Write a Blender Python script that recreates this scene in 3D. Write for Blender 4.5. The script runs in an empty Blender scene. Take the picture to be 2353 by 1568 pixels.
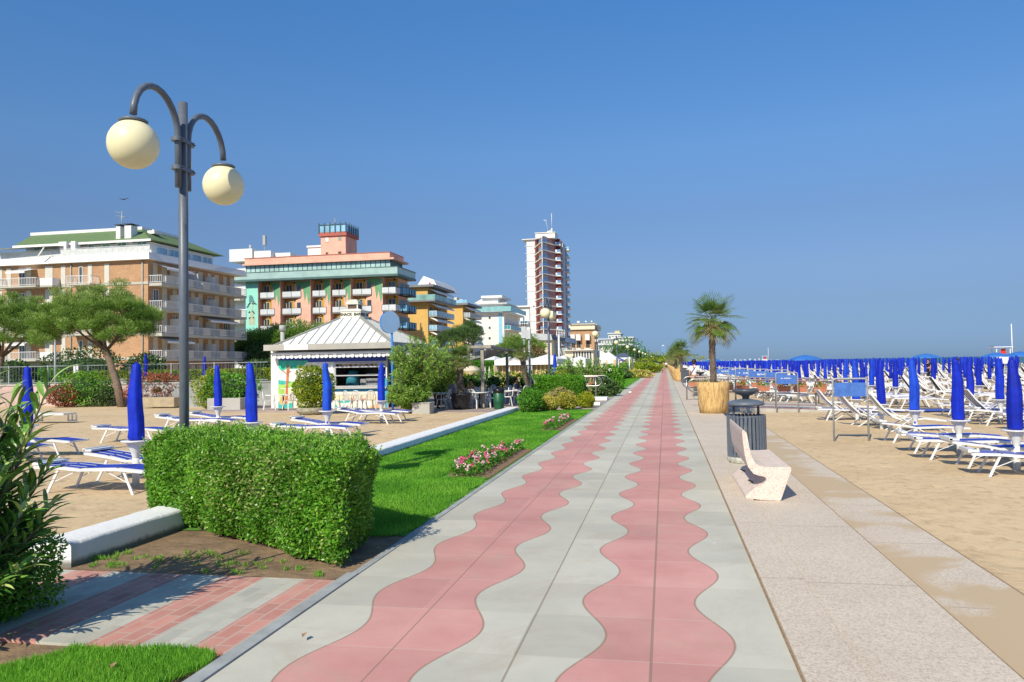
import bpy, math, random
import numpy as np
from mathutils import Vector, Matrix
random.seed(7); RNG = np.random.default_rng(11)
SC = bpy.context.scene; COL = SC.collection
pi = math.pi; R = math.radians; U = random.uniform

# ------------------------------------------------------------------ camera geometry
F = 1800.; EYE = 1.65
PITCH, ROLL = R(1.7218), R(1.0)
def _rz(a, v): c, s = math.cos(a), math.sin(a); return (c*v[0]-s*v[1], s*v[0]+c*v[1], v[2])
def _rx(a, v): c, s = math.cos(a), math.sin(a); return (v[0], c*v[1]-s*v[2], s*v[1]+c*v[2])
YAW = R(10.9867)
def ray(u, v): return _rz(YAW, _rx(pi/2+PITCH, _rz(-ROLL, (u-1176.5, 784-v, -F))))
def G(u, v, z=0.):
    d = ray(u, v); t = (z-EYE)/d[2]; return d[0]*t, d[1]*t
def aY(u, v, Y):            # point of a wall facing the viewer at depth Y -> (x, z)
    d = ray(u, v); t = Y/d[1]; return d[0]*t, EYE+d[2]*t
def aX(u, v, X):            # point of a wall parallel to the promenade -> (y, z)
    d = ray(u, v); t = X/d[0]; return d[1]*t, EYE+d[2]*t
def zoom(ox, oy, s):
    N = 3840/2353
    return lambda x, y: ((ox+x/s)/N, (oy+y/s)/N)

# ------------------------------------------------------------------ mesh helpers
class MB:
    def __init__(s): s.v = []; s.f = []; s.m = []; s.s = []
    def add(s, vs, fs, m=0, sm=False):
        o = len(s.v); s.v += [tuple(p) for p in vs]
        for f in fs: s.f.append(tuple(i+o for i in f)); s.m.append(m); s.s.append(sm)
        return s
    def box(s, x0, x1, y0, y1, z0, z1, m=0):
        return s.add([(x0,y0,z0),(x1,y0,z0),(x1,y1,z0),(x0,y1,z0),(x0,y0,z1),(x1,y0,z1),(x1,y1,z1),(x0,y1,z1)],
              [(0,3,2,1),(4,5,6,7),(0,1,5,4),(1,2,6,5),(2,3,7,6),(3,0,4,7)], m)
    def bar(s, p, q, w, h, m=0, up=(0,0,1)):
        p, q = Vector(p), Vector(q); d = (q-p).normalized(); u = Vector(up)
        sx = d.cross(u)
        if sx.length < 1e-4: sx = Vector((1,0,0))
        sx = sx.normalized(); uy = sx.cross(d).normalized()
        a, b = sx*w/2, uy*h/2
        vs = [p-a-b, p+a-b, p+a+b, p-a+b, q-a-b, q+a-b, q+a+b, q-a+b]
        return s.add(vs, [(0,1,2,3),(7,6,5,4),(0,4,5,1),(1,5,6,2),(2,6,7,3),(3,7,4,0)], m)
    def tube(s, pts, r, n=8, m=0, caps=True, closed=False):
        pts = [Vector(p) for p in pts]; k = len(pts)
        rs = r if isinstance(r, (list, tuple)) else [r]*k
        vs = []; ref = None
        for i, p in enumerate(pts):
            if closed: d = pts[(i+1) % k]-pts[i-1]
            else: d = pts[min(i+1, k-1)]-pts[max(i-1, 0)]
            d = d.normalized()
            if ref is None:
                ref = Vector((0,0,1)) if abs(d.z) < .9 else Vector((1,0,0))
            a = ref-d*ref.dot(d)
            if a.length < 1e-4: a = d.orthogonal()
            a = a.normalized(); b = d.cross(a); ref = a
            for j in range(n):
                t = 2*pi*j/n; vs.append(p+(a*math.cos(t)+b*math.sin(t))*rs[i])
        fs = []
        for i in range(k if closed else k-1):
            for j in range(n):
                i2 = (i+1) % k
                fs.append((i*n+j, i*n+(j+1) % n, i2*n+(j+1) % n, i2*n+j))
        s.add(vs, fs, m, True)
        if caps and not closed:
            o = len(s.v)-len(vs)
            s.f.append(tuple(o+j for j in reversed(range(n)))); s.m.append(m); s.s.append(False)
            s.f.append(tuple(o+(k-1)*n+j for j in range(n))); s.m.append(m); s.s.append(False)
        return s
    def lathe(s, prof, c=(0,0,0), n=20, m=0, sm=True, jitter=None):
        vs = []; k = len(prof)
        for (r, z) in prof:
            for j in range(n):
                t = 2*pi*j/n; rr = r*(jitter(t, z) if jitter else 1)
                vs.append((c[0]+rr*math.cos(t), c[1]+rr*math.sin(t), c[2]+z))
        fs = [(i*n+j, i*n+(j+1) % n, (i+1)*n+(j+1) % n, (i+1)*n+j) for i in range(k-1) for j in range(n)]
        s.add(vs, fs, m, sm)
        o = len(s.v)-len(vs)
        if prof[0][0] > 1e-3: s.f.append(tuple(o+j for j in reversed(range(n)))); s.m.append(m); s.s.append(False)
        if prof[-1][0] > 1e-3: s.f.append(tuple(o+(k-1)*n+j for j in range(n))); s.m.append(m); s.s.append(False)
        return s
    def poly(s, pts, m=0): return s.add(pts, [tuple(range(len(pts)))], m)
    def prism(s, pts, z0, z1, m=0):     # ccw outline in xy
        n = len(pts)
        return s.add([(x,y,z0) for x,y in pts]+[(x,y,z1) for x,y in pts],
            [tuple(reversed(range(n))), tuple(range(n, 2*n))]+[(i,(i+1) % n,(i+1) % n+n,i+n) for i in range(n)], m)
    def mesh(s, name, mats):
        me = bpy.data.meshes.new(name)
        me.from_pydata(s.v, [], s.f)
        for mt in (mats if isinstance(mats, (list, tuple)) else [mats]): me.materials.append(mt)
        me.polygons.foreach_set('material_index', s.m); me.polygons.foreach_set('use_smooth', s.s)
        me.update(); return me
    def build(s, name, mats, parent=None, loc=None, bevel=0, recalc=True):
        me = s.mesh(name, mats)
        o = bpy.data.objects.new(name, me); COL.objects.link(o)
        if parent is not None: o.parent = parent
        if loc is not None: o.location = loc
        if bevel:
            b = o.modifiers.new('Bevel', 'BEVEL'); b.width = bevel; b.segments = 2; b.limit_method = 'ANGLE'; b.angle_limit = R(40)
        return o

def tag(o, label=None, cat=None, group=None, kind=None):
    if label: o['label'] = label
    if cat: o['category'] = cat
    if group: o['group'] = group
    if kind: o['kind'] = kind
    return o
def empty(name, label=None, cat=None, loc=(0,0,0), rz=0, group=None):
    o = bpy.data.objects.new(name, None); COL.objects.link(o)
    o.location = loc; o.rotation_euler = (0,0,rz); o.empty_display_size = .2
    return tag(o, label, cat, group)
def kids(o): return [c for c in COL.objects if c.parent == o]
_tree = {}
def snapshot(o):
    k = kids(o); _tree[o.name] = [(c, [g for g in kids(c)]) for c in k]
def dup(o, loc, rz=0, label=None, group=None, sc=None):
    r = o.copy(); COL.objects.link(r); r.location = loc; r.rotation_euler = (0,0,rz)
    if sc: r.scale = (sc, sc, sc)
    if label: r['label'] = label
    if group: r['group'] = group
    for c, gs in _tree.get(o.name, []):
        d = c.copy(); COL.objects.link(d); d.parent = r
        for g in gs:
            e = g.copy(); COL.objects.link(e); e.parent = d
    return r
def struct(name, mb, m, **k):
    o = mb.build(name, m, **k); o['kind'] = 'structure'; return o

# ------------------------------------------------------------------ materials
def nodes(name):
    m = bpy.data.materials.new(name); m.use_nodes = True
    nt = m.node_tree; b = nt.nodes['Principled BSDF']; return m, nt, b
def N(nt, t, **k):
    n = nt.nodes.new(t)
    for a, v in k.items(): setattr(n, a, v)
    return n
def mix(nt, fac, a, b, mode='MIX'):
    n = N(nt, 'ShaderNodeMix', data_type='RGBA', blend_type=mode)
    for i, v in ((0, fac), (6, a), (7, b)):
        if isinstance(v, (float, int)): n.inputs[i].default_value = v
        elif isinstance(v, tuple): n.inputs[i].default_value = (*v[:3], 1)
        else: nt.links.new(v, n.inputs[i])
    return n.outputs[2]
def math_(nt, op, a, b=0., c=None):
    n = N(nt, 'ShaderNodeMath', operation=op)
    for i, v in enumerate((a, b, c)):
        if v is None: continue
        if isinstance(v, (float, int)): n.inputs[i].default_value = v
        else: nt.links.new(v, n.inputs[i])
    return n.outputs[0]
def coord(nt, kind='Object'):
    return N(nt, 'ShaderNodeTexCoord').outputs[kind]
def geo(nt): return N(nt, 'ShaderNodeNewGeometry').outputs['Position']
def sep(nt, v):
    n = N(nt, 'ShaderNodeSeparateXYZ'); nt.links.new(v, n.inputs[0]); return n.outputs
def noise(nt, v, sc, det=4, rough=.6, dist=0.):
    n = N(nt, 'ShaderNodeTexNoise'); n.inputs['Scale'].default_value = sc; n.inputs['Detail'].default_value = det
    n.inputs['Roughness'].default_value = rough; n.inputs['Distortion'].default_value = dist
    if v is not None: nt.links.new(v, n.inputs['Vector'])
    return n.outputs['Fac']
def ramp(nt, f, stops):
    n = N(nt, 'ShaderNodeValToRGB'); e = n.color_ramp.elements
    while len(e) < len(stops): e.new(.5)
    for i, (p, c) in enumerate(stops):
        e[i].position = p; e[i].color = (*c[:3], 1) if isinstance(c, tuple) else (c, c, c, 1)
    nt.links.new(f, n.inputs[0]); return n.outputs[0]
def bump(nt, b, h, st=.3, d=.01):
    n = N(nt, 'ShaderNodeBump'); n.inputs['Strength'].default_value = st; n.inputs['Distance'].default_value = d
    nt.links.new(h, n.inputs['Height']); nt.links.new(n.outputs[0], b.inputs['Normal'])
_mc = {}
def mat(name, c, rough=.6, var=.12, sc=3., metal=0., bmp=0., bsc=40., bd=.005, spec=.5, alpha=1., world=True):
    if name in _mc: return _mc[name]
    m, nt, b = nodes(name)
    v = geo(nt) if world else coord(nt)
    f = noise(nt, v, sc, 5)
    lo = tuple(max(0, x*(1-var)) for x in c); hi = tuple(min(1, x*(1+var)) for x in c)
    nt.links.new(ramp(nt, f, [(.3, lo), (.7, hi)]), b.inputs['Base Color'])
    b.inputs['Roughness'].default_value = rough; b.inputs['Metallic'].default_value = metal
    b.inputs['Specular IOR Level'].default_value = spec
    if alpha < 1: b.inputs['Alpha'].default_value = alpha
    if bmp: bump(nt, b, noise(nt, v, bsc, 6), bmp, bd)
    _mc[name] = m; return m
def leafmat(name, dark, mid, light, trans=.35, rough=.5, sc=1.2, rnd=True):
    if name in _mc: return _mc[name]
    m, nt, b = nodes(name)
    a = N(nt, 'ShaderNodeAttribute', attribute_name='var')
    col = ramp(nt, a.outputs['Fac'], [(0, dark), (.5, mid), (1, light)])
    big = noise(nt, geo(nt), sc, 3)
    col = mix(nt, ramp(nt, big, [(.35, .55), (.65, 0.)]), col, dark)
    nt.links.new(col, b.inputs['Base Color']); b.inputs['Roughness'].default_value = rough
    b.inputs['Specular IOR Level'].default_value = .35
    t = N(nt, 'ShaderNodeBsdfTranslucent'); nt.links.new(mix(nt, .5, col, light), t.inputs[0])
    ms = N(nt, 'ShaderNodeMixShader'); ms.inputs[0].default_value = trans
    nt.links.new(b.outputs[0], ms.inputs[1]); nt.links.new(t.outputs[0], ms.inputs[2])
    nt.links.new(ms.outputs[0], nt.nodes['Material Output'].inputs[0])
    _mc[name] = m; return m
def glass(name, c, rough=.08, var=.3, sc=.35):
    if name in _mc: return _mc[name]
    m, nt, b = nodes(name)
    f = noise(nt, geo(nt), sc, 2)
    nt.links.new(ramp(nt, f, [(.35, tuple(x*(1-var) for x in c)), (.65, tuple(x*(1+var) for x in c))]), b.inputs['Base Color'])
    b.inputs['Roughness'].default_value = rough; b.inputs['Specular IOR Level'].default_value = .8
    _mc[name] = m; return m

WHITE = mat('white_paint', (.78,.78,.76), .55, .05, 2., bmp=.1)
WHITEM = mat('white_enamel', (.74,.75,.76), .35, .06, 8., world=False)
PLASTIC = mat('white_plastic', (.75,.75,.74), .3, .04, 6., world=False)
STEEL = mat('brushed_steel', (.42,.40,.38), .32, .12, 20., metal=.9)
GALV = mat('galvanised_steel', (.36,.40,.43), .5, .15, 25., metal=.25)
SLATE = mat('slate_metal_paint', (.115,.14,.18), .42, .12, 12., bmp=.05)
SLATED = mat('dark_slate_paint', (.065,.08,.105), .4, .12, 12.)
BLUEC = mat('blue_canvas', (.008,.028,.50), .55, .25, 5., spec=.2, bmp=.35, bsc=9., bd=.03)
_nt = BLUEC.node_tree; _oi = N(_nt, 'ShaderNodeObjectInfo'); _bs = _nt.nodes['Principled BSDF']; _src = _bs.inputs['Base Color'].links[0].from_socket
_nt.links.new(mix(_nt, 1., _src, ramp(_nt, _oi.outputs['Random'], [(0, (.75,.7,.72)), (.55, (1.,1.,.95)), (.85, (1.3,1.5,1.05)), (1, (1.8,2.9,1.15))]), 'MULTIPLY'), _bs.inputs['Base Color'])
BLUEF = mat('blue_fabric', (.02,.05,.42), .7, .15, 14.)
DARK = mat('dark_interior', (.012,.013,.016), .5)
TERRA = mat('terracotta', (.50,.19,.11), .8, .15, 14.)
CREAMG = mat('cream_globe', (.86,.80,.52), .35, .02, 2., spec=.4)
TEAL = glass('teal_glass', (.22,.42,.40), .25); BGLASS = glass('blue_glass', (.24,.46,.62), .25); DGLASS = glass('dark_glass', (.05,.07,.08), .06)
CLAD = mat('render_white', (.74,.74,.72), .8, .06, .35, bmp=.08)
GREYP = mat('grey_render', (.42,.41,.38), .8, .1, .8)
SHUT = mat('shutter_white', (.60,.59,.54), .7, .05, 2.)
SKIN = mat('skin', (.50,.27,.17), .55, .08, 6.); HAIR = mat('dark_hair', (.03,.017,.012), .5)

# ------------------------------------------------------------------ leaves
class LM:
    """many small leaf faces in one mesh, each with a random 'var' value"""
    def __init__(s): s.P = []; s.V = []; s.mi = []
    def leaves(s, P, D, Nn, L, W, var, m=0, fold=.15):
        n = len(P)
        if n == 0: return
        D = D/np.maximum(np.linalg.norm(D, axis=1, keepdims=True), 1e-6)
        S = np.cross(D, Nn); S /= np.maximum(np.linalg.norm(S, axis=1, keepdims=True), 1e-6)
        Z = np.cross(S, D)
        L = np.broadcast_to(np.asarray(L, float), (n,))[:, None]; W = np.broadcast_to(np.asarray(W, float), (n,))[:, None]
        q = np.stack([P, P+D*L*.45+S*W*.5+Z*W*fold, P+D*L, P+D*L*.45-S*W*.5+Z*W*fold], axis=1)
        s.P.append(q); s.V.append(np.broadcast_to(np.asarray(var, float), (n,)).copy()); s.mi.append(np.full(n, m))
    def build(s, name, mats, parent=None, loc=None):
        q = np.concatenate(s.P); v = np.concatenate(s.V); mi = np.concatenate(s.mi); n = len(q)
        me = bpy.data.meshes.new(name)
        me.vertices.add(n*4); me.vertices.foreach_set('co', q.reshape(-1).astype(np.float32))
        me.loops.add(n*4); me.loops.foreach_set('vertex_index', np.arange(n*4, dtype=np.int32))
        me.polygons.add(n); me.polygons.foreach_set('loop_start', np.arange(0, n*4, 4, dtype=np.int32))
        me.polygons.foreach_set('material_index', mi.astype(np.int32))
        a = me.attributes.new('var', 'FLOAT', 'FACE'); a.data.foreach_set('value', v.astype(np.float32))
        for mt in (mats if isinstance(mats, (list, tuple)) else [mats]): me.materials.append(mt)
        me.update(calc_edges=True); me.validate()
        o = bpy.data.objects.new(name, me); COL.objects.link(o)
        if parent is not None: o.parent = parent
        if loc is not None: o.location = loc
        return o
def rdir(n): d = RNG.normal(size=(n, 3)); return d/np.linalg.norm(d, axis=1, keepdims=True)
def cloud(lm, P, Nrm, L, W, spread=.8, m=0, vmean=.5, vsd=.22, up=.0):
    """leaves at P pointing roughly along Nrm"""
    n = len(P); D = Nrm*(1-spread*.5)+rdir(n)*spread+np.array([0,0,up])
    Nn = Nrm+rdir(n)*.9
    lm.leaves(P, D, Nn, L*RNG.uniform(.7, 1.25, n), W*RNG.uniform(.7, 1.2, n), np.clip(RNG.normal(vmean, vsd, n), 0, 1), m)
def blob_pts(c, r, n, lo=.75, bump=.12, k=3.1, flat=-1.):
    d = rdir(n); d = d[d[:, 2] > flat]; n = len(d)
    ph = RNG.uniform(0, 6.28, 6)
    w = 1+bump*(np.sin(k*d[:,0]*2+ph[0])*np.sin(k*d[:,1]*2+ph[1])+.7*np.sin(k*2.3*d[:,2]+ph[2]+2*d[:,0]))+.06*np.sin(9*d[:,0]+ph[3])*np.sin(8*d[:,1]+ph[4])
    rr = (lo+(1-lo)*RNG.uniform(0, 1, n)**.4)*w
    r = np.array(r, float)
    return np.array(c)+d*r*rr[:, None], d/r/np.linalg.norm(d/r, axis=1, keepdims=True)
def bush(name, label, cat, c, r, n, L, W, m, core=None, group=None, vmean=.5, base=0., lo=.72, stems=True, spread=.8, par=None, bump_=.12):
    """leafy bush: foliage + inner core/stems; c is the centre, base the ground height"""
    root = par or empty(name, label, cat, (c[0], c[1], base), group=group)
    cc = (0, 0, c[2]-base) if par is None else c
    lm = LM(); P, Nn = blob_pts(cc, r, n, lo, bump=bump_)
    zmin = 0. if par is None else base
    k = P[:, 2] > zmin+.02; P, Nn = P[k], Nn[k]
    cloud(lm, P, Nn, L, W, spread, vmean=vmean)
    lm.build('foliage', m, root)
    b = MB()
    for i in range(5):
        a = U(0, 6.28); q = U(.2, .6)
        b.tube([(cc[0]+.1*r[0]*math.cos(a), cc[1]+.1*r[1]*math.sin(a), zmin), (cc[0]+q*.5*r[0]*math.cos(a), cc[1]+q*.5*r[1]*math.sin(a), cc[2]), (cc[0]+q*r[0]*math.cos(a), cc[1]+q*r[1]*math.sin(a), cc[2]+.5*r[2])], [.02*r[0]+.01, .015*r[0]+.006, .005], 5, 0)
    jit = lambda t, z: 1+.1*math.sin(3*t+z*5)
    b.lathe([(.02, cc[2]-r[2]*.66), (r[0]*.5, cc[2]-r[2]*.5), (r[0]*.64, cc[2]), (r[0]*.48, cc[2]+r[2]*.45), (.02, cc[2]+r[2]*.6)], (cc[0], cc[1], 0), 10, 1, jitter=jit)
    if r[1]/r[0] > 1.15 or r[1]/r[0] < .87:
        o = len(b.v)-50
        for i in range(o, len(b.v)):
            x, y, z = b.v[i]; b.v[i] = (x, cc[1]+(y-cc[1])*r[1]/r[0], z)
    b.build('stems', [BARK, DARKLEAF], root)
    return root
BARK = mat('bark', (.16,.115,.08), .9, .35, 9., bmp=.8, bsc=14., bd=.03)
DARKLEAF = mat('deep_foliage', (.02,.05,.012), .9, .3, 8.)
L_HEDGE = leafmat('privet_leaf', (.04,.13,.012), (.15,.43,.03), (.38,.66,.09), .3, .35, 2.2)
L_HEDGE2 = leafmat('hedge_leaf', (.04,.14,.012), (.11,.37,.02), (.26,.54,.05), .3, .45, 1.5)
L_OLE = leafmat('oleander_leaf', (.10,.24,.03), (.25,.46,.06), (.48,.64,.17), .25, .35, 1.)
L_YEL = leafmat('variegated_leaf', (.18,.22,.02), (.55,.50,.06), (.80,.72,.22), .3, .5, 3.)
L_YG = leafmat('lime_leaf', (.09,.17,.01), (.27,.38,.02), (.52,.54,.04), .3, .5, 2.)
L_RED = leafmat('photinia_leaf', (.12,.07,.02), (.44,.10,.06), (.56,.24,.15), .25, .5, 2.)
L_DARK = leafmat('dark_leaf', (.03,.065,.018), (.07,.15,.04), (.14,.25,.07), .2, .6, .6)
L_PINE = leafmat('pine_needle', (.06,.15,.018), (.20,.39,.045), (.46,.56,.18), .3, .6, 1.1)
L_PALM = leafmat('palm_leaf', (.08,.18,.03), (.21,.38,.07), (.42,.34,.18), .4, .4, .8)
L_GRASS = leafmat('grass_blade', (.08,.27,.02), (.18,.50,.035), (.36,.66,.08), .4, .5, 1.6)
PINK = mat('pink_petal', (.72,.12,.26), .6, .35, 60.); REDFL = mat('red_petal', (.65,.04,.03), .6, .2, 40.)
YELFL = mat('yellow_petal', (.8,.5,.02), .6, .1, 40.)
# ------------------------------------------------------------------ camera, sky, sun
cd = bpy.data.cameras.new('camera'); cam = bpy.data.objects.new('camera', cd); COL.objects.link(cam)
cd.sensor_width = 36; cd.lens = F/2353*36; cd.clip_end = 20000; cd.clip_start = .05
cam.matrix_world = Matrix.Translation((0,0,EYE)) @ Matrix.Rotation(YAW, 4, 'Z') @ Matrix.Rotation(pi/2+PITCH, 4, 'X') @ Matrix.Rotation(-ROLL, 4, 'Z')
SC.camera = cam
SUN_EL, SUN_AZ = R(39), R(15)          # light travels towards +Y, a little towards +X
w = bpy.data.worlds.new('World'); SC.world = w; w.use_nodes = True
nt = w.node_tree; bg = nt.nodes['Background']
sky = N(nt, 'ShaderNodeTexSky'); sky.sky_type = 'NISHITA'; sky.sun_disc = False
sky.sun_elevation = SUN_EL; sky.sun_rotation = pi+SUN_AZ; sky.air_density = 1.0; sky.dust_density = .25; sky.ozone_density = 3.0; sky.altitude = 0
hs = N(nt, 'ShaderNodeHueSaturation'); hs.inputs['Saturation'].default_value = 1.12
nt.links.new(sky.outputs[0], hs.inputs['Color'])
# summer haze: the band above the horizon is a flatter grey-blue than clear air
dz = sep(nt, N(nt, 'ShaderNodeTexCoord').outputs['Generated'])[2]
hz = ramp(nt, dz, [(0.0, (.165,.275,.59)), (.028, (.198,.290,.563)), (.045, (.220,.298,.508)), (.07, (.268,.322,.487)), (.115, (.385,.412,.538)), (.18, (.485,.505,.605)), (.26, (.585,.68,.785)), (.42, (.55,.82,1.0)), (.55, (1.0,1.0,1.0))])  # top stop whitens the unseen upper sky to add fill light
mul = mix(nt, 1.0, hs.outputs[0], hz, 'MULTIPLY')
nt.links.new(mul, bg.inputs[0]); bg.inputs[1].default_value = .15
sd = bpy.data.lights.new('sun', 'SUN'); sd.energy = 5.; sd.angle = R(.5); sd.color = (1, .91, .72)
so = bpy.data.objects.new('sun', sd); COL.objects.link(so)
so.rotation_euler = Vector((math.sin(SUN_AZ)*math.cos(SUN_EL), math.cos(SUN_AZ)*math.cos(SUN_EL), -math.sin(SUN_EL))).to_track_quat('-Z', 'Y').to_euler()
SC.view_settings.view_transform = 'Standard'; SC.view_settings.look = 'None'; SC.view_settings.exposure = 0
SC.cycles.max_bounces = 5; SC.cycles.transparent_max_bounces = 8

# ------------------------------------------------------------------ ground
ZR, ZL = -.2, -.03      # sand level on the sea side and on the land side
def sandmat():
    m, nt, b = nodes('beach_sand'); p = geo(nt)
    f1 = noise(nt, p, .35, 6, .6); f2 = noise(nt, p, 5., 8, .75, .6)
    c = ramp(nt, f1, [(.3, (.59,.44,.265)), (.55, (.70,.54,.34)), (.75, (.64,.48,.295))])
    c = mix(nt, ramp(nt, f2, [(.28, .75), (.5, 0.), (1, .0)]), c, (.30,.20,.115)); c = mix(nt, ramp(nt, noise(nt, p, 90., 4, .8), [(.35, .35), (.55, 0.)]), c, (.32,.22,.13))
    # damp trodden flecks and litter
    f3 = noise(nt, p, 1.7, 8, .8, 1.5); f4 = noise(nt, p, 14., 4, .7)
    k = math_(nt, 'MULTIPLY', ramp(nt, f3, [(.57, 0.), (.64, 1.)]), ramp(nt, f4, [(.55, 0.), (.62, 1.)]))
    c = mix(nt, math_(nt, 'MULTIPLY', k, .7), c, (.2,.12,.07))
    nt.links.new(c, b.inputs['Base Color']); b.inputs['Roughness'].default_value = .95
    b.inputs['Specular IOR Level'].default_value = .15
    h = math_(nt, 'ADD', math_(nt, 'MULTIPLY', noise(nt, p, 2.2, 6, .7, .5), 1.), math_(nt, 'MULTIPLY', f2, .35))
    bump(nt, b, h, .55, .05); return m
SAND = sandmat()
def sheet(name, x0, x1, y0, y1, z, m, step=None, amp=0):
    b = MB()
    b.poly([(x0,y0,z),(x1,y0,z),(x1,y1,z),(x0,y1,z)])
    return struct(name, b, m)
def dune(name, x0, x1, y0, y1, z, st, amp, m):
    nx, ny = int((x1-x0)/st), int((y1-y0)/st)
    X, Y = np.meshgrid(np.linspace(x0, x1, nx+1), np.linspace(y0, y1, ny+1))
    a = RNG.uniform(0, 6.3, 12); Z = np.zeros_like(X)
    for i in range(6):
        k = 1.1*1.7**i*.6; an = a[i]; Z += .4*np.sin(k*(X*math.cos(an)+Y*math.sin(an))+a[i+6]+.8*np.sin(k*.7*Y+a[5-i]))/(1.6**i)
    for _ in range(int((x1-x0)*(y1-y0)*2.2)):                # foot prints
        cx, cy = RNG.uniform(x0, x1), RNG.uniform(y0, y1)
        i0, i1 = max(0, int((cx-.3-x0)/st)), int((cx+.3-x0)/st)+1; j0, j1 = max(0, int((cy-.3-y0)/st)), int((cy+.3-y0)/st)+1
        an = RNG.uniform(0, 3.14); dx, dy = X[j0:j1, i0:i1]-cx, Y[j0:j1, i0:i1]-cy
        e = ((dx*math.cos(an)+dy*math.sin(an))/.14)**2+((dy*math.cos(an)-dx*math.sin(an))/.07)**2
        Z[j0:j1, i0:i1] -= RNG.uniform(.6, 1.9)*np.exp(-e)
    ed = np.minimum.reduce([X-x0, x1-X, Y-y0, y1-Y]); ed = np.clip(ed/.4, 0, 1)
    Z = z+amp*(Z/2)*ed
    v = np.stack([X, Y, Z], -1).reshape(-1, 3); n1 = nx+1
    i = np.arange(nx); j = np.arange(ny)[:, None]; q = (j*n1+i).reshape(-1)
    f = np.stack([q, q+1, q+n1+1, q+n1], 1)
    me = bpy.data.meshes.new(name); me.from_pydata(v.tolist(), [], f.tolist()); me.materials.append(m)
    me.polygons.foreach_set('use_smooth', [True]*len(f)); me.update()
    o = bpy.data.objects.new(name, me); COL.objects.link(o); o['kind'] = 'structure'; return o
SHORE = 72.
land = mat('scrub_ground', (.12,.15,.06), .95, .3, .02)
b = MB(); b.poly([(-6000,-60,-.45),(SHORE+25,-60,-.45),(SHORE+25,500,-.45),(40,900,-.45),(-20,1600,-.45),(-200,6000,-.45),(-6000,6000,-.45)]); struct('ground', b, land)
b = MB(); b.poly([(2.6,-20,ZR-.01),(SHORE-8,-20,ZR-.01),(SHORE+20,-20,-1.2),(SHORE+20,700,-1.2),(SHORE-8,700,ZR-.01),(2.6,700,ZR-.01)]); 
b = MB(); b.add([(2.6,-20,ZR-.05),(SHORE-8,-20,ZR-.05),(SHORE+20,-20,-1.2),(SHORE+20,700,-1.2),(SHORE-8,700,ZR-.05),(2.6,700,ZR-.05)], [(0,1,4,5),(1,2,3,4)]); struct('beach', b, SAND)
dune('beach', 2.62, 11.5, 5, 28.96, ZR+.0, .08, .03, SAND)
b = MB(); b.poly([(-70,2,ZL-.05),(-5.3,2,ZL-.05),(-5.3,420,ZL-.05),(-70,420,ZL-.05)]); struct('sand_court', b, SAND)
dune('sand_court', -16.5, -5.5, 6.2, 27.0, ZL, .08, .032, SAND)

def seamat():
    m, nt, b = nodes('sea_water'); p = geo(nt)
    c = ramp(nt, noise(nt, p, .01, 4), [(.3, (.05,.15,.22)), (.7, (.07,.19,.26))])
    nt.links.new(c, b.inputs['Base Color']); b.inputs['Roughness'].default_value = .9; b.inputs['Specular IOR Level'].default_value = .03
    bump(nt, b, noise(nt, p, .7, 6, .7), .6, .3); return m
b = MB(); b.poly([(-7000,900,-.6),(SHORE+8,-200,-.6),(15000,-200,-.6),(15000,16000,-.6),(-7000,16000,-.6)]); struct('sea', b, seamat())
b = MB(); b.add([(SHORE-8,-20,-.21),(SHORE+20,-20,-1.1)], []) if False else None

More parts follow.
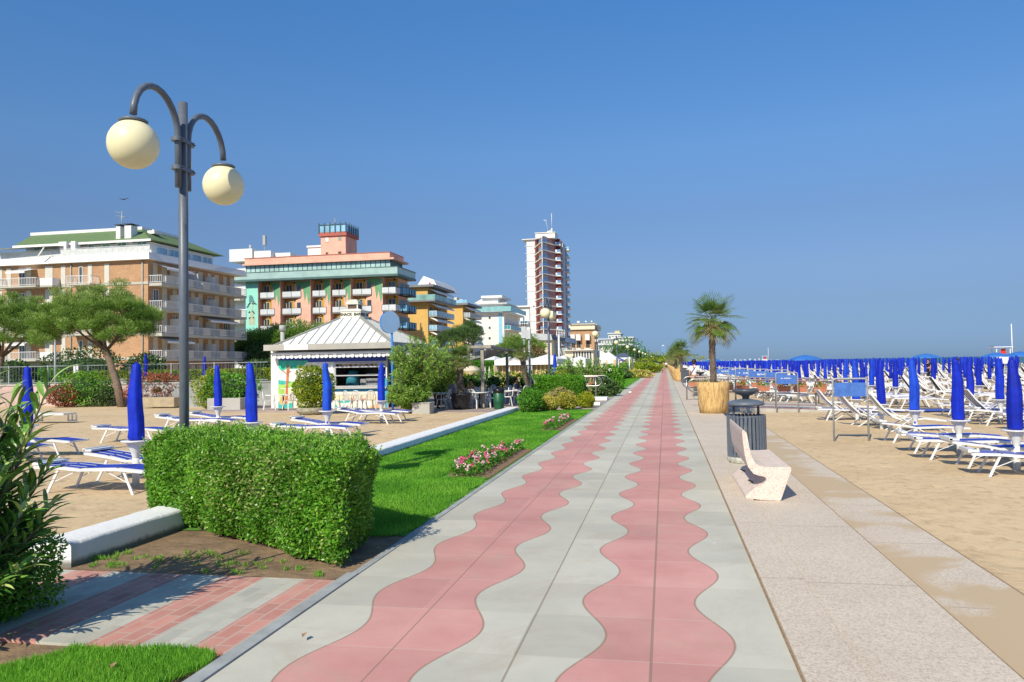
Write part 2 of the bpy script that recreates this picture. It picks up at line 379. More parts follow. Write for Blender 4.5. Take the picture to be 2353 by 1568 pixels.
# promenade -------------------------------------------------------
def prommat():
    m, nt, b = nodes('promenade_tiles'); p = geo(nt); x, y, z = sep(nt, p)
    T = 1.49
    ph = math_(nt, 'MULTIPLY', math_(nt, 'SUBTRACT', y, 4.78), 2*pi/T); cs = math_(nt, 'COSINE', ph)
    def edge(x0, amp): return math_(nt, 'SUBTRACT', x, math_(nt, 'MULTIPLY_ADD', cs, amp, x0))   # >0 right of the edge
    es = [edge(-2.01, .085), edge(-1.255, .10), edge(-.49, .105), edge(.265, .10)]
    def inside(a, c_): return math_(nt, 'MULTIPLY', math_(nt, 'GREATER_THAN', a, 0.), math_(nt, 'LESS_THAN', c_, 0.))
    red = math_(nt, 'MAXIMUM', inside(es[0], es[1]), inside(es[2], es[3]))
    # far away and beyond the ramp crossing the pattern goes on unchanged
    line = None
    for e in es:
        l = math_(nt, 'LESS_THAN', math_(nt, 'ABSOLUTE', e), .007)
        line = l if line is None else math_(nt, 'MAXIMUM', line, l)
    jy = math_(nt, 'ABSOLUTE', math_(nt, 'SUBTRACT', math_(nt, 'FRACT', math_(nt, 'DIVIDE', math_(nt, 'SUBTRACT', y, 4.42-.3725), .745)), .5))
    jl = math_(nt, 'LESS_THAN', jy, .006)
    tile = N(nt, 'ShaderNodeTexWhiteNoise', noise_dimensions='2D')
    tv = N(nt, 'ShaderNodeCombineXYZ'); nt.links.new(math_(nt, 'FLOOR', math_(nt, 'DIVIDE', math_(nt, 'ADD', x, 2.43), .772)), tv.inputs[0])
    nt.links.new(math_(nt, 'FLOOR', math_(nt, 'DIVIDE', math_(nt, 'SUBTRACT', y, 4.42), .745)), tv.inputs[1]); nt.links.new(tv.outputs[0], tile.inputs[0])
    vl = None
    for xc, ww in ((-1.6, .005), (-.87, .007), (-.11, .008)):
        l = math_(nt, 'LESS_THAN', math_(nt, 'ABSOLUTE', math_(nt, 'SUBTRACT', x, xc)), ww)
        vl = l if vl is None else math_(nt, 'MAXIMUM', vl, l)
    f = noise(nt, p, 1.3, 6, .65); fine = noise(nt, p, 160., 3, .7)
    gr = ramp(nt, f, [(.3, (.50,.49,.425)), (.7, (.60,.58,.49))])
    rd = ramp(nt, f, [(.3, (.57,.265,.245)), (.7, (.67,.36,.325))])
    c = mix(nt, red, gr, rd)
    c = mix(nt, 1., c, ramp(nt, tile.outputs[0], [(0, .88), (1, 1.06)]), 'MULTIPLY')
    c = mix(nt, 1., c, ramp(nt, fine, [(.3, .86), (.7, 1.1)]), 'MULTIPLY')
    c = mix(nt, math_(nt, 'MULTIPLY', ramp(nt, noise(nt, p, .9, 7, .8, 1.), [(.52, 0.), (.68, 1.)]), .42), c, (.44,.36,.27))
    c = mix(nt, math_(nt, 'MULTIPLY', ramp(nt, noise(nt, p, 4.5, 8, .85, 1.5), [(.60, 0.), (.68, 1.)]), .25), c, (.30,.27,.24))
    c = mix(nt, 1., c, ramp(nt, noise(nt, p, .28, 4, .6), [(.3, .9), (.7, 1.08)]), 'MULTIPLY')
    gm = N(nt, 'ShaderNodeTexVoronoi'); gm.inputs['Scale'].default_value = 2.1; nt.links.new(p, gm.inputs['Vector'])
    gk = math_(nt, 'MULTIPLY', math_(nt, 'LESS_THAN', gm.outputs['Distance'], .03), math_(nt, 'GREATER_THAN', sep(nt, gm.outputs['Color'])[0], .55))
    c = mix(nt, math_(nt, 'MULTIPLY', gk, .8), c, (.75,.7,.68))
    c = mix(nt, math_(nt, 'MULTIPLY', line, .6), c, (.25,.16,.09))
    c = mix(nt, math_(nt, 'MULTIPLY', jl, .45), c, (.62,.55,.45))
    c = mix(nt, math_(nt, 'MULTIPLY', vl, .62), c, (.22,.17,.12))
    nt.links.new(c, b.inputs['Base Color']); b.inputs['Roughness'].default_value = .8
    b.inputs['Specular IOR Level'].default_value = .3
    hh = math_(nt, 'SUBTRACT', math_(nt, 'MULTIPLY', fine, .25), math_(nt, 'MAXIMUM', vl, math_(nt, 'MAXIMUM', jl, line)))
    bump(nt, b, hh, .5, .004); return m
b = MB(); b.box(-2.43, .66, -3, 900, -.3, 0); struct('promenade', b, prommat())
KERB = mat('kerb_stone', (.33,.35,.35), .85, .2, 5., bmp=.4)
b = MB(); b.box(-2.53, -2.434, -3, 5.95, -.3, .012); b.box(-2.50, -2.434, 5.96, 900, -.3, .006); struct('kerb', b, KERB)
def granite(name, sandy=0.):
    m, nt, b = nodes(name); p = geo(nt)
    v = N(nt, 'ShaderNodeTexVoronoi'); v.inputs['Scale'].default_value = 95; nt.links.new(p, v.inputs['Vector'])
    sp = sep(nt, v.outputs['Color'])[0]
    c = ramp(nt, sp, [(0, (.36,.28,.21)), (.22, (.53,.43,.33)), (.5, (.67,.56,.45)), (1, (.77,.67,.55))])
    c = mix(nt, .45, c, ramp(nt, noise(nt, p, .8, 6, .7), [(.3, (.50,.42,.33)), (.7, (.68,.60,.50))]))
    # rubbed earth stains
    st = ramp(nt, noise(nt, p, 1.6, 8, .75, .8), [(.62, 0.), (.68, 1.)])
    c = mix(nt, math_(nt, 'MULTIPLY', st, .5), c, (.40,.29,.17))
    y = sep(nt, p)[1]
    jl = math_(nt, 'LESS_THAN', math_(nt, 'ABSOLUTE', math_(nt, 'SUBTRACT', math_(nt, 'FRACT', math_(nt, 'DIVIDE', math_(nt, 'ADD', math_(nt, 'SUBTRACT', y, 5.15), math_(nt, 'MULTIPLY', noise(nt, p, 3., 3), .05)), 2.05)), .5)), .0035)
    c = mix(nt, math_(nt, 'MULTIPLY', jl, .55), c, (.25,.17,.1))
    if sandy:
        x = sep(nt, p)[0]
        s1 = noise(nt, p, .75, 4, .55, .6)
        s1 = math_(nt, 'ADD', s1, math_(nt, 'MULTIPLY', math_(nt, 'SUBTRACT', 2.42, x), .20))
        s1 = math_(nt, 'ADD', s1, math_(nt, 'MULTIPLY', math_(nt, 'SUBTRACT', noise(nt, p, 30, 5, .8), .5), .10))
        k = ramp(nt, s1, [(.44, 0.), (.52, 1.)])
        c = mix(nt, k, c, (.54,.41,.26))
    nt.links.new(c, b.inputs['Base Color']); b.inputs['Roughness'].default_value = .75
    bump(nt, b, sp, .35, .003); return m
GRAN = granite('granite'); GRANS = granite('sandy_granite', 1)
b = MB(); b.box(.668, .985, -3, 900, -.3, .028); b.box(.99, 1.76, -3, 28.9, -.3, .004); b.box(.99, 1.9, 28.905, 900, -.3, .003)
struct('granite_steps', b, GRAN, bevel=.008)
b = MB(); b.box(1.765, 2.6, -3, 28.9, -.4, -.14); struct('granite_steps', b, GRANS, bevel=.008)
b = MB(); b.box(.655, .672, -3, 900, -.2, .0065); b.box(.982, .994, -3, 28.9, -.2, .0055); b.box(1.752, 1.772, -3, 28.9, -.2, -.004); b.box(2.59, 2.625, -3, 28.9, -.4, -.15); struct('joint', b, mat('earth_joint', (.28,.19,.11), .95, .3, 20))

# brick paved path crossing on the left ----------------------------
def pavermat():
    m, nt, b = nodes('brick_pavers'); p = geo(nt); x, y, z = sep(nt, p)
    mp = N(nt, 'ShaderNodeMapping'); mp.inputs['Rotation'].default_value = (0,0,pi/2); nt.links.new(p, mp.inputs[0])
    br = N(nt, 'ShaderNodeTexBrick'); br.inputs['Scale'].default_value = 1.; br.inputs['Brick Width'].default_value = .235
    br.inputs['Row Height'].default_value = .112; br.inputs['Mortar Size'].default_value = .009; br.inputs['Mortar Smooth'].default_value = .1
    br.inputs['Color1'].default_value = (.85,.85,.85,1); br.inputs['Color2'].default_value = (1.1,1.1,1.1,1); br.inputs['Mortar'].default_value = (1,1,1,1)
    nt.links.new(mp.outputs[0], br.inputs['Vector'])
    st = math_(nt, 'FRACT', math_(nt, 'DIVIDE', math_(nt, 'ADD', x, 2.48+6.9), .69))
    red = math_(nt, 'GREATER_THAN', st, .5)
    f = noise(nt, p, 3., 5)
    c = mix(nt, red, ramp(nt, f, [(.3, (.42,.43,.38)), (.7, (.54,.54,.47))]), ramp(nt, f, [(.3, (.48,.21,.17)), (.7, (.60,.30,.25))]))
    c = mix(nt, 1., c, br.outputs['Color'], 'MULTIPLY')
    c = mix(nt, math_(nt, 'MULTIPLY', br.outputs['Fac'], .6), c, (.52,.44,.36))
    c = mix(nt, ramp(nt, noise(nt, p, 1.5, 6, .7), [(.55, 0.), (.75, .35)]), c, (.3,.24,.17))
    nt.links.new(c, b.inputs['Base Color']); b.inputs['Roughness'].default_value = .85
    bump(nt, b, math_(nt, 'SUBTRACT', 1., br.outputs['Fac']), .5, .004); return m
b = MB(); b.prism([(-2.535,4.24),(-2.535,5.80),(-9.5,5.84),(-9.5,4.28)], -.2, -.012); struct('brick_path', b, pavermat())
SOIL = mat('soil', (.24,.16,.095), .95, .35, 3., bmp=1., bsc=9., bd=.03)
b = MB(); b.poly([(-2.54,5.80,-.02),(-2.54,8.2,-.02),(-5.3,8.2,-.02),(-5.3,5.86,-.02)]); b.poly([(-2.54,-1,-.03),(-2.54,4.25,-.03),(-4.3,4.28,-.03),(-9.5,4.3,-.03),(-9.5,-1,-.03)]); struct('soil', b, SOIL)
TURF = mat('turf', (.09,.24,.025), .95, .35, 6., bmp=.6, bsc=60)
b = MB(); b.poly([(-2.51,7.4,-.012),(-2.51,28.6,-.012),(-5.2,27.5,-.012),(-5.2,7.4,-.012)]); struct('lawn_base', b, TURF)
b = MB(); b.poly([(-2.505,38.5,-.012),(-2.505,700,-.012),(-5.6,700,-.012),(-5.6,38.5,-.012)]); struct('lawn_base', b, TURF)
PAVE = mat('patio_paving', (.36,.29,.26), .85, .2, 1.6, bmp=.2)
b = MB(); b.prism([(-2.51,28.65),(-2.51,38.4),(-5.3,38.4),(-5.3,29.2)], -.2, -.006); struct('patio', b, PAVE)
b = MB(); b.prism([(-6.05,26.9),(-5.3,29),(-5.3,60),(-19,60),(-19,28.7),(-12.5,28.3),(-8.3,27.0)], -.2, .0); struct('patio', b, PAVE)
def grass(name, poly_fn, x0, x1, y0, y1, dens, h, label, lean=.35):
    n = int((x1-x0)*(y1-y0)*dens(y0)); P = np.stack([RNG.uniform(x0, x1, n), RNG.uniform(y0, y1, n), np.full(n, -.014)], 1)
    keep = RNG.uniform(0, 1, n) < np.array([dens(v) for v in P[:, 1]])/dens(y0)
    keep &= poly_fn(P[:, 0], P[:, 1]); P = P[keep]; n = len(P)
    D = np.stack([RNG.normal(0, lean, n), RNG.normal(0, lean, n), np.ones(n)], 1)
    W = .0045*np.clip(P[:, 1]/5, 1, 4.5)
    pt = .5+.32*np.sin(P[:, 0]*3.1+1.5*np.sin(P[:, 1]*1.3))*np.sin(P[:, 1]*2.3)
    lm = LM(); lm.leaves(P, D, rdir(n), h*RNG.uniform(.5, 1.2, n), W, np.clip(RNG.normal(pt, .2), 0, 1)); o = lm.build(name, L_GRASS)
    return tag(o, label, 'grass', kind='stuff')
def inlawn(x, y):
    k = (x < -2.55-.04*np.sin(y*7)) & (x > -5.13)
    k &= ~((x > -3.3) & (y > 11.2) & (y < 15.1)) & ~((x > -3.1) & (y > 19.2) & (y < 23.4))
    k &= (y > 7.55+.25*np.sin(x*5)) ; return k
grass('lawn_grass', inlawn, -5.2, -2.5, 7.3, 27.6, lambda y: 11000*(7.5/max(y, 7.5))**1.4, .05, 'trimmed green lawn between the white kerb and the tiled promenade')
def inpatch(x, y):
    return (x < -2.6-.05*np.sin(y*9)) & (y < 4.2+.04*np.sin(x*6)) & ((x > -3.62+.1*np.sin(y*8)) | (y < 3.6))
grass('grass_patch', inpatch, -4.5, -2.5, 2.2, 4.6, lambda y: 26000, .055, 'patch of longer green grass at the near corner beside the brick path')
grass('far_grass', lambda x, y: (y < 1e9), -5.5, -2.55, 38.6, 110, lambda y: 1800*(38/y)**1.3, .06, 'strip of lawn with flower spots farther along the promenade')

# sparse weeds on the soil
lm = LM()
for _ in range(60):
    x, y = U(-5.0, -2.7), U(5.85, 6.6)
    if y > 6.0+(-2.7-x)*.62: continue
    n = 14; P = np.tile((x, y, -.02), (n, 1))+RNG.normal(0, .02, (n, 3))*[1,1,0]; D = RNG.normal(0, .6, (n, 3)); D[:, 2] = 1
    lm.leaves(P, D, rdir(n), .05, .008, RNG.uniform(.3, .9, n))
for _ in range(25):
    x, y = U(-5.5, -3.9), U(3.9, 4.5); n = 8; P = np.tile((x, y, -.03), (n, 1))+RNG.normal(0, .02, (n, 3))*[1,1,0]; D = RNG.normal(0, .6, (n, 3)); D[:, 2] = 1
    lm.leaves(P, D, rdir(n), .04, .008, RNG.uniform(.3, .9, n))
tag(lm.build('weeds', L_GRASS), 'scattered green weeds sprouting from the bare soil by the hedge', 'weeds', kind='stuff')

# dry leaves and droppings lying about
DRY = mat('dry_leaf', (.42,.27,.15), .8, .3, 30.)
for u, v, t in ((700, 1460, 'curled brown dry leaf lying on the near grass patch'), (1488, 1262, 'small brown dry leaf on the grey tile by the hedge shadow') , (260, 1530, 'dry leaf half sunk in the grass at the bottom edge')):
    x, y = (G(u, v, .03) if u < 1400 else G(1488-620, 1262, 0)); 
    b = MB(); b.add([(-.035,0,.002),(0,-.018,.012),(.04,0,.004),(0,.02,.015),(.0,0,.0)], [(0,1,4),(1,2,4),(2,3,4),(3,0,4)])
    o = b.build('dry_leaf', DRY, loc=(x, y, .03 if u < 1400 else .002)); tag(o, t, 'leaf'); o.rotation_euler = (.1, .1, U(0, 6))

# white kerb walls --------------------------------------------------
def kerbwall(name, label, y0, y1, h, w=.38, x=-5.16):
    b = MB(); n = max(2, int((y1-y0)/.12)); prof = [(0,-.06),(.0,h*.84),(-.012,h*.95),(-.035,h),(-w+.03,h*.98),(-w,h*.9),(-w,-.1)]
    vs = []
    for i in range(n+1):
        y = y0+(y1-y0)*i/n
        for k, (px, pz) in enumerate(prof): vs.append((x+px+U(-.004, .004), y, pz+U(-.004, .004)))
    m = len(prof); b.add(vs, [(i*m+k, i*m+k+1, (i+1)*m+k+1, (i+1)*m+k) for i in range(n) for k in range(m-1)], 0, True)
    b.f.append(tuple(range(m))); b.m.append(0); b.s.append(False); b.f.append(tuple(reversed(range(n*m, n*m+m)))); b.m.append(0); b.s.append(False)
    return tag(b.build(name, KW), label, 'low wall')
def kwmat():
    m, nt, b = nodes('whitewash'); p = geo(nt); z = sep(nt, p)[2]
    f = noise(nt, p, 6., 6, .7)
    k = math_(nt, 'SUBTRACT', math_(nt, 'MULTIPLY', f, .10), z)
    c = mix(nt, ramp(nt, math_(nt, 'ADD', k, .5), [(.5, 0.), (.54, 1.)]), (.80,.81,.82), (.20,.20,.17))
    nt.links.new(c, b.inputs['Base Color']); b.inputs['Roughness'].default_value = .8
    bump(nt, b, noise(nt, p, 14., 6, .7), .6, .02); return m
KW = kwmat()
kerbwall('low_wall', 'whitewashed low kerb wall stub beside the brick path, near the hedge', 5.9, 9.8, .19, .42, -5.02)
kerbwall('low_wall', 'long whitewashed low kerb wall between the lawn and the sand court', 9.9, 27.2, .15, .42, -5.1)
zP4 = zoom(900,1150,2.614); zP5 = zoom(1500,1150,2.614); zP6 = zoom(2400,1080,2.614); zPR = zoom(3040,1200,2.614)
# ------------------------------------------------------------------ street lamps
def make_lamp(detail=True):
    root = empty('street_lamp')
    n = 14 if detail else 6
    b = MB(); b.tube([(0,0,-.1),(0,0,4.87)], .055, n); b.build('pole', SLATE, root)
    for s in (-1, 1):
        b = MB(); pts = [(0,s*.108,3.82),(0,s*.108,4.42)]
        for i in range(1, 13 if detail else 7):
            a = pi-pi*i/(12 if detail else 6); pts.append((0, s*(.545+.437*math.cos(a)), 4.42+.437*math.sin(a)*(1.0)-.0))
        b.tube(pts, .038, n-2); arm = b.build('arm', SLATE, root)
        g = MB(); pr = [(.263*math.sin(pi*i/22), -.263*math.cos(pi*i/22)) for i in range(23)] if detail else [(.263*math.sin(pi*i/8), -.263*math.cos(pi*i/8)) for i in range(9)]
        g.lathe(pr, (0,s*.982,4.09), 36 if detail else 12); g.build('globe', CREAMG, root)
        c = MB(); c.lathe([(.145,0),(.15,.02),(.13,.035),(.04,.05)], (0,s*.982,4.325), n+6); c.build('globe_cap', SLATE, arm)
    if detail:
        for z in (4.05, 4.39):
            c = MB(); k = 12; pts = []
            for i in range(k+1): a = pi*i/k; pts.append((.052*math.cos(a)*1.25, .14+.052*math.sin(a)))
            for i in range(k+1): a = pi+pi*i/k; pts.append((.052*math.cos(a)*1.25, -.14+.052*math.sin(a)))
            c.prism(pts, z-.024, z+.024)
            for s in (-1, 1):
                for dx in (-.02, .02, .05): c.lathe([(.006,0),(.006,.004)], (0,0,0), 6) if False else None
            o = c.build('clamp', SLATE, root)
            h = MB()
            for y in (-.16, -.12, .12, .16): h.tube([(.05,y,z),(.072,y,z)], .006, 6)
            h.build('bolt', DARK, o)
    return root
LAMPX = -5.62
lamp = make_lamp(); tag(lamp, 'tall slate grey double globe street lamp nearest the camera, behind the clipped hedge', 'street lamp', 'street lamps along the promenade')
lamp.location = (LAMPX, 8.42, 0); lamp.rotation_euler.z = R(3.6)
far = make_lamp(False); tag(far, 'double globe street lamp rising behind the dense green hedge by the seating terrace', 'street lamp', 'street lamps along the promenade'); far.location = (LAMPX+.05, 38.2, 0); snapshot(far)
labs = ['double globe street lamp in front of the cream and brick hotel beside the long row', 'double globe street lamp before the white and yellow topped hotels']
for i in range(2, 14):
    dup(far, (LAMPX, 8.4+29.0*i, 0), 0, labs[i-2] if i < 4 else 'distant double globe street lamp in the receding row toward the vanishing point')

# ------------------------------------------------------------------ bench
zB = zoom(2600,1400,3.016)
prof = [aY(*zB(*p), 9.62) for p in [(556,655),(575,660),(608,690),(635,850),(665,960),(700,1020),(745,1058),(820,1075),(960,1076),(1085,1068),(1112,1082),(1113,1105),(1048,1290),(992,1450),(975,1456),(780,1448),(600,1428),(588,1412),(600,1392),(700,1310),(800,1262),(828,1225),(826,1200),(800,1182),(740,1172),(680,1150),(620,1075),(585,960),(562,800),(552,700)]]
zmin = min(z for x, z in prof); prof = [(x, z-zmin+.004) for x, z in prof]
def benchmat():
    m, nt, b = nodes('terrazzo_concrete'); p = geo(nt); v = N(nt, 'ShaderNodeTexVoronoi'); v.inputs['Scale'].default_value = 110; nt.links.new(p, v.inputs['Vector'])
    c = ramp(nt, sep(nt, v.outputs['Color'])[0], [(0, (.47,.36,.31)), (.2, (.66,.54,.47)), (1, (.78,.68,.61))])
    c = mix(nt, ramp(nt, noise(nt, p, 5., 6, .7), [(.5, 0.), (.75, .45)]), c, (.45,.40,.36))
    nt.links.new(c, b.inputs['Base Color']); b.inputs['Roughness'].default_value = .8; bump(nt, b, sep(nt, v.outputs['Color'])[0], .3, .003); return m
b = MB(); n = len(prof); y0, y1 = 9.62, 11.45
b.add([(x,y0,z) for x,z in prof]+[(x,y1,z) for x,z in prof], [tuple(range(n)), tuple(reversed(range(n, 2*n)))]+[(i+n,(i+1)%n+n,(i+1)%n,i) for i in range(n)])
for y in (10.0, 11.0): b.tube([(.97,y,.19),(1.06,y,.14)], .012, 6, 1)
o = b.build('stone_bench', [benchmat(), DARK]); tag(o, 'pale terrazzo concrete Z-shaped bench facing the sea, beside the litter bin', 'bench')
bv = o.modifiers.new('Bevel', 'BEVEL'); bv.width = .018; bv.segments = 3; bv.limit_method = 'ANGLE'; bv.angle_limit = R(50)

# ------------------------------------------------------------------ litter bins with ash bowl
def make_bin():
    root = empty('litter_bin')
    b = MB(); b.lathe([(.30,.0),(.31,.02),(.31,.09),(.28,.105),(.05,.11)], n=28); b.build('base', mat('weathered_concrete', (.42,.42,.36), .9, .35, 14., bmp=.5), root)
    b = MB()
    for i in range(30):
        a = 2*pi*i/30; r = .292
        c, s = math.cos(a), math.sin(a); t = (-s, c)
        w_ = .022
        pts = [(r*c-t[0]*w_, r*s-t[1]*w_), (r*c+t[0]*w_, r*s+t[1]*w_), ((r+.016)*c+t[0]*w_*.8, (r+.016)*s+t[1]*w_*.8), ((r+.016)*c-t[0]*w_*.8, (r+.016)*s-t[1]*w_*.8)]
        b.prism(pts, .10, .765)
    for z in (.13, .74): b.tube([(.288*math.cos(2*pi*i/32), .288*math.sin(2*pi*i/32), z) for i in range(32)], .011, 6, closed=True)
    b.build('slatted_body', SLATE, root)
    b = MB(); b.lathe([(.25,.12),(.25,.70)], n=24); b.build('liner', SLATED, root)
    for s in (-1, 1):
        b = MB(); b.box(s*.2-.018, s*.2+.018, -.012, .012, .6, .95); b.build('post', SLATED, root)
    b = MB(); b.lathe([(.27,.915),(.293,.925),(.295,.95),(.275,.975),(.2,1.0),(.08,1.02),(.06,1.02)], n=36); b.build('hood', SLATE, root)
    b = MB(); b.lathe([(.055,1.01),(.05,1.05),(.07,1.075),(.15,1.10),(.205,1.145),(.212,1.175),(.20,1.175),(.13,1.13),(.01,1.11)], n=32); b.build('ash_bowl', SLATED, root)
    return root
lb = make_bin(); tag(lb, 'slatted slate grey litter bin with round hood and ash bowl, behind the concrete bench', 'litter bin', 'litter bins along the promenade')
bp = G(*zoom(2600,1400,3.016)(566, 1040), 0); lb.location = (1.28, 13.25, .005); lb.rotation_euler.z = YAW; snapshot(lb)
dup(lb, (1.55, 36.0, .005), 0, 'litter bin beyond the near palm, its ash bowl showing past the trunk')
# boxed bin farther off
b = MB(); b.box(-.35,.35,-.3,.3,0,1.0)
t = empty('boxed_bin', 'dark slate panel bin standing between the reed-clad planters', 'litter bin', (1.55, 62.5, 0))
b = MB(); b.box(-.32,.32,-.28,.28,.04,.95); b.build('body', SLATED, t)
b = MB(); b.box(-.35,.35,-.31,.31,.955,1.0); b.build('top', SLATE, t)
b = MB(); b.lathe([(.05,0),(.05,.06),(.19,.1),(.24,.15),(.2,.15),(.02,.1)], (0,0,1.0), 16); b.build('ash_bowl', SLATED, t)

# ------------------------------------------------------------------ palms
def fan_palm(root, h, r0, cr, nf=34, tr=.09, nl=26, seed=0, base=0., lean=(0,0), wl=.03, low=.9):
    rg = np.random.default_rng(seed)
    b = MB(); pts = []; rs = []
    for i in range(15):
        t = i/14; pts.append((lean[0]*t+.015*math.sin(9*t), lean[1]*t, base+(h-base)*t)); rs.append(tr*(1.05-.12*t+.1*(i % 2)) if i < 12 else tr*(1.25+.15*(i % 2)))
    b.tube(pts, rs, 12); top = Vector(pts[-1])
    # fibre stubs on the trunk
    for i in range(140):
        z = rg.uniform(base+.1, h); a = rg.uniform(0, 6.28); k = (z-base)/(h-base); c = Vector((lean[0]*k+.015*math.sin(9*k), lean[1]*k, z)); d = Vector((math.cos(a), math.sin(a), .9))
        p = c+Vector((math.cos(a), math.sin(a), 0))*tr*.9; b.bar(p, p+d*rg.uniform(.02, .06)*(1+.8*(k > .8)), .022, .008)
    b.build('trunk', mat('palm_trunk', (.145,.115,.09), .95, .45, 16., bmp=1., bsc=45., bd=.02), root)
    lm = LM()
    stem = MB()
    for i in range(nf):
        k = i/(nf-1)                       # 0 = top young, 1 = lowest, old
        az = i*2.399+rg.uniform(-.2, .2); el = R(80-k*(118*low)+rg.uniform(-8, 8)); pl = cr*rg.uniform(.42, .55)
        d = Vector((math.cos(az)*math.cos(el), math.sin(az)*math.cos(el), math.sin(el)))
        p1 = top+d*pl*.5+Vector((0,0,.02)); p2 = top+d*pl-Vector((0,0,.06*cr*(k+.3)))
        stem.tube([top+Vector((0,0,.02)), p1, p2], [.012,.009,.006], 5)
        d2 = (p2-p1).normalized(); d2.z -= .12+.4*k; d2.normalize()
        side = d2.cross(Vector((0,0,1))); side = side.normalized() if side.length > .05 else Vector((1,0,0)); up = side.cross(d2).normalized()
        fl = cr*rg.uniform(.52, .68)
        for j in range(nl):
            t = (j+.5)/nl*2-1; an = t*R(118)
            dd = d2*math.cos(an)+side*math.sin(an)+up*(.16-.12*abs(t)); dd.normalize()
            L = fl*(1-.35*abs(t)**1.5)*rg.uniform(.9, 1.06); droop = Vector((0,0,-1))*(.12+.5*k)
            mid = p2+dd*L*.6; tipd = (dd+droop).normalized()
            var = .15+.25*(t*t)+(.55*max(0, k-.62)/.38)+rg.uniform(-.1, .12)
            nn = np.array([list(up+Vector((rg.uniform(-.3,.3), rg.uniform(-.3,.3), 0)))])
            lm.leaves(np.array([list(p2)]), np.array([list(dd)]), nn, L*.68, wl*cr, var, fold=.25)
            lm.leaves(np.array([list(mid-dd*.02)]), np.array([list(tipd)]), nn, L*.5, wl*.75*cr, min(1, var+.18+.3*k), fold=.1)
    stem.build('frond_stems', mat('petiole', (.14,.17,.05), .6, .3, 10.), root)
    lm.build('fronds', L_PALM, root)
    # hanging dry skirt and fruit stalks
    sk = LM(); n = 260; az = rg.uniform(0, 6.28, n); P = np.stack([top.x+np.cos(az)*tr*rg.uniform(.8, 2.6, n), top.y+np.sin(az)*tr*rg.uniform(.8, 2.6, n), top.z-rg.uniform(-.1, .3, n)*cr], 1)
    D = np.stack([np.cos(az)*.3, np.sin(az)*.3, -np.ones(n)], 1)+rg.normal(0, .25, (n, 3)); sk.leaves(P, D, rdir(n), .17*cr, .03*cr, rg.uniform(.2, 1, n))
    sk.build('dry_skirt', leafmat('dry_frond', (.13,.06,.02), (.36,.20,.06), (.5,.34,.12), .1), root)
REED = None
def reedmat():
    m, nt, b = nodes('reed_cladding'); p = coord(nt); mp = N(nt, 'ShaderNodeMapping'); mp.inputs['Scale'].default_value = (1,1,.05); nt.links.new(p, mp.inputs[0])
    f = noise(nt, mp.outputs[0], 38, 5, .8, .3); g = noise(nt, mp.outputs[0], 15, 4, .7)
    c = ramp(nt, f, [(.36, (.18,.09,.03)), (.47, (.58,.36,.13)), (.64, (.80,.58,.27))]); c = mix(nt, ramp(nt, g, [(.35, .4), (.5, 0.)]), c, (.28,.16,.06))
    nt.links.new(c, b.inputs['Base Color']); b.inputs['Roughness'].default_value = .7; bump(nt, b, f, .8, .02); return m
REED = reedmat()
def planter(root, rt=.52, rb=.43, h=.98):
    b = MB(); n = 96; jit = lambda t, z: 1+.008*math.sin(37*t)+.006*math.sin(61*t+z*9)
    b.lathe([(rb,0),(rb+.25*(rt-rb),h*.25),(rb+.5*(rt-rb),h*.5),(rb+.76*(rt-rb),h*.75),(rt,h),(rt-.04,h),(rt-.05,h-.1)], n=n, jitter=jit); b.build('reed_cover', REED, root)
    b = MB(); b.lathe([(.01,h-.08),(rt-.04,h-.09)], n=24); b.build('soil', SOIL, root)
    lm = LM()
t = empty('palm_planter', 'reed-clad round planter holding the tallest fan palm, near the steel ramp rails', 'planter', (1.5, 25.75, .004), group='reed-clad planters with fan palms'); planter(t)
p = empty('fan_palm', 'large fan palm with browning lower fronds in the nearest reed-clad planter', 'palm', (1.5, 25.75, .9), group='fan palms along the beach side'); fan_palm(p, 1.98, 0, .98, nf=27, tr=.095, nl=34, seed=3, lean=(.02,0), wl=.03, low=1.0)
t2 = empty('palm_planter', 'reed-clad planter farther along beside the panel bin', 'planter', (1.25, 67.5, .004), group='reed-clad planters with fan palms'); planter(t2); snapshot(t2)
p2 = empty('fan_palm', 'second fan palm from the camera along the beach side', 'palm', (1.35, 66.5, .8), group='fan palms along the beach side'); fan_palm(p2, 1.75, 0, 1.05, nf=28, tr=.11, nl=20, seed=5, wl=.045); snapshot(p2)
for i, y in enumerate([76, 84, 92, 101, 111, 122, 134, 147, 161, 176, 192]):
    dup(p2, (1.15+U(-.1,.1), y, .6+U(-.2,.1)), U(0, 6), 'distant fan palm in the receding beach-side row', sc=U(.95, 1.15))
    dup(t2, (1.15, y, .004), U(0, 6), 'distant reed-clad planter in the receding row')
for y in (72, 80, 88, 97): dup(t2, (1.15, y, .004), U(0, 6), 'distant reed-clad planter in the receding row')

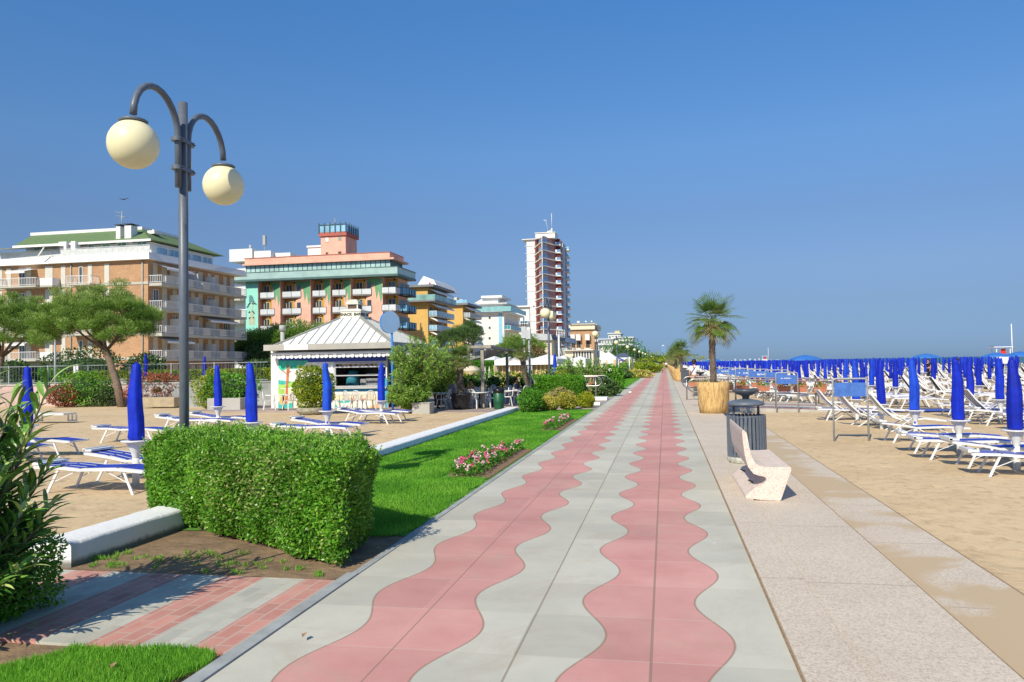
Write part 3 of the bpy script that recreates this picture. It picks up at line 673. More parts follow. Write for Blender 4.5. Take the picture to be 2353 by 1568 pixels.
# ------------------------------------------------------------------ closed umbrellas with tables
def canopy(seed, far=False, lean=.03):
    rg = random.Random(seed); b = MB(); n = 28 if not far else 8
    a0 = rg.uniform(0, 6); k = rg.choice([5, 6, 7])
    jit = lambda t, z: 1+.075*math.sin(k*t+a0+2.2*z)*min(1, (1.85-z)*2)+.045*math.sin(11*t-a0+3*z)
    if far: jit = None
    pr = [(.098,.665),(.106,.70),(.106,.82),(.104,1.0),(.100,1.2),(.090,1.4),(.076,1.58),(.066,1.68),(.058,1.755),(.052,1.78),(.02,1.795),(.012,1.815)]
    if far: pr = [(.095,.67),(.098,.9),(.082,1.4),(.052,1.75),(.03,1.80)]
    b.lathe([(r*rg.uniform(.95, 1.05), z) for r, z in pr], (0,0,0), n, jitter=jit)
    for i, (x, y, z) in enumerate(b.v):
        q = (z-.66); b.v[i] = (x+lean*q*q*math.cos(a0)+.012*math.sin(z*7+a0), y+lean*q*q*math.sin(a0), z)
    return b
def table_mb():
    b = MB(); b.lathe([(.045,.36),(.05,.42),(.065,.47),(.10,.56),(.135,.63),(.19,.638),(.205,.645),(.205,.66),(.19,.662),(.02,.66)], n=28); return b
def make_umbrella(v, name='beach_umbrella', lean=.05):
    root = empty(name)
    canopy(v, lean=lean).build('canopy', BLUEC, root)
    table_mb().build('table', PLASTIC, root)
    b = MB(); b.tube([(0,0,-.1),(0,0,.40)], .05, 14); b.tube([(0,0,.6),(0,0,.72)], .012, 6, 1)
    b.add([(.0,-.053,.40),(.03,-.047,.355),(0,-.053,.31),(-.03,-.047,.355)], [(0,1,2,3)], 2) if False else None
    pole = b.build('pole', [PLASTIC, SLATED], root)
    st = MB(); st.add([(0,-.0515,.42),(.034,-.0425,.38),(0,-.0515,.34),(-.034,-.0425,.38)], [(0,3,2,1)]); st.build('sticker', BLUEF, pole)
    return root
um = [make_umbrella(i, lean=l) for i, l in enumerate((.015, .03, -.025, .09))]
for o in um: snapshot(o)
used = [False]*4
def place_umb(k, x, y, z, rz, label, group):
    if not used[k]:
        used[k] = True; o = um[k]; o.location = (x, y, z); o.rotation_euler.z = rz; tag(o, label, 'beach umbrella', group); return o
    o = dup(um[k], (x, y, z), rz, label, group); o['category'] = 'beach umbrella'; return o
GL = 'closed blue umbrellas on the sand court'; GR = 'closed blue umbrellas on the open beach'
LU = [(*G(312,1012,.63), 'closed blue umbrella just left of the lamp post, nearest on the sand court'), (*G(579,970,.63), 'closed blue umbrella between the lamp post and the snack bar'), (*G(752,944,.63), 'closed blue umbrella in front of the snack bar, left of its serving window'),
      (*G(876,921,.63), 'closed blue umbrella covering the right side of the serving window'), (*G(501,934,.63), 'closed blue umbrella in the back row, before the yellow-green shrub'), (*G(63,977,.63), 'closed blue umbrella partly behind the oleander leaves at far left'), (-8.3, 6.2, 'closed blue umbrella standing just outside the left frame edge behind the bushes')]
for i, (x, y, l) in enumerate(LU): place_umb(i % 3, x, y, ZL, U(0, 6), l, GL)

def rails(b, pts, w=.02, h=.036, y=.27, m=0):
    for s in (-1, 1):
        for p, q in zip(pts, pts[1:]): b.bar((p[0], s*y, p[1]), (q[0], s*y, q[1]), w, h, m)
def panel(b, p, q, y0, y1, m): b.add([(p[0],y0,p[1]),(q[0],y0,q[1]),(q[0],y1,q[1]),(p[0],y1,p[1]),(p[0],y0,p[1]-.006),(q[0],y0,q[1]-.006),(q[0],y1,q[1]-.006),(p[0],y1,p[1]-.006)], [(0,1,2,3),(7,6,5,4),(0,4,5,1),(2,6,7,3)], m)
def make_lounger(rise=.0, stripes=True):
    root = empty('sun_lounger')
    P = [(-.90,.35+rise*1.6),(-.5,.345+rise*.7),(-.18,.32),(.42,.335),(.90,.30)]
    b = MB(); rails(b, P)
    for x, z in (P[0], P[-1], (-.18,.31), (.42,.32)): b.bar((x,-.27,z),(x,.27,z), .03, .03)
    b.build('frame', WHITEM, root)
    for sx in (-1, 1):
        for sy in (-1, 1):
            l = MB(); x0 = sx*.52; l.bar((x0, sy*.25, .33),(sx*.70, sy*.27, -.03), .018, .036, up=(1,0,0)); l.bar((sx*.22, sy*.235, .31),(sx*.62, sy*.25, .14), .008, .012)
            l.build('leg', WHITEM, root)
    b = MB()
    for p, q, k in ((P[0],P[1],1),(P[1],P[2],1),(P[2],P[3],0),(P[3],P[4],0)):
        pz, qz = (p[0]+.02, p[1]+.02), (q[0]-.015, q[1]+.02)
        if k and stripes:
            for ya, yb, mi in ((-.245,-.22,1),(-.22,-.11,0),(-.11,-.075,1),(-.075,.075,0),(.075,.11,1),(.11,.22,0),(.22,.245,1)): panel(b, pz, qz, ya, yb, mi)
        else:
            panel(b, pz, qz, -.245, -.2, 1); panel(b, pz, qz, -.2, .2, 0); panel(b, pz, qz, .2, .245, 1)
    b.build('fabric', [BLUEF, WHITEM], root)
    b = MB(); b.box(-.95,-.80,-.25,.25,.38+rise*1.6,.41+rise*1.6); b.bar((-.93,-.25,.40+rise*1.6),(-.93,.25,.40+rise*1.6), .05, .05); b.build('sunshade', WHITEM, root)
    return root
NAVY = mat('navy_stripe', (.022,.028,.06), .8, .1, 8.)
def make_deckchair(stripemat, seat_blue=False):
    root = empty('deck_chair')
    bk = [(-.95,.92),(-.72,.62),(-.45,.36),(-.2,.27)]; st = [(-.2,.27),(.25,.33),(.75,.27)]
    b = MB(); rails(b, bk); rails(b, st); b.bar((-.95,-.27,.92),(-.95,.27,.92), .03,.03); b.bar((.75,-.27,.27),(.75,.27,.27), .03,.03); b.build('frame', WHITEM, root)
    for sy in (-1, 1):
        l = MB(); l.bar((-.52,sy*.3,.52),(.25,sy*.3,-.02), .022,.05, up=(0,1,0)); l.build('leg', WHITEM, root)
        l = MB(); l.bar((.2,sy*.285,.50),(-.55,sy*.285,-.02), .022,.05, up=(0,1,0)); l.build('leg', WHITEM, root)
        l = MB(); l.bar((-.55,sy*.31,.55),(.22,sy*.31,.50), .05,.022); l.build('armrest', WHITEM, root)
    b = MB()
    for p, q in list(zip(bk, bk[1:]))+list(zip(st, st[1:])):
        for j in range(9): panel(b, (p[0],p[1]+.01), (q[0],q[1]+.01), -.24+j*.0534, -.24+(j+1)*.0534, (j % 2))
    b.build('fabric', [WHITEM, stripemat], root)
    return root
lg = [make_lounger(0), make_lounger(.05), make_lounger(.0, False)]
dk = [make_deckchair(NAVY), make_deckchair(BLUEF)]
for o in lg+dk: snapshot(o)
usedl = {}
def place(o, x, y, z, rz, label, cat, group):
    if o.name not in usedl:
        usedl[o.name] = 1; o.location = (x, y, z); o.rotation_euler.z = rz; return tag(o, label, cat, group)
    return tag(dup(o, (x, y, z), rz, label, group), label, cat, group)
# left sand court: pairs either side of each umbrella post
GLL = 'white framed loungers on the sand court'
names = ['by the nearest umbrella left of the lamp', 'by the umbrella right of the lamp post', 'by the umbrella left of the serving window', 'by the umbrella right of the serving window', 'by the back row umbrella', 'by the umbrella half hidden by oleander', 'by the umbrella at the frame edge']
for i, (x, y, l) in enumerate(LU):
    for s, w_ in ((-1, 'near-side'), (1, 'far-side')):
        place(lg[(i+(s > 0)) % 2], x-.12+U(-.08,.08), y+s*.5, ZL, U(-.05,.05), f'{w_} white and blue sun lounger {names[i]}', 'sun lounger', GLL)
for k, (u, v, l) in enumerate([(235,985,'low white and blue lounger just left of the lamp post, back row'), (375,965,'farther low lounger left of the lamp post, back row')]):
    x, y = G(u, v, .3); place(lg[k], x+.85, y, ZL, 0, l, 'sun lounger', GLL)
# white moulded plastic lounger behind the oleander
t = empty('plastic_lounger', 'plain white moulded plastic lounger behind the oleander tips', 'sun lounger', (*G(170,968,ZL), ZL))
b = MB(); b.box(-1.5,.1,-.6,0,.24,.30); b.build('bed', PLASTIC, t)
for x in (-1.4,-.05):
    b = MB(); b.prism([(x-.18,-.02),(x+.18,-.02),(x+.18,.0),(x-.18,.0)], 0, .05); b.box(x-.18,x-.14,-.04,0,0,.25); b.box(x+.14,x+.18,-.04,0,0,.25); b.box(x-.02,x+.02,-.04,0,0,.25); b.build('leg', PLASTIC, t)

# open beach ----------------------------------------------------------
ROWX = [5.52+3.6*i for i in range(13)]
first = ['nearest the camera at the right frame edge', 'second from the camera, leaning, in the promenade-side row', 'third from the camera in the promenade-side row', 'fourth from the camera in the promenade-side row', 'fifth in the promenade-side row, behind the near sign frame']
row1 = [(5.52,13.95),(5.42,16.15),(5.54,19.2),(5.5,21.85),(5.5,24.5)]
pos = []
for i, (x, y) in enumerate(row1): pos.append((x, y, 'closed blue umbrella '+first[i]))
for i, X in enumerate(ROWX):
    y = 35.6 if i == 0 else max(14., X/.45)+(.9*i) % 2.65
    while y < 330:
        if not (i > 0 and 27.6 < y < 31.5) and not (y > 60 and random.random() < .14): pos.append((X+U(-.18,.18), y+U(-.15,.15), None))
        y += 2.65
def vis(x, y): return x < .425*y+.6
pos = [p for p in pos if vis(p[0], p[1])]
def rowname(x): return ['promenade-side row', 'second row from the promenade', 'third row from the promenade'][min(2, int((x-3.7)/3.6))] if x < 14.5 else None
pos.sort(key=lambda p: math.hypot(p[0], p[1]))
ind = pos[:296]; rest = pos[296:]
def far_umb_mb(seed):
    b = canopy(seed, True); b.lathe([(.06,.5),(.13,.63),(.2,.65),(.01,.665)], n=8, m=1); b.tube([(0,0,-.1),(0,0,.5)], .05, 6, 1); return b
fume = [far_umb_mb(i).mesh('beach_umbrella', [BLUEC, PLASTIC]) for i in range(3)]
def single(me, name, loc, rz, label, cat, group, sc=1.):
    o = bpy.data.objects.new(name, me); COL.objects.link(o); o.location = loc; o.rotation_euler.z = rz; o.scale = (sc, sc, sc); return tag(o, label, cat, group)
cnt = {}
for i, (x, y, l) in enumerate(ind):
    d = math.hypot(x, y)
    if l is None:
        rn = rowname(x)
        if rn and d < 62:
            cnt[rn] = cnt.get(rn, 0)+1
            l = f'closed blue umbrella, number {cnt[rn]} from the camera, {rn}' if rn != 'promenade-side row' else f'closed blue umbrella of the promenade-side row, number {cnt[rn]} beyond the ramp'
        else: l = 'small closed blue umbrella far out among the dense umbrella rows'
    if d < 45: place_umb(i % 3 if i != 1 else 3, x, y, ZR, U(0, 6) if i != 1 else pi*.9, l, GR)
    else: single(fume[i % 3], 'beach_umbrella', (x, y, ZR), U(0, 6), l, 'beach umbrella', GR, U(.95, 1.06))
def merged(name, meshes_mb, mats, places, label, cat):
    arr = [(np.array(b.v), b.f, b.m, b.s) for b in meshes_mb]; V = []; Fc = []; M = []; S = []; o = 0
    for k, (x, y, z, rz, sc) in enumerate(places):
        v, f, m, s = arr[k % len(arr)]; c, sn = math.cos(rz)*sc, math.sin(rz)*sc
        V.append(np.stack([v[:,0]*c-v[:,1]*sn+x, v[:,0]*sn+v[:,1]*c+y, v[:,2]*sc+z], 1))
        Fc += [tuple(i+o for i in q) for q in f]; M += m; S += s; o += len(v)
    me = bpy.data.meshes.new(name); me.from_pydata(np.concatenate(V).tolist(), [], Fc)
    for mt in mats: me.materials.append(mt)
    me.polygons.foreach_set('material_index', M); me.polygons.foreach_set('use_smooth', S); me.update()
    ob = bpy.data.objects.new(name, me); COL.objects.link(ob); return tag(ob, label, cat, kind='stuff')
merged('distant_umbrellas', [far_umb_mb(i) for i in range(3)], [BLUEC, PLASTIC], [(x,y,ZR,U(0,6),U(.95,1.06)) for x, y, _ in rest], 'mass of tiny closed blue umbrellas filling the far end of the beach', 'umbrellas')
# loungers
def far_lounger_mb(kind):
    b = MB()
    if kind == 0:
        P = [(-.9,.36),(-.3,.33),(.4,.34),(.9,.31)]; rails(b, P, .03, .06)
        for p, q in zip(P, P[1:]): panel(b, (p[0],p[1]+.02), (q[0],q[1]+.02), -.25, .25, 1 if p[0] > -.5 else 0)
        for sx in (-1, 1):
            for sy in (-1, 1): b.bar((sx*.52, sy*.25, .33),(sx*.70, sy*.27, -.03), .03, .05, up=(1,0,0))
    elif kind == 1:
        bk = [(-.9,.85),(-.45,.38),(.0,.30),(.8,.32)]; rails(b, bk, .03, .06)
        for p, q in zip(bk, bk[1:]): panel(b, (p[0],p[1]+.02), (q[0],q[1]+.02), -.25, .25, 1 if p[0] > -.5 else 0)
        for sy in (-1, 1): b.bar((-.5,sy*.27,.5),(.3,sy*.27,-.02), .03,.05, up=(0,1,0)); b.bar((.4,sy*.27,.33),(-.55,sy*.27,-.02), .03,.05, up=(0,1,0))
    else:                                  # folded chairs leaning, mostly white
        for j in range(3):
            bk = [(-.7+.12*j,.95-.1*j),(-.2+.12*j,.2),(.5,.12+.05*j)]; rails(b, bk, .03, .05, .25)
            panel(b, bk[0], bk[1], -.22, .22, 0 if j else 2)
    return b
flm = [far_lounger_mb(k) for k in (0, 1, 2, 0, 1)]; flme = [m.mesh('sun_lounger', [WHITEM, BLUEF, NAVY]) for m in flm]
lpos = []
for (x, y, l) in pos:
    for s in (-1, 1): lpos.append((x-.1+U(-.1,.1), y+s*(.5+U(0,.08)), s))
lpos.sort(key=lambda p: math.hypot(p[0], p[1])); GB = 'white framed loungers on the open beach'
cnt = {}; q = 0
for i, (x, y, s) in enumerate(lpos[:288]):
    d = math.hypot(x, y)
    if d < 33:
        side = 'near-side' if s < 0 else 'far-side'
        rn = rowname(x) or 'inner row'; cnt[rn] = cnt.get(rn, 0)+1
        # upright chairs stand by the fourth and fifth umbrellas
        if x < 7 and 18.9 < y < 24.9: continue
        place(lg[q % 3], x+.1, y, ZR, U(-.11,.11), f'{side} white and blue lounger, number {cnt[rn]} from the camera, {rn}', 'sun lounger', GB); q += 1
    else:
        k = random.choice([0,1,2,3,0,3]) if x > 7 else random.choice([0,3,1])
        rn = rowname(x)
        if rn and d < 45:
            cnt[rn] = cnt.get(rn, 0)+1; l = f'{["flat","upright","folded","flat","upright"][k]} white beach lounger, number {cnt[rn]} from the camera, {rn}'
        else: l = 'small white beach lounger among the dense rows of umbrellas'
        single(flme[k], 'sun_lounger', (x, y, ZR), U(-.12,.12), l, 'sun lounger', GB)
merged('distant_loungers', flm, [WHITEM, BLUEF, NAVY], [(x,y,ZR,U(-.12,.12),1) for x, y, s in lpos[288:]], 'mass of tiny white loungers under the far umbrellas', 'loungers')
GD = 'upright deck chairs by the promenade-side umbrellas'
for (u, v, k, rz, l) in [(370,985,1,.05,'blue deck chair with crossed white legs seen through the near sign frame'), (600,1045,1,.12,'blue deck chair with crossed white legs right of the near sign frame'), (960,1095,0,.0,'deck chair with raised navy and white striped back, by the third umbrella'), (1840,1000,0,.1,'striped deck chair at the right, in the second umbrella row')]:
    x, y = G(*zPR(u, v), ZR); place(dk[k], x+.1, y+.2, ZR, rz, l, 'deck chair', GD)

# open umbrellas amid the rows
def open_umb(x, y, r, c, l):
    t = empty('open_umbrella', l, 'beach umbrella', (x, y, ZR)); b = MB(); n = 8; vs = [(0,0,2.2)]
    b.lathe([(r,1.78),(r*.98,1.85),(r*.6,2.05),(.03,2.2)], n=8, sm=False); b.build('canopy', c, t)
    b = MB(); b.tube([(0,0,0),(0,0,2.15)], .025, 8); b.build('pole', WHITEM, t)
OB = mat('open_blue_canvas', (.03,.16,.52), .7, .1, 3.)
for (u, Y, l) in [(1850, 62, 'open bright blue umbrella standing out above the closed ones in mid beach'), (2128, 75, 'open pale blue umbrella near the middle right of the beach'), (2290, 80, 'open blue umbrella left of the lifeguard tower'), (2345, 70, 'open blue umbrella at the right frame edge by the lifeguard tower'), (1640, 120, 'open blue umbrella far off near the palm')]:
    x, z = aY(u, 830, Y); open_umb(x, Y, 1.25, OB, l)

# blue mat across the sand
b = MB(); x0, y0 = G(*zPR(600, 868), ZR); b.poly([(6.0,28.6,ZR+.035),(60,28.6,ZR+.035),(60,30.0,ZR+.035),(6.0,30.0,ZR+.035)]); tag(b.build('beach_mat', mat('blue_mat', (.05,.10,.42), .85, .15, 3., bmp=.3)), 'long blue walkway mat laid over the sand from the ramp toward the sea', 'mat')
# ------------------------------------------------------------------ ramp to the beach with steel rails
b = MB()
b.add([(1.905,29.0,-.35),(6.1,29.0,-.35),(6.1,34.4,-.35),(1.905,34.4,-.35),(1.905,29.0,-.002),(6.1,29.0,-.16),(6.1,34.4,-.16),(1.905,34.4,-.002)], [(0,3,2,1),(4,5,6,7),(0,1,5,4),(1,2,6,5),(2,3,7,6),(3,0,4,7)])
b.add([(1.905,29.35,.002),(6.1,29.35,-.156),(6.1,29.95,-.156),(1.905,29.95,.002)], [(0,1,2,3)], 1)
b.add([(1.905,32.0,.002),(6.1,32.0,-.156),(6.1,32.6,-.156),(1.905,32.6,.002)], [(0,1,2,3)], 1)
struct('beach_ramp', b, [mat('pale_concrete', (.46,.43,.38), .85, .15, 2., bmp=.3), mat('ramp_red_tiles', (.42,.22,.2), .85, .1, 2.)])
def rz_(x): return -.16*max(0, (x-1.9)/4.2)
def flower_box(x, y, z, label, group, fl=REDFL, w=.4, rz=0):
    t = empty('flower_box', label, 'flower box', (x, y, z), rz, group)
    b = MB(); b.add([(-w/2,-.06,0),(w/2,-.06,0),(w/2,.06,0),(-w/2,.06,0),(-w/2-.02,-.085,.16),(w/2+.02,-.085,.16),(w/2+.02,.085,.16),(-w/2-.02,.085,.16)], [(0,3,2,1),(4,5,6,7),(0,1,5,4),(1,2,6,5),(2,3,7,6),(3,0,4,7)])
    b.box(-w/2-.03,w/2+.03,-.095,.095,.161,.185); b.build('trough', TERRA, t)
    lm = LM(); n = 90; P = np.stack([RNG.uniform(-w/2, w/2, n), RNG.uniform(-.08, .08, n), RNG.uniform(.16, .30, n)], 1); cloud(lm, P, rdir(n), .055, .04, 1., vmean=.45, up=.4); lm.build('leaves', L_HEDGE2, t)
    lm = LM(); n = random.choice([4, 9, 14]); P = np.stack([RNG.uniform(-w/2, w/2, n), RNG.uniform(-.09, .09, n), RNG.uniform(.26, .4, n)], 1)
    P = np.repeat(P, 5, 0)+RNG.normal(0, .012, (n*5, 3)); lm.leaves(P, rdir(n*5), rdir(n*5), .035, .03, .5); lm.build('flowers', fl, t)
    return t
def handrail(name, label, x0, x1, y, posts, slope=True, loopend=True, z1=1.0, z0=.54, group='stainless steel ramp handrails'):
    t = empty(name, label, 'handrail', (x0, y, 0), group=group); f = rz_ if slope else (lambda x: 0.)
    b = MB(); xs = np.linspace(x0+.24, x1, 8); r = (z1-z0)/2
    pts = [(x-x0, 0, z1+f(x)) for x in xs[::-1]]
    c = (xs[0]-x0, (z1+z0)/2)
    pts += [(c[0]-r*math.sin(pi*i/10), 0, c[1]+r*math.cos(pi*i/10)) for i in range(1, 10)]
    pts += [(x-x0, 0, z0+f(x)) for x in xs]
    b.tube(pts, .023, 10); b.build('rail', STEEL, t)
    for x in posts:
        b = MB(); b.tube([(x-x0, .045, f(x)-.02), (x-x0, .045, z1+f(x)-.03)], .03, 10); b.build('post', STEEL, t)
    return t
nx = [1.2]+[aY(*zP6(x, 1100), 29.35)[0] for x in (940, 1335, 1727)]+[6.0]
handrail('handrail', 'near double steel handrail of the ramp, behind the reed-clad planter', .8, 6.1, 29.35, nx)
fx = [.9, 1.9]+[aY(*zP6(x, 1100), 34.1)[0] for x in (870, 1210, 1560)]+[6.2, 7.4]
handrail('handrail', 'far double steel handrail of the ramp', .72, 7.5, 34.1, fx)
k = 0
for (x, y, n_) in [(c, 29.27, 'near') for c in (2.2, 2.75, 3.45, 4.15, 4.7, 5.35)]+[(c, 34.02, 'far') for c in (1.2, 1.75, 3.1, 3.75, 4.6, 5.5, 6.3, 7.0)]:
    k += 1; flower_box(x, y, .60+rz_(x), f'terracotta flower box hung on the {n_} ramp handrail, {["first","second","third","fourth","fifth","sixth","seventh","eighth"][(k-1) if k < 7 else k-7]} from the promenade', 'terracotta flower boxes on the ramp rails')

# text as mesh
def text(s, size, name, m, parent, loc, rot, ext=.004, bold=0.):
    c = bpy.data.curves.new(name, 'FONT'); c.body = s; c.size = size; c.extrude = ext; c.align_x = 'CENTER'; c.align_y = 'CENTER'; c.offset = bold; c.resolution_u = 3
    tmp = bpy.data.objects.new('tmp_text', c); COL.objects.link(tmp); bpy.context.view_layer.update()
    me = bpy.data.meshes.new_from_object(tmp.evaluated_get(bpy.context.evaluated_depsgraph_get())); COL.objects.unlink(tmp); bpy.data.objects.remove(tmp)
    me.name = name; me.materials.clear(); me.materials.append(m); o = bpy.data.objects.new(name, me); COL.objects.link(o)
    if parent is not None: o.parent = parent
    o.location = loc; o.rotation_euler = rot; return o
SIGNB = mat('blue_sign_vinyl', (.06,.16,.50), .45, .18, 9.); SIGNW = mat('sign_white', (.8,.8,.8), .5)
def sign_frame(x, y, label, w=.73, txt=None, pat=False):
    t = empty('sign_frame', label, 'sign', (x, y, ZR), group='blue signs in galvanised tube frames')
    b = MB(); r = .07; pts = [(0,0,-.1),(0,0,1.40-r)]+[(r-r*math.cos(pi/2*i/5), 0, 1.40-r+r*math.sin(pi/2*i/5)) for i in range(1, 6)]+[(w-r+r*math.sin(pi/2*i/5), 0, 1.40-r+r*math.cos(pi/2*i/5)) for i in range(0, 6)]+[(w,0,-.1)]
    b.tube(pts, .021, 10); b.build('frame', GALV, t)
    b = MB(); b.box(.03,w-.03,-.008,.008,1.00,1.31); b.build('sign_panel', SIGNB, t)
    if txt: text(txt, .15, 'lettering', SIGNW, t, (w*.62, -.012, 1.155), (pi/2,0,0), .002, .004)
    if pat:
        b = MB()
        for i in range(7): a = U(0, 6.28); b.prism([(.2+i*.05+.03*math.cos(a+q), 1.2+.03*math.sin(a*3+q)) for q in (0, 2.1, 4.2)], 0, .001)
        b2 = MB(); b2.v = [(p[0], -.0095-p[2], p[1]) for p in b.v]; b2.f = b.f; b2.m = b.m; b2.s = b.s; b2.build('worn_patch', SIGNW, t)
    return t
x, y = G(1917, 1014, ZR); sign_frame(x, y, 'nearest blank blue sign in a bent tube frame standing in the sand')
x, y = G(1792.5, 950, ZR+.03); sign_frame(x, 28.85, 'blue sign frame with worn pale patches at the foot of the ramp wall', pat=True)
for (xx, Y, l, tx) in [(1225, 36.6, 'blank blue framed sign just beyond the ramp', None), (1062, 40.5, 'blue framed sign with white lettering at its right end, beyond the ramp', 'RIS BAJ'), (937, 45, 'blue framed sign with white disc and pale lettering beyond the ramp', 'STABILIM'), (868, 49, 'farthest but one blue framed sign beyond the ramp', 'BAR'), (737, 54, 'farthest blue framed sign, nearest the fan palm trunk', 'SPIAGGIA')]:
    X_ = aY(*zP6(xx, 830), Y)[0]; t = sign_frame(X_, Y, l, .95, None)
    if tx:
        b = MB(); q = .42
        while q < .9: h_ = U(.05,.11); w2 = U(.012,.03); b.box(q, q+w2, -.0135, -.0105, 1.155-h_/2, 1.155+h_/2); b.box(q+w2+.002, q+w2+.03, -.0135, -.0105, 1.10+U(0,.08), 1.13+U(0,.07)); q += w2+.045
        b.build('lettering', SIGNW, t)
    if xx == 937: b = MB(); b.lathe([(.001,.004),(.05,.0)], n=12); o = b.build('disc', SIGNW, t); o.location = (.2, -.012, 1.155); o.rotation_euler = (pi/2,0,0)

# ------------------------------------------------------------------ hedges
def hedge(name, label, poly, z0, z1, dens, L, W, m, parent=None, group=None, wob=.05, vmean=.5, top_shoots=0, cat='hedge', round_=.12, lod=1., pr=False):
    cx = sum(p[0] for p in poly)/len(poly); cy = sum(p[1] for p in poly)/len(poly)
    root = empty(name, label, cat, (cx, cy, z0), group=group)
    lm = LM(); Q = [(x-cx, y-cy) for x, y in poly]; n = len(Q); h = z1-z0; ph = RNG.uniform(0, 6, 6)
    def disp(P): return wob*(np.sin(P[:,0]*3.1+ph[0]+2*P[:,2])*np.sin(P[:,1]*3.7+ph[1]+1.3*P[:,2])+.6*np.sin(P[:,0]*7.3+ph[2])*np.sin(P[:,1]*6.1+P[:,2]*6+ph[3]))
    PP = []; NN = []
    for i in range(n):
        a, c = np.array(Q[i]), np.array(Q[(i+1) % n]); e = c-a; le = np.linalg.norm(e); nr = np.array([e[1], -e[0], 0])/le
        k = int(le*h*dens); u = RNG.uniform(0, 1, k); v = RNG.uniform(.03, 1, k)**.9
        P = np.stack([a[0]+e[0]*u, a[1]+e[1]*u, v*h], 1); inset = round_*np.clip((v-.8)/.2, 0, 1)**2+.10*np.clip((.25-v)/.25, 0, 1)
        P = P-nr*inset[:, None]-nr*(RNG.uniform(0, 1, k)**2*.10)[:, None]; Nr = np.tile(nr, (k, 1)); Nr[:, 2] += .25+np.clip((v-.8)*4, 0, 1)
        P = P+nr*disp(P)[:, None]; PP.append(P); NN.append(Nr)
    xs = [p[0] for p in Q]; ys = [p[1] for p in Q]; A = (max(xs)-min(xs))*(max(ys)-min(ys)); k = int(A*dens*1.0)
    P = np.stack([RNG.uniform(min(xs), max(xs), k), RNG.uniform(min(ys), max(ys), k), np.full(k, h)], 1); ins = np.ones(k, bool)
    for i in range(n):
        a, c = Q[i], Q[(i+1) % n]; ins &= ((c[0]-a[0])*(P[:,1]-a[1])-(c[1]-a[1])*(P[:,0]-a[0])) > .05
    P = P[ins]; P[:, 2] += disp(P)*.8-RNG.uniform(0, 1, len(P))**2*.09
    ed_ = np.full(len(P), 9.)
    for i in range(n): a, c = Q[i], Q[(i+1) % n]; ed_ = np.minimum(ed_, ((c[0]-a[0])*(P[:,1]-a[1])-(c[1]-a[1])*(P[:,0]-a[0]))/math.hypot(c[0]-a[0], c[1]-a[1]))
    P[:, 2] -= .45*round_*np.exp(-ed_/(.55*round_)); PP.append(P); NN.append(np.tile([0,0,1.], (len(P), 1))+RNG.normal(0, .3, (len(P), 3)))
    P = np.concatenate(PP); Nn = np.concatenate(NN); Nn /= np.linalg.norm(Nn, axis=1, keepdims=True)
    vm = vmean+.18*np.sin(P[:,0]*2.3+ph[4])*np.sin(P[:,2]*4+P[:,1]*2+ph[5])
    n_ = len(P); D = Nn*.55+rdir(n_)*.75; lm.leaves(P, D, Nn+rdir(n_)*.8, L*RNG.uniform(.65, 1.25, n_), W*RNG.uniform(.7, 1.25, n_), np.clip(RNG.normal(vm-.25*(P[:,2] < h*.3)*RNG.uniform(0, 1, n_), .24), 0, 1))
    if top_shoots:
        idx = RNG.choice(len(P), top_shoots); S = P[idx]; keep = (S[:, 2] > h*.55) | (RNG.uniform(0, 1, top_shoots) < .3); S = S[keep]; SN = Nn[idx][keep]*.6+np.array([0,0,.7])
        for j in range(7):
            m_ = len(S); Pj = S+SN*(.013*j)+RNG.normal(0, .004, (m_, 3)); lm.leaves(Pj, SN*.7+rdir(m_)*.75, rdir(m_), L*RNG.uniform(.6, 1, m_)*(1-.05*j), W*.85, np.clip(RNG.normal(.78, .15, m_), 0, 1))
    if top_shoots > 2000:
        dk_ = (np.sin(P[:,0]*1.9+1.)*np.sin(P[:,2]*3.3+P[:,1])+RNG.normal(0, .5, n_)) > .62; idx = np.where(dk_)[0]; idx = idx[RNG.uniform(0, 1, len(idx)) < .35]
        lm.leaves(P[idx]+Nn[idx]*.02, D[idx]+rdir(len(idx))*.5, Nn[idx]+rdir(len(idx)), .035, .02, RNG.uniform(0, 1, len(idx)), m=1)
        m = [m, leafmat('dry_privet', (.16,.24,.05), (.34,.40,.12), (.55,.56,.26), .2)]
    lm.build('foliage', m, root)
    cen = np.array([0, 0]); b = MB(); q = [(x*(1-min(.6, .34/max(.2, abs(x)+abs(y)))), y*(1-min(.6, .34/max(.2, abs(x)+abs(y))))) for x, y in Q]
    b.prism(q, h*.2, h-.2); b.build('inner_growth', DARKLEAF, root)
    b = MB()
    for i in range(int(10*lod)):
        i0 = random.randrange(n); a, c = Q[i0], Q[(i0+1) % n]; t = U(.03, .97); x, y = (a[0]+(c[0]-a[0])*t)*.74, (a[1]+(c[1]-a[1])*t)*.74
        for _ in range(3): b.tube([(x, y, -.02), (x+U(-.06,.06), y+U(-.06,.06), h*.2), (x+U(-.14,.14), y+U(-.14,.14), h*.45)], [.014,.010,.005], 5)
    b.build('stems', BARK, root)
    return root
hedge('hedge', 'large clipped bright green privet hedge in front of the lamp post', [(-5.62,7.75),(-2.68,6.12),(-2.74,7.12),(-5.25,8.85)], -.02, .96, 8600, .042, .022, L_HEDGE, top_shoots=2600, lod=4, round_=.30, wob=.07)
hx0, hx1 = aY(1232,880,30.2)[0], aY(1337,880,30.2)[0]; hp = [(hx0,30.2),(hx1,30.2),(hx1,31.4),(hx0,31.4)]
hedge('hedge', 'dense rectangular green hedge in front of the ramp handrail on the left of the promenade', hp, 0, 1.14, 2600, .07, .045, L_HEDGE2, round_=.2, vmean=.62, top_shoots=300)
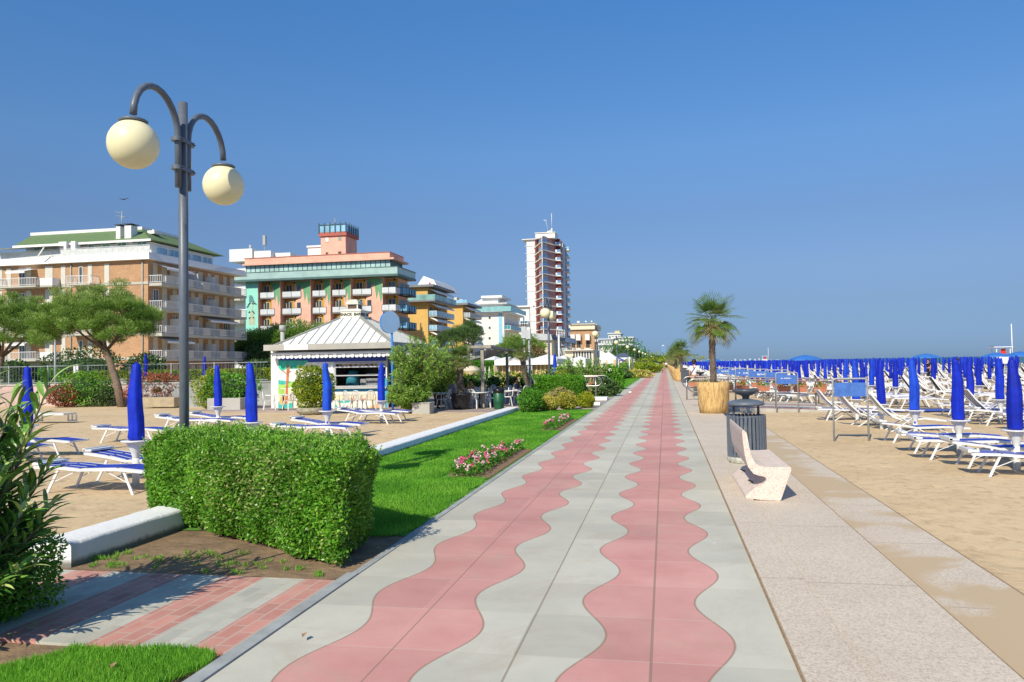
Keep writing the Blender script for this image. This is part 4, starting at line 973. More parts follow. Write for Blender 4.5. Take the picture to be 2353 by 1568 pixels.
# variegated and lime shrubs
GS = 'rounded shrubs at the end of the lawn'
for (u, v, rx, rz, m, l, vm) in [(1214, 950, .42, .42, L_HEDGE2, 'round dark green shrub at the end of the white kerb wall', .45), (1258, 946, .32, .26, L_YEL, 'bright yellow variegated shrub, leftmost of the yellow ones', .62), (1300, 942, .33, .32, L_YEL, 'yellow-green variegated shrub in the middle of the group', .4), (1345, 938, .29, .30, L_YG, 'ball-shaped lime green shrub next to the promenade edge', .85)]:
    x, y = G(u, v, 0); bush('shrub', l, 'shrub', (x, y+rx, rz*.95), (rx, rx, rz), 4200, .055, .04, m, group=GS, vmean=vm+.1)
for (u, v, w_, l) in [(1280, 938, 1.0, 'cream variegated low shrub strip behind the yellow shrubs, left half'), (1322, 934, .9, 'cream variegated low shrub strip behind the yellow shrubs, right half')]:
    x, y = G(u, v, 0); bush('shrub', l, 'shrub', (x, y+1.2, .38), (w_*.55, .35, .36), 4600, .06, .042, leafmat('cream_leaf', (.16,.18,.04), (.60,.52,.20), (.85,.78,.45), .3, .5, 4.), group=GS)
# potted shrubs on the court
x, y = G(1211*0+ (900+720/2.614)/1.632, (1150+1060/2.614)/1.632, ZL)
bush('shrub', 'yellow-green shrub in a stone pot in front of the snack bar mural', 'shrub', (x, y, .93), (.72, .62, .82), 5200, .085, .05, L_YG, base=.16, group=None, vmean=.55)
t = empty('stone_pot', 'low rough stone pot holding the yellow-green shrub', 'pot', (x, y, ZL)); b = MB(); b.lathe([(.42,0),(.56,.1),(.6,.26),(.52,.27),(.45,.2)], n=20, jitter=lambda t, z: 1+.05*math.sin(7*t+9*z)); b.build('pot', mat('rough_stone', (.34,.32,.24), .95, .35, 8., bmp=1., bsc=15., bd=.04), t)
def oleander(name, label, x, y, h, w, n=30, base=0., L=.17, Wd=.035, m=L_OLE, seed=1, lv=26, par=None, group=None, spread=1.):
    rg = np.random.default_rng(seed); root = empty(name, label, 'shrub', (x, y, base), group=group); b = MB(); lm = LM()
    for i in range(n):
        a = rg.uniform(0, 6.28); q = rg.uniform(.15, 1)**.7; hh = h*rg.uniform(.45, 1)*(1-.25*q*q); e = Vector((w*q*math.cos(a), w*q*math.sin(a), hh)); p0 = Vector((.12*w*math.cos(a*2), .12*w*math.sin(a*3), 0)); mid = p0.lerp(e, .55)+Vector((0,0,.12*h))-Vector((e.x,e.y,0))*.18
        pts = [p0, mid, e]; b.tube(pts, [.014,.010,.005], 5)
        k = lv; ts = rg.uniform(.18, 1.0, k)**.8; ts[:7] = rg.uniform(.92, 1.0, 7)
        P = np.array([list((p0*(1-t)**2+mid*2*t*(1-t)+e*t*t)) for t in ts]); d = (e-mid).normalized(); D = np.array(list(d))*.7+rg.normal(0, .62, (k, 3)); D[:, 2] += .15
        lm.leaves(P, D, rg.normal(0, 1, (k, 3))+np.array([0,0,1.]), L*rg.uniform(.7, 1.15, k), Wd*rg.uniform(.8, 1.2, k), np.clip(rg.normal(.5+.25*(ts-.5), .2, k), 0, 1), fold=.2)
    b.build('stems', BARK, root); lm.build('foliage', m, root); return root
oleander('oleander', 'tall oleander bush right of the snack bar, left of the potted palm', -8.75, 27.4, 2.75, 1.15, n=230, seed=4, lv=34, L=.17, Wd=.042, base=.1)
oleander('oleander', 'lower front skirt of oleander growing out of the grey trough beside the snack bar', -9.0, 26.8, 1.15, .85, n=130, seed=6, lv=34, L=.16, Wd=.042, base=.0)
oleander('oleander', 'second oleander standing behind the tall one beside the snack bar', -8.75, 29.6, 2.6, 1.0, n=170, seed=8, lv=34, L=.17, Wd=.042, base=.1)
b = MB(); b.box(-.35,.3,-.3,.3,0,.36); b.box(-.37,.32,-.32,.32,.361,.40); tag(b.build('concrete_trough', GREYP, loc=(-8.42,26.75,ZL), bevel=.01), 'small grey concrete trough under the oleander beside the sand', 'trough')
for i, (u, v) in enumerate([(1290, 885), (1315, 885), (1345, 885), (1372, 885)]):
    x, z = aY(u, v, 46+i); oleander('oleander', f'oleander clump behind the green hedge, {["first","second","third","fourth"][i]} from the left', x, 46+i*.8, 2.0, .8, n=45, seed=20+i, lv=20, L=.2, Wd=.05, base=0)
# foreground oleander at far left and small privet bush
def near_oleander(lab, loc, sd_, rad, nst, hmin):
    root = empty('oleander', lab, 'shrub', loc); rg = np.random.default_rng(sd_); b = MB(); m, nt, bs = nodes('oleander_leaf_near'+str(sd_))
    p = N(nt, 'ShaderNodeAttribute', attribute_name='var').outputs['Fac']; nt.links.new(ramp(nt, p, [(0, (.02,.07,.015)), (.45, (.07,.20,.03)), (.8, (.22,.42,.07)), (1, (.5,.6,.2))]), bs.inputs['Base Color']); bs.inputs['Roughness'].default_value = .32
    V = []; Fc = []; Va = []
    def leaf(p, d, up, L, W, var):
        s = d.cross(up); s = s.normalized() if s.length > .01 else Vector((1,0,0)); up = s.cross(d).normalized(); k = 6; o = len(V)
        for i in range(k+1):
            t = i/k; c = p+d*L*t-Vector((0,0,1))*L*.16*t*t+up*.02*math.sin(t*3); w = W*math.sin(pi*min(1, t*.93+.05))**.8*.5 if i < k else .0005
            V.extend([c-s*w+up*w*.35, c, c+s*w+up*w*.35])
            if i: q = o+3*(i-1); Fc.extend([(q,q+1,q+4,q+3),(q+1,q+2,q+5,q+4)]); Va.extend([var, var+rg.uniform(-.03,.03)])
    for i in range(nst):
        a = rg.uniform(0, 6.28); q = rg.uniform(.2, 1); e = Vector((rad*q*math.cos(a), rad*q*math.sin(a), rg.uniform(hmin, 1.62))); p0 = Vector((.06*math.cos(a), .06*math.sin(a), 0)); mid = p0.lerp(e, .5)+Vector((0,0,.08)); b.tube([p0, mid, e], [.012,.009,.005], 6)
        d = (e-mid).normalized()
        for j in range(19):
            t = .45+.55*(j/18); c = p0*(1-t)**2+mid*2*t*(1-t)+e*t*t; az = j*2.1+a; lat = Vector((math.cos(az), math.sin(az), rg.uniform(-.1,.6))); dd = (d*(.5+.6*(t-.4))+lat*.8).normalized()
            leaf(c, dd, Vector((rg.uniform(-.4,.4), rg.uniform(-.4,.4), 1)), rg.uniform(.16, .27), rg.uniform(.026, .042), float(np.clip(rg.normal(.45 if t < .9 else .75, .2), 0, 1)))
    for z_ in np.linspace(-.1, 1.2, 1): pass
    b.build('stems', BARK, root)
    me = bpy.data.meshes.new('foliage'); me.from_pydata([tuple(v) for v in V], [], Fc); me.materials.append(m); at = me.attributes.new('var', 'FLOAT', 'FACE'); at.data.foreach_set('value', Va); me.update()
    o = bpy.data.objects.new('foliage', me); COL.objects.link(o); o.parent = root
    return root
near_oleander('dark green oleander with long pointed leaves at the left frame edge', (-4.42,4.12,-.03), 5, .62, 150, .35)
bush('shrub', 'small-leaved bright green shrub at the lower left corner of the view', 'shrub', (-4.63, 4.70, .26), (.42, .38, .36), 7500, .036, .021, L_HEDGE, base=-.03, vmean=.6, lo=.6, bump_=.12)
bush('shrub', 'small-leaved green shrub partly cut by the left frame edge', 'shrub', (-4.75, 4.30, .12), (.5, .42, .36), 3600, .036, .02, L_HEDGE, base=-.03, vmean=.5, lo=.5)

# shrubs by the court wall
z8 = zoom(0,1300,2.178)
def wb(cx, y, w_, h, m, l, vm=.5, L=.11, W=.065, n=2200, z=ZL): x = aY(*z8(cx, 400), y)[0]; return bush('shrub', l, 'shrub', (x, y, z+h*.52), (w_, .7, h*.55), n, L, W, m, base=z, vmean=vm, group='shrubs along the sand court wall')
wb(690, 34.2, 1.35, 1.65, L_HEDGE2, 'rounded bright green shrub against the pink wall left of the pine trunk', .7)
wb(540, 34.0, .9, 1.05, L_RED, 'low mixed red-brown shrub left of the bright green one', .5)
wb(850, 34.4, .8, 1.2, L_DARK, 'thin dark green shrub between the bright shrub and the pine trunk', .9, n=900)
wb(1300, 33.6, 1.75, 1.5, L_RED, 'wide red-leaved photinia bush by the wall', .5, n=3400)
wb(1750, 30.6, .85, 1.55, L_YG, 'yellow-green shrub behind the back row umbrella', .7)
wb(1880, 30.3, 1.3, 1.45, L_HEDGE2, 'green shrub in a square pot beside the snack bar', .6, n=2600)
b = MB(); x = aY(*z8(1350, 500), 33)[0]; b.box(-.9,.9,-.25,.25,0,.45); tag(b.build('stone_block', mat('sandstone', (.40,.33,.22), .9, .2, 4., bmp=.5), loc=(x, 32.6, ZL), bevel=.03), 'pale stone block in front of the red-leaved bush', 'stone block')
b = MB(); x = aY(*z8(1890, 500), 30)[0]; b.box(-.75,.75,-.3,.3,0,.5); tag(b.build('concrete_trough', GREYP, loc=(x, 29.7, ZL), bevel=.02), 'wide concrete trough left of the snack bar wall', 'trough')

# court wall with railing
PWALL = mat('pink_wall', (.55,.40,.38), .9, .25, .8, bmp=.3)
xl, xr = aY(0, 900, 35.6)[0], aY(*z8(1460, 400), 35.6)[0]
t = empty('court_wall', 'low pink rendered wall carrying the slim metal railing behind the sand court', 'wall', (xl, 35.6, ZL))
b = MB(); b.box(0, xr-xl, 0, .25, -.1, 1.0); b.build('wall', PWALL, t)
b = MB(); b.box(-.02, xr-xl+.02, -.04, .29, 1.003, 1.10); b.build('coping', GREYP, t)
xr2 = aY(*z8(1850, 400), 32)[0]; t2 = empty('court_wall', 'grey weathered low wall between the lamp post and the snack bar', 'wall', (xr, 33.2, ZL)); b = MB(); b.box(-.5, xr2-xr+2, 0, .25, -.1, 1.05); b.box(-.55, xr2-xr+2.05, -.03, .28, 1.053, 1.13); b.build('wall', mat('weathered_wall', (.34,.36,.36), .9, .35, 1.2, bmp=.4), t2)
t3 = empty('railing', 'slim dark metal picket railing along the court wall', 'railing', (xl-2, 35.75, ZL+1.1)); L_ = xr2-xl+2
b = MB()
for z in (.06, .92): b.bar((0,0,z),(L_,0,z), .03,.03)
b.build('rail', GALV, t3); b = MB()
for i in range(int(L_/.19)): b.bar((i*.19,0,.06),(i*.19,0,.92), .018,.018, up=(0,1,0))
b.build('pickets', SLATE, t3)
for i in range(int(L_/2.4)): b = MB(); b.bar((i*2.4,0,-.1),(i*2.4,0,.97), .05,.05, up=(0,1,0)); b.build('post', GALV, t3)
# clipped hedge behind
hedge('hedge', 'long low clipped hedge in front of the brick apartment building', [(-70,62),(-21,62),(-21,64),(-70,64)], -.4, 1.55, 150, .24, .17, L_YG, wob=.04, vmean=.42, round_=.1)
hedge('hedge', 'shadowed dark hedge behind the snack bar under the pines', [(-40,70),(-12,70),(-12,72),(-40,72)], -.4, 2.3, 50, .4, .26, L_DARK, wob=.1)
for (cx, y, w_, h, l) in [(695, 66, 5.2, 4.4, 'large dense dark hedge bush at the foot of the brick building'), (1180, 66, 2.2, 3.5, 'round dark bush at the brick building corner'), (110, 60, 2.0, 3.0, 'dark bush at far left before the brick building'), (420, 62, 1.6, 2.4, 'light green bush before the brick building ground floor')]:
    x = aY(*z8(cx, 200), y)[0]; bush('shrub', l, 'shrub', (x, y, h*.5-.6), (w_, 1.5, h*.55), 3000, .3, .16, L_DARK if 'dark' in l else L_HEDGE2, base=-.4, vmean=.6)
# bushes and beds farther along the promenade
zF = zoom(2200,1200,5.227)
FAR = [(490,1370,.75,1.5,L_HEDGE2,'round green shrub by the far rail, beside the yellow flowers',.7),(340,1500,.7,.75,L_DARK,'dark low shrub under the far steel handrail',.9),(640,1160,1.1,.95,L_DARK,'grey-green spreading shrub left of the cream variegated one',1.0),(900,1140,1.7,.8,L_YEL,'broad cream variegated shrub beside the promenade lawn',.8),
       (800,1040,2.6,1.0,L_HEDGE2,'low green hedge mound behind the variegated shrub',.7),(1000,1010,2.2,.95,L_YG,'yellowish low hedge mound farther along the lawn',.8),(1170,1040,1.4,1.1,L_YG,'lime shrub at the promenade edge, mid distance',.6),(1150,960,3.2,1.1,L_YG,'long lime hedge mound, mid distance',.7),(1280,930,3.,1.2,L_YG,'dark lime hedge mound nearest the walking man',.35),(1000,930,2.5,1.1,L_DARK,'dark green shrub row behind the lime mounds',1.),(730,940,2.2,3.3,L_HEDGE2,'tall green bush behind the third street lamp',.4),(1230,880,5.,1.4,L_YG,'distant hedge mass along the lawn',.6)]
for (cx, cy, w_, h, m, l, vm) in FAR:
    x, y = G(*zF(cx, cy), 0); w2 = w_*y/70 if y > 60 else w_; s = y/60 if y > 60 else .8
    bush('shrub', l, 'shrub', (x, y+.6*w2, h*.45*max(1, y/90)), (w2, w2*.9, h*.55*max(1, y/90)), 1500, .12*s+.05, .1*s+.03, m, vmean=vm, group='shrubs farther along the promenade')

# flower beds
def flower_bed(name, label, pts, n, cols, soil=True, h=.14):
    t = empty(name, label, 'flower bed', (pts[0][0], pts[0][1], 0)); x0, y0 = pts[0]
    xs = [p[0] for p in pts]; ys = [p[1] for p in pts]
    b = MB(); b.poly([(x-x0, y-y0, -.004) for x, y in pts]); b.build('mulch', mat('bark_mulch', (.26,.16,.09), .95, .5, 30., bmp=1., bsc=60, bd=.02), t)
    lm = LM(); k = n*90; P = np.stack([RNG.uniform(min(xs), max(xs), k), RNG.uniform(min(ys), max(ys), k), RNG.uniform(.0, h*1.05, k)], 1)
    ins = np.ones(k, bool)
    for i in range(len(pts)): a, c = pts[i], pts[(i+1) % len(pts)]; ins &= ((c[0]-a[0])*(P[:,1]-a[1])-(c[1]-a[1])*(P[:,0]-a[0]))/math.hypot(c[0]-a[0], c[1]-a[1]) > .02
    ins &= P[:, 0] < max(xs)-.22*(max(xs)-min(xs)); P = P[ins]; P[:, :2] -= (x0, y0); cloud(lm, P, np.tile([0,0,1.], (len(P), 1)), .048, .04, 1.3, vmean=.28); lm.build('leaves', L_HEDGE2, t)
    idx = RNG.choice(len(P), n)
    for q, (c, frac) in enumerate(cols):
        S = P[idx[int(q*n/len(cols)):int((q+1)*n/len(cols))]].copy(); S[:, 2] = h*RNG.uniform(.95, 1.35, len(S)); fm = LM(); r = 16
        Pf = np.repeat(S, r, 0)+RNG.normal(0, .016, (len(S)*r, 3)); fm.leaves(Pf, rdir(len(Pf))+np.array([0,0,.4]), rdir(len(Pf)), .034, .03, .5); fm.build('flowers', c, t)
    return t
PINK2 = mat('pale_pink_petal', (.80,.50,.56), .6, .2, 60.)
flower_bed('flower_bed', 'near bed of pink geraniums with bark mulch at the lawn edge', [(-2.56,11.1),(-2.56,15.1),(-2.85,15.2),(-3.3,14.0),(-3.35,12.0),(-3.15,11.2)], 46, [(PINK, 1), (PINK2, 1)])
flower_bed('flower_bed', 'second bed of pink geraniums farther up the lawn', [(-2.56,19.3),(-2.56,23.3),(-2.9,23.3),(-3.15,21.5),(-3.1,19.5)], 24, [(PINK, 1), (PINK2, 1)])
flower_bed('flower_bed', 'patch of yellow flowers on the far lawn by the handrail', [(-4.3,40.3),(-3.0,41.5),(-3.1,42.3),(-4.5,41.4)], 26, [(YELFL, 1)], h=.15)
flower_bed('flower_bed', 'small patch of orange-red flowers on the far lawn', [(-4.2,51),(-3.2,52),(-3.3,53.5),(-4.3,52.5)], 22, [(REDFL, 1)], h=.12)
# bottom slabs and steps by the left handrail
b = MB(); b.box(-3.6,-2.52,34.6,35.6,0,.14); tag(b.build('white_step', WHITE, bevel=.01), 'white painted slab under the ends of the left handrails', 'step')
b = MB(); b.box(-3.25,-2.53,31.0,31.5,-.01,.10); tag(b.build('white_step', WHITE, bevel=.01), 'shorter white painted slab edge beside the lime shrub ball', 'step')
for q, (y_, lx) in enumerate(((37.6, 'nearer'), (40.6, 'farther'))):
    b = MB(); t = empty('handrail', f'{lx} stainless handrail with rounded ends on the left side of the promenade', 'handrail', (0, 0, 0), group='stainless handrails left of the promenade'); x1 = aY((1382, 1398)[q], 880, y_)[0]; x0 = aY(1236, 880, y_)[0]; r = .22
    pts = [(x0+.3, y_, 1.0), (x1-r, y_, 1.0)]+[(x1-r+r*math.sin(pi*i/8), y_, 1.0-r+r*math.cos(pi*i/8)) for i in range(1, 8)]+[(x1-r, y_, 1-2*r), (x0+.3, y_, 1-2*r)]+[(x0+.3-r*math.sin(pi*i/8), y_, 1-r-r*math.cos(pi*i/8)) for i in range(1, 8)]
    b.tube(pts, .03, 8, closed=True); b.build('rail', STEEL, t)
    for x in (x1-.28, x1-.75, -5.6, x0+.5): b = MB(); b.tube([(x, y_+.05, -.1), (x, y_+.05, .97)], .04, 8); b.build('post', STEEL, t)
for i, x in enumerate((-3.55, -4.1, -4.7)): flower_box(x, 39.2+.2*i, .50, f'terracotta flower box on the left handrails, {["right","middle","left"][i]} one', 'terracotta flower boxes on the left handrails')
# ------------------------------------------------------------------ snack bar kiosk
fl = aY(605.4, 805.5, 29.5); fr = aY(907.8, 801, 29.5); KX0, KX1, KZ = fl[0], fr[0], (fl[1]+fr[1])/2
KY0 = 29.5; KY1 = aX(1000.4, 797, KX1)[0]; WX0, WX1 = aY(*zP4(303, 600), 30.25)[0], aY(*zP4(1440, 600), 30.25)[0]; WY0 = 30.25; WY1 = KY1-.75
print('KIOSK', KX0, KX1, KY0, KY1, KZ, WX0, WX1)
kc = ((KX0+KX1)/2, (KY0+KY1)/2); t = empty('snack_bar', 'white snack bar kiosk with ribbed pyramid roof, striped awning and seaside mural', 'kiosk', (kc[0], kc[1], 0)); K = t
def kb(name, b, m, par=None, **k):
    p = par or K; b.v = [(x-kc[0], y-kc[1], z) for x, y, z in b.v]; return b.build(name, m, p, **k)
wl, wr = aY(*zP4(912, 600), 30.25)[0], WX1-.05; wz0, wz1 = aY(*zP4(1100, 790), 30.25)[1], aY(*zP4(1100, 548), 30.25)[1]
b = MB(); b.box(WX0, wl, WY0, WY0+.15, 0, KZ+.02); b.box(wl, WX1, WY0, WY0+.15, 0, wz0); b.box(wl, WX1, WY0, WY0+.15, wz1, KZ+.02); b.box(wr, WX1, WY0, WY0+.15, wz0, wz1)
b.box(WX0, WX0+.15, WY0+.151, WY1, 0, KZ+.02); b.box(WX1-.15, WX1, WY0+.151, WY1, 0, KZ+.02, 1); b.box(WX0+.151, WX1-.151, WY1-.15, WY1, 0, KZ+.02); b.box(WX0+.151, WX1-.151, WY0+.151, WY1-.151, .0, .05, 2); kb('wall', b, [CLAD, mat('blue_paint', (.02,.06,.42), .5, .1, 2.), GREYP])
ROOFW = mat('roof_white_sheet', (.74,.75,.74), .45, .08, .8)
b = MB(); e = .0
AP = .48; az = aY(*zP4(1070, 112), (KY0+KY1)/2-AP)[1]; cxm, cym = kc
print('apex', az, aY(*zP4(1070, 112), cym-AP))
ax0, ax1, ay0, ay1 = cxm-AP, cxm+AP, cym-AP, cym+AP; ez = KZ+.16
C = [(KX0+.25,KY0+.15,ez),(KX1-.1,KY0+.15,ez),(KX1-.1,KY1-.15,ez),(KX0+.25,KY1-.15,ez)]; A = [(ax0,ay0,az),(ax1,ay0,az),(ax1,ay1,az),(ax0,ay1,az)]
b.add(C+A, [(0,1,5,4),(1,2,6,5),(2,3,7,6),(3,0,4,7),(3,2,1,0),(4,5,6,7)])
kb('roof', b, ROOFW); roof = K
RIB = mat('roof_rib', (.40,.42,.40), .5, .1, 3.)
b = MB()
for s in range(4):
    c0, c1, a0, a1 = Vector(C[s]), Vector(C[(s+1) % 4]), Vector(A[s]), Vector(A[(s+1) % 4]); L = (c1-c0).length; nr = (c1-c0).cross(a0-c0).normalized(); k = int(L/.36)
    along = (c1-c0)/L; down = nr.cross(along).normalized(); tl0 = (a0-c0).dot(along); tl1 = (a1-c0).dot(along); H = abs((a0-c0).dot(down))
    sg = 1 if (a0-c0).dot(down) > 0 else -1
    for i in range(1, k):
        q = L*i/k; f = 1.
        if q < tl0: f = q/tl0
        elif q > tl1: f = (L-q)/(L-tl1)
        p = c0+along*q+nr*.012; e_ = p+down*sg*H*f; b.bar(p, e_, .03, .035, up=nr)
kb('rib', b, RIB)
b = MB()
for i in range(4): b.bar(Vector(C[i])+Vector((0,0,.02)), Vector(A[i])+Vector((0,0,.02)), .16, .05)
kb('hip_cap', b, mat('hip_grey', (.33,.33,.30), .7, .1, 4.))
FAS = mat('concrete_fascia', (.40,.39,.36), .85, .15, 1.2, bmp=.2)
b = MB(); b.box(KX0, KX1, KY0, KY0+.12, KZ, KZ+.24); b.box(KX0, KX1, KY1-.12, KY1, KZ, KZ+.24); b.box(KX0, KX0+.12, KY0+.121, KY1-.121, KZ, KZ+.24); b.box(KX1-.12, KX1, KY0+.121, KY1-.121, KZ, KZ+.24); b.box(KX0+.121, KX1-.121, KY0+.121, KY1-.121, KZ+.03, KZ+.1)
x0, x1 = aY(*zP4(432, 400), KY0)[0], aY(*zP4(665, 400), KY0)[0]; b.box(x0, x1, KY0-.006, KY0-.002, KZ+.01, KZ+.23, 1)
kb('fascia', b, [FAS, WHITE], bevel=.008)
# lantern on top
LW = .46; LG = mat('lantern_cream', (.72,.70,.60), .7, .12, 2.)
b = MB(); b.box(cxm-LW, cxm+LW, cym-LW, cym+LW, az+.003, az+.29)
kb('lantern_base', b, LG); zt = az+.29
b = MB(); b.add([(cxm-.50,cym-.50,zt+.002),(cxm+.50,cym-.50,zt+.002),(cxm+.50,cym+.50,zt+.002),(cxm-.50,cym+.50,zt+.002),(cxm-.49,cym-.49,zt+.04),(cxm+.49,cym-.49,zt+.04),(cxm+.49,cym+.49,zt+.04),(cxm-.49,cym+.49,zt+.04),(cxm-.28,cym-.28,zt+.12),(cxm+.28,cym-.28,zt+.12),(cxm+.28,cym+.28,zt+.12),(cxm-.28,cym+.28,zt+.12)],
  [(3,2,1,0),(0,1,5,4),(1,2,6,5),(2,3,7,6),(3,0,4,7),(4,5,9,8),(5,6,10,9),(6,7,11,10),(7,4,8,11),(8,9,10,11)]); kb('lantern_skirt', b, LG)
b = MB(); b.box(cxm-.22,cxm+.22,cym-.22,cym+.22,zt+.122,zt+.30,1)
for sx in (-1,1):
    for sy in (-1,1): b.box(cxm+sx*.235-.025,cxm+sx*.235+.025,cym+sy*.235-.025,cym+sy*.235+.025,zt+.122,zt+.305)
kb('lantern', b, [LG, mat('lantern_glass', (.10,.07,.045), .3, .3, 6.)])
b = MB()
for (r, z0, z1) in ((.30,.307,.36),(.28,.363,.43),(.235,.433,.49),(.17,.493,.53)): b.box(cxm-r,cxm+r,cym-r,cym+r,zt+z0,zt+z1)
kb('lantern_cap', b, LG, bevel=.03)
text('SNACK  BAR', .165, 'lettering', mat('sign_black', (.02,.02,.02), .5), K, (0, -LW-.008, az+.15), (pi/2,0,0), .003, .006)
text('SNACK  BAR', .165, 'lettering', _mc['sign_black'], K, (LW+.008, 0, az+.15), (pi/2,0,pi/2), .003, .006)
# awning valance: scalloped, grey stripes on white
AWN = mat('awning_white', (.76,.78,.80), .8, .05, 4.); AWS = mat('awning_grey', (.20,.24,.28), .8)
x0, x1 = aY(*zP4(318, 470), 29.75)[0], aY(*zP4(1470, 460), 29.75)[0]; b = MB(); n = 27; zt2, zb2 = aY(*zP4(800, 458), 29.75)[1], aY(*zP4(800, 505), 29.75)[1]
for i in range(n):
    a, c = x0+(x1-x0)*i/n, x0+(x1-x0)*(i+1)/n; w_ = c-a; yy = 29.75+.02*(i % 2)
    pts = [(a, zt2), (a, zb2+.08)]+[(a+w_*(.5-.5*math.cos(pi*j/6)), zb2+.08-.085*math.sin(pi*j/6)) for j in range(1, 6)]+[(c, zb2+.08), (c, zt2)]
    b.poly([(p, yy, z) for p, z in pts], 0); b.box(a-.012, a+.012, yy-.004+(-.02 if i % 2 else .0), yy-.001+(-.02 if i % 2 else .0)+.001, zb2+.085, zt2, 1)
b.add([(x0,29.75,zt2+.002),(x1,29.75,zt2+.002),(x1,30.2,zt2+.18),(x0,30.2,zt2+.18)], [(0,1,2,3)], 0)
b.box(x0-.05, x1+.05, 29.70, 29.74, zt2-.03, zt2+.05, 0)
kb('awning', b, [AWN, AWS])
b = MB(); b.box(aY(*zP4(372, 500), 30.2)[0], WX1-.02, 30.236, 30.246, zb2-.16, zb2+.16); kb('blue_band', b, _mc['blue_paint'])
# mural
y_ = 30.243
cols = {'grn': (.04,.50,.33), 'trunk': (.52,.16,.06), 'sea': (.03,.38,.68), 'dsea': (.02,.22,.58), 'sand': (.80,.66,.42), 'gra': (.35,.62,.12), 'teal': (.05,.45,.40), 'org': (.80,.42,.15), 'red': (.70,.12,.08), 'wh': (.82,.82,.80), 'yel': (.85,.68,.20), 'crm': (.82,.78,.66)}
cm = {k: i for i, k in enumerate(cols)}; mats_ = [mat('mural_'+k, v, .65, .25, 7.) for k, v in cols.items()]
b = MB(); lay = [0]
def M(c, pts):
    lay[0] += 1; b.poly([(aY(*zP4(x, y), 30.2)[0], y_-.0012*lay[0], aY(*zP4(x, y), 30.2)[1]) for x, y in pts], cm[c])
M('wh', [(372,1010),(912,1008),(912,520),(372,522)]); M('sand', [(372,1010),(912,1008),(912,800),(640,790),(372,820)]); M('crm', [(500,1010),(912,1008),(912,880),(640,850),(500,860)])
M('sea', [(540,790),(912,800),(912,742),(600,742),(560,760)]); M('dsea', [(650,775),(912,780),(912,745),(650,745)]); M('gra', [(372,800),(470,800),(560,770),(640,740),(520,735),(372,720)]); M('teal', [(372,765),(440,765),(500,740),(430,725),(372,725)])
M('grn', [(372,600),(400,630),(470,610),(545,612),(600,585),(640,560),(670,530),(372,530)]); M('teal', [(420,560),(520,580),(600,560),(640,535),(440,535)])
M('trunk', [(432,1000),(462,1000),(466,800),(482,600),(474,572),(460,572),(454,620),(444,800)]); M('trunk', [(458,660),(428,632),(405,628),(405,634),(425,640),(456,672)]); M('trunk', [(478,640),(498,628),(500,634),(478,650)])
M('teal', [(372,1010),(500,1010),(520,940),(430,960),(372,930)]); M('org', [(385,960),(425,960),(430,890),(390,890)]); M('gra', [(372,870),(432,880),(430,810),(372,800)])
M('sea', [(905,835),(1430,830),(1430,792),(905,794)]); M('dsea', [(905,808),(1430,806),(1430,794),(905,796)]); M('crm', [(905,1008),(1450,1005),(1445,832),(905,836)]); M('sand', [(905,930),(1100,900),(1330,930),(1440,890),(1440,860),(1100,850),(905,870)])
M('org', [(1270,1005),(1455,1003),(1450,940),(1340,950),(1280,975)]); M('yel', [(1290,905),(1330,895),(1335,920),(1290,930)]); M('red', [(1080,900),(1130,905),(1120,930),(1085,925)]); M('red', [(1190,900),(1225,905),(1220,925),(1195,922)]); M('teal', [(940,930),(1060,915),(1100,935),(1000,950)]); M('grn', [(920,1000),(960,990),(940,960),(918,970)]); M('dsea', [(925,1008),(965,1008),(945,975)])
M('sea', [(1418,1000),(1445,1000),(1440,700),(1420,700)])
b.v = [(x-kc[0], y-kc[1], z) for x, y, z in b.v]; o = b.build('mural', mats_, K)
# serving window
fz = lambda x, y, Y=30.25: aY(*zP4(x, y), Y)
b = MB(); q0, q1 = fz(942, 555), fz(1362, 770); b.box(wl+.02, WX1-.17, 31.6, 31.65, wz0-.3, wz1+.2); b.box(wl+.01, WX1-.17, WY0+.16, 31.6, wz0-.3, wz0-.26); kb('interior', b, DARK)
b = MB(); fw = .05
for x in (wl+.02, fz(928, 600)[0], fz(1362, 600)[0]): b.box(x, x+fw, WY0-.03, WY0+.06, wz0, wz1)
for z in (wz0+.01, fz(1000, 683)[1], fz(1000, 600)[1], wz1-.06): b.box(wl+.07, wr, WY0-.025, WY0+.05, z, z+.045)
kb('window_frame', b, mat('aluminium', (.55,.56,.57), .4, .08, 4., metal=.3))
b = MB(); b.box(wl-.05, WX1+.02, WY0-.18, WY0-.002, wz0-.06, wz0-.004); kb('counter', b, mat('counter_marble', (.55,.52,.48), .5, .3, 30.))
b = MB(); b.box(wl+.2, wr-.02, WY0+.1, WY0+.13, fz(1000,592)[1], fz(1000,560)[1])
for i in range(9):
    x = wl+.3+i*.22+U(-.03,.03); z = fz(1000, 576)[1]; r = U(.05,.085)
    b.add([(x+r*math.cos(2*pi*j/10), WY0+.095, z+r*.7*math.sin(2*pi*j/10)) for j in range(10)], [tuple(range(10))], 1+(i % 3))
kb('menu_board', b, [mat('menu_white', (.55,.52,.46), .6), mat('food_brown', (.35,.14,.05), .6, .4, 30.), mat('food_orange', (.6,.28,.08), .6, .4, 30.), mat('food_red', (.45,.07,.04), .6, .4, 30.)])
b = MB(); x0, z0 = fz(980, 765); x1, z1 = fz(1120, 630); b.tube([(x0+.25, 30.95, z0-.1), (x0+.28, 30.95, (z0+z1)/2), (x0+.3, 30.95, z1)], [.27,.27,.2], 14); kb('covered_appliance', b, mat('turquoise_cloth', (.03,.22,.30), .8, .15, 6.))
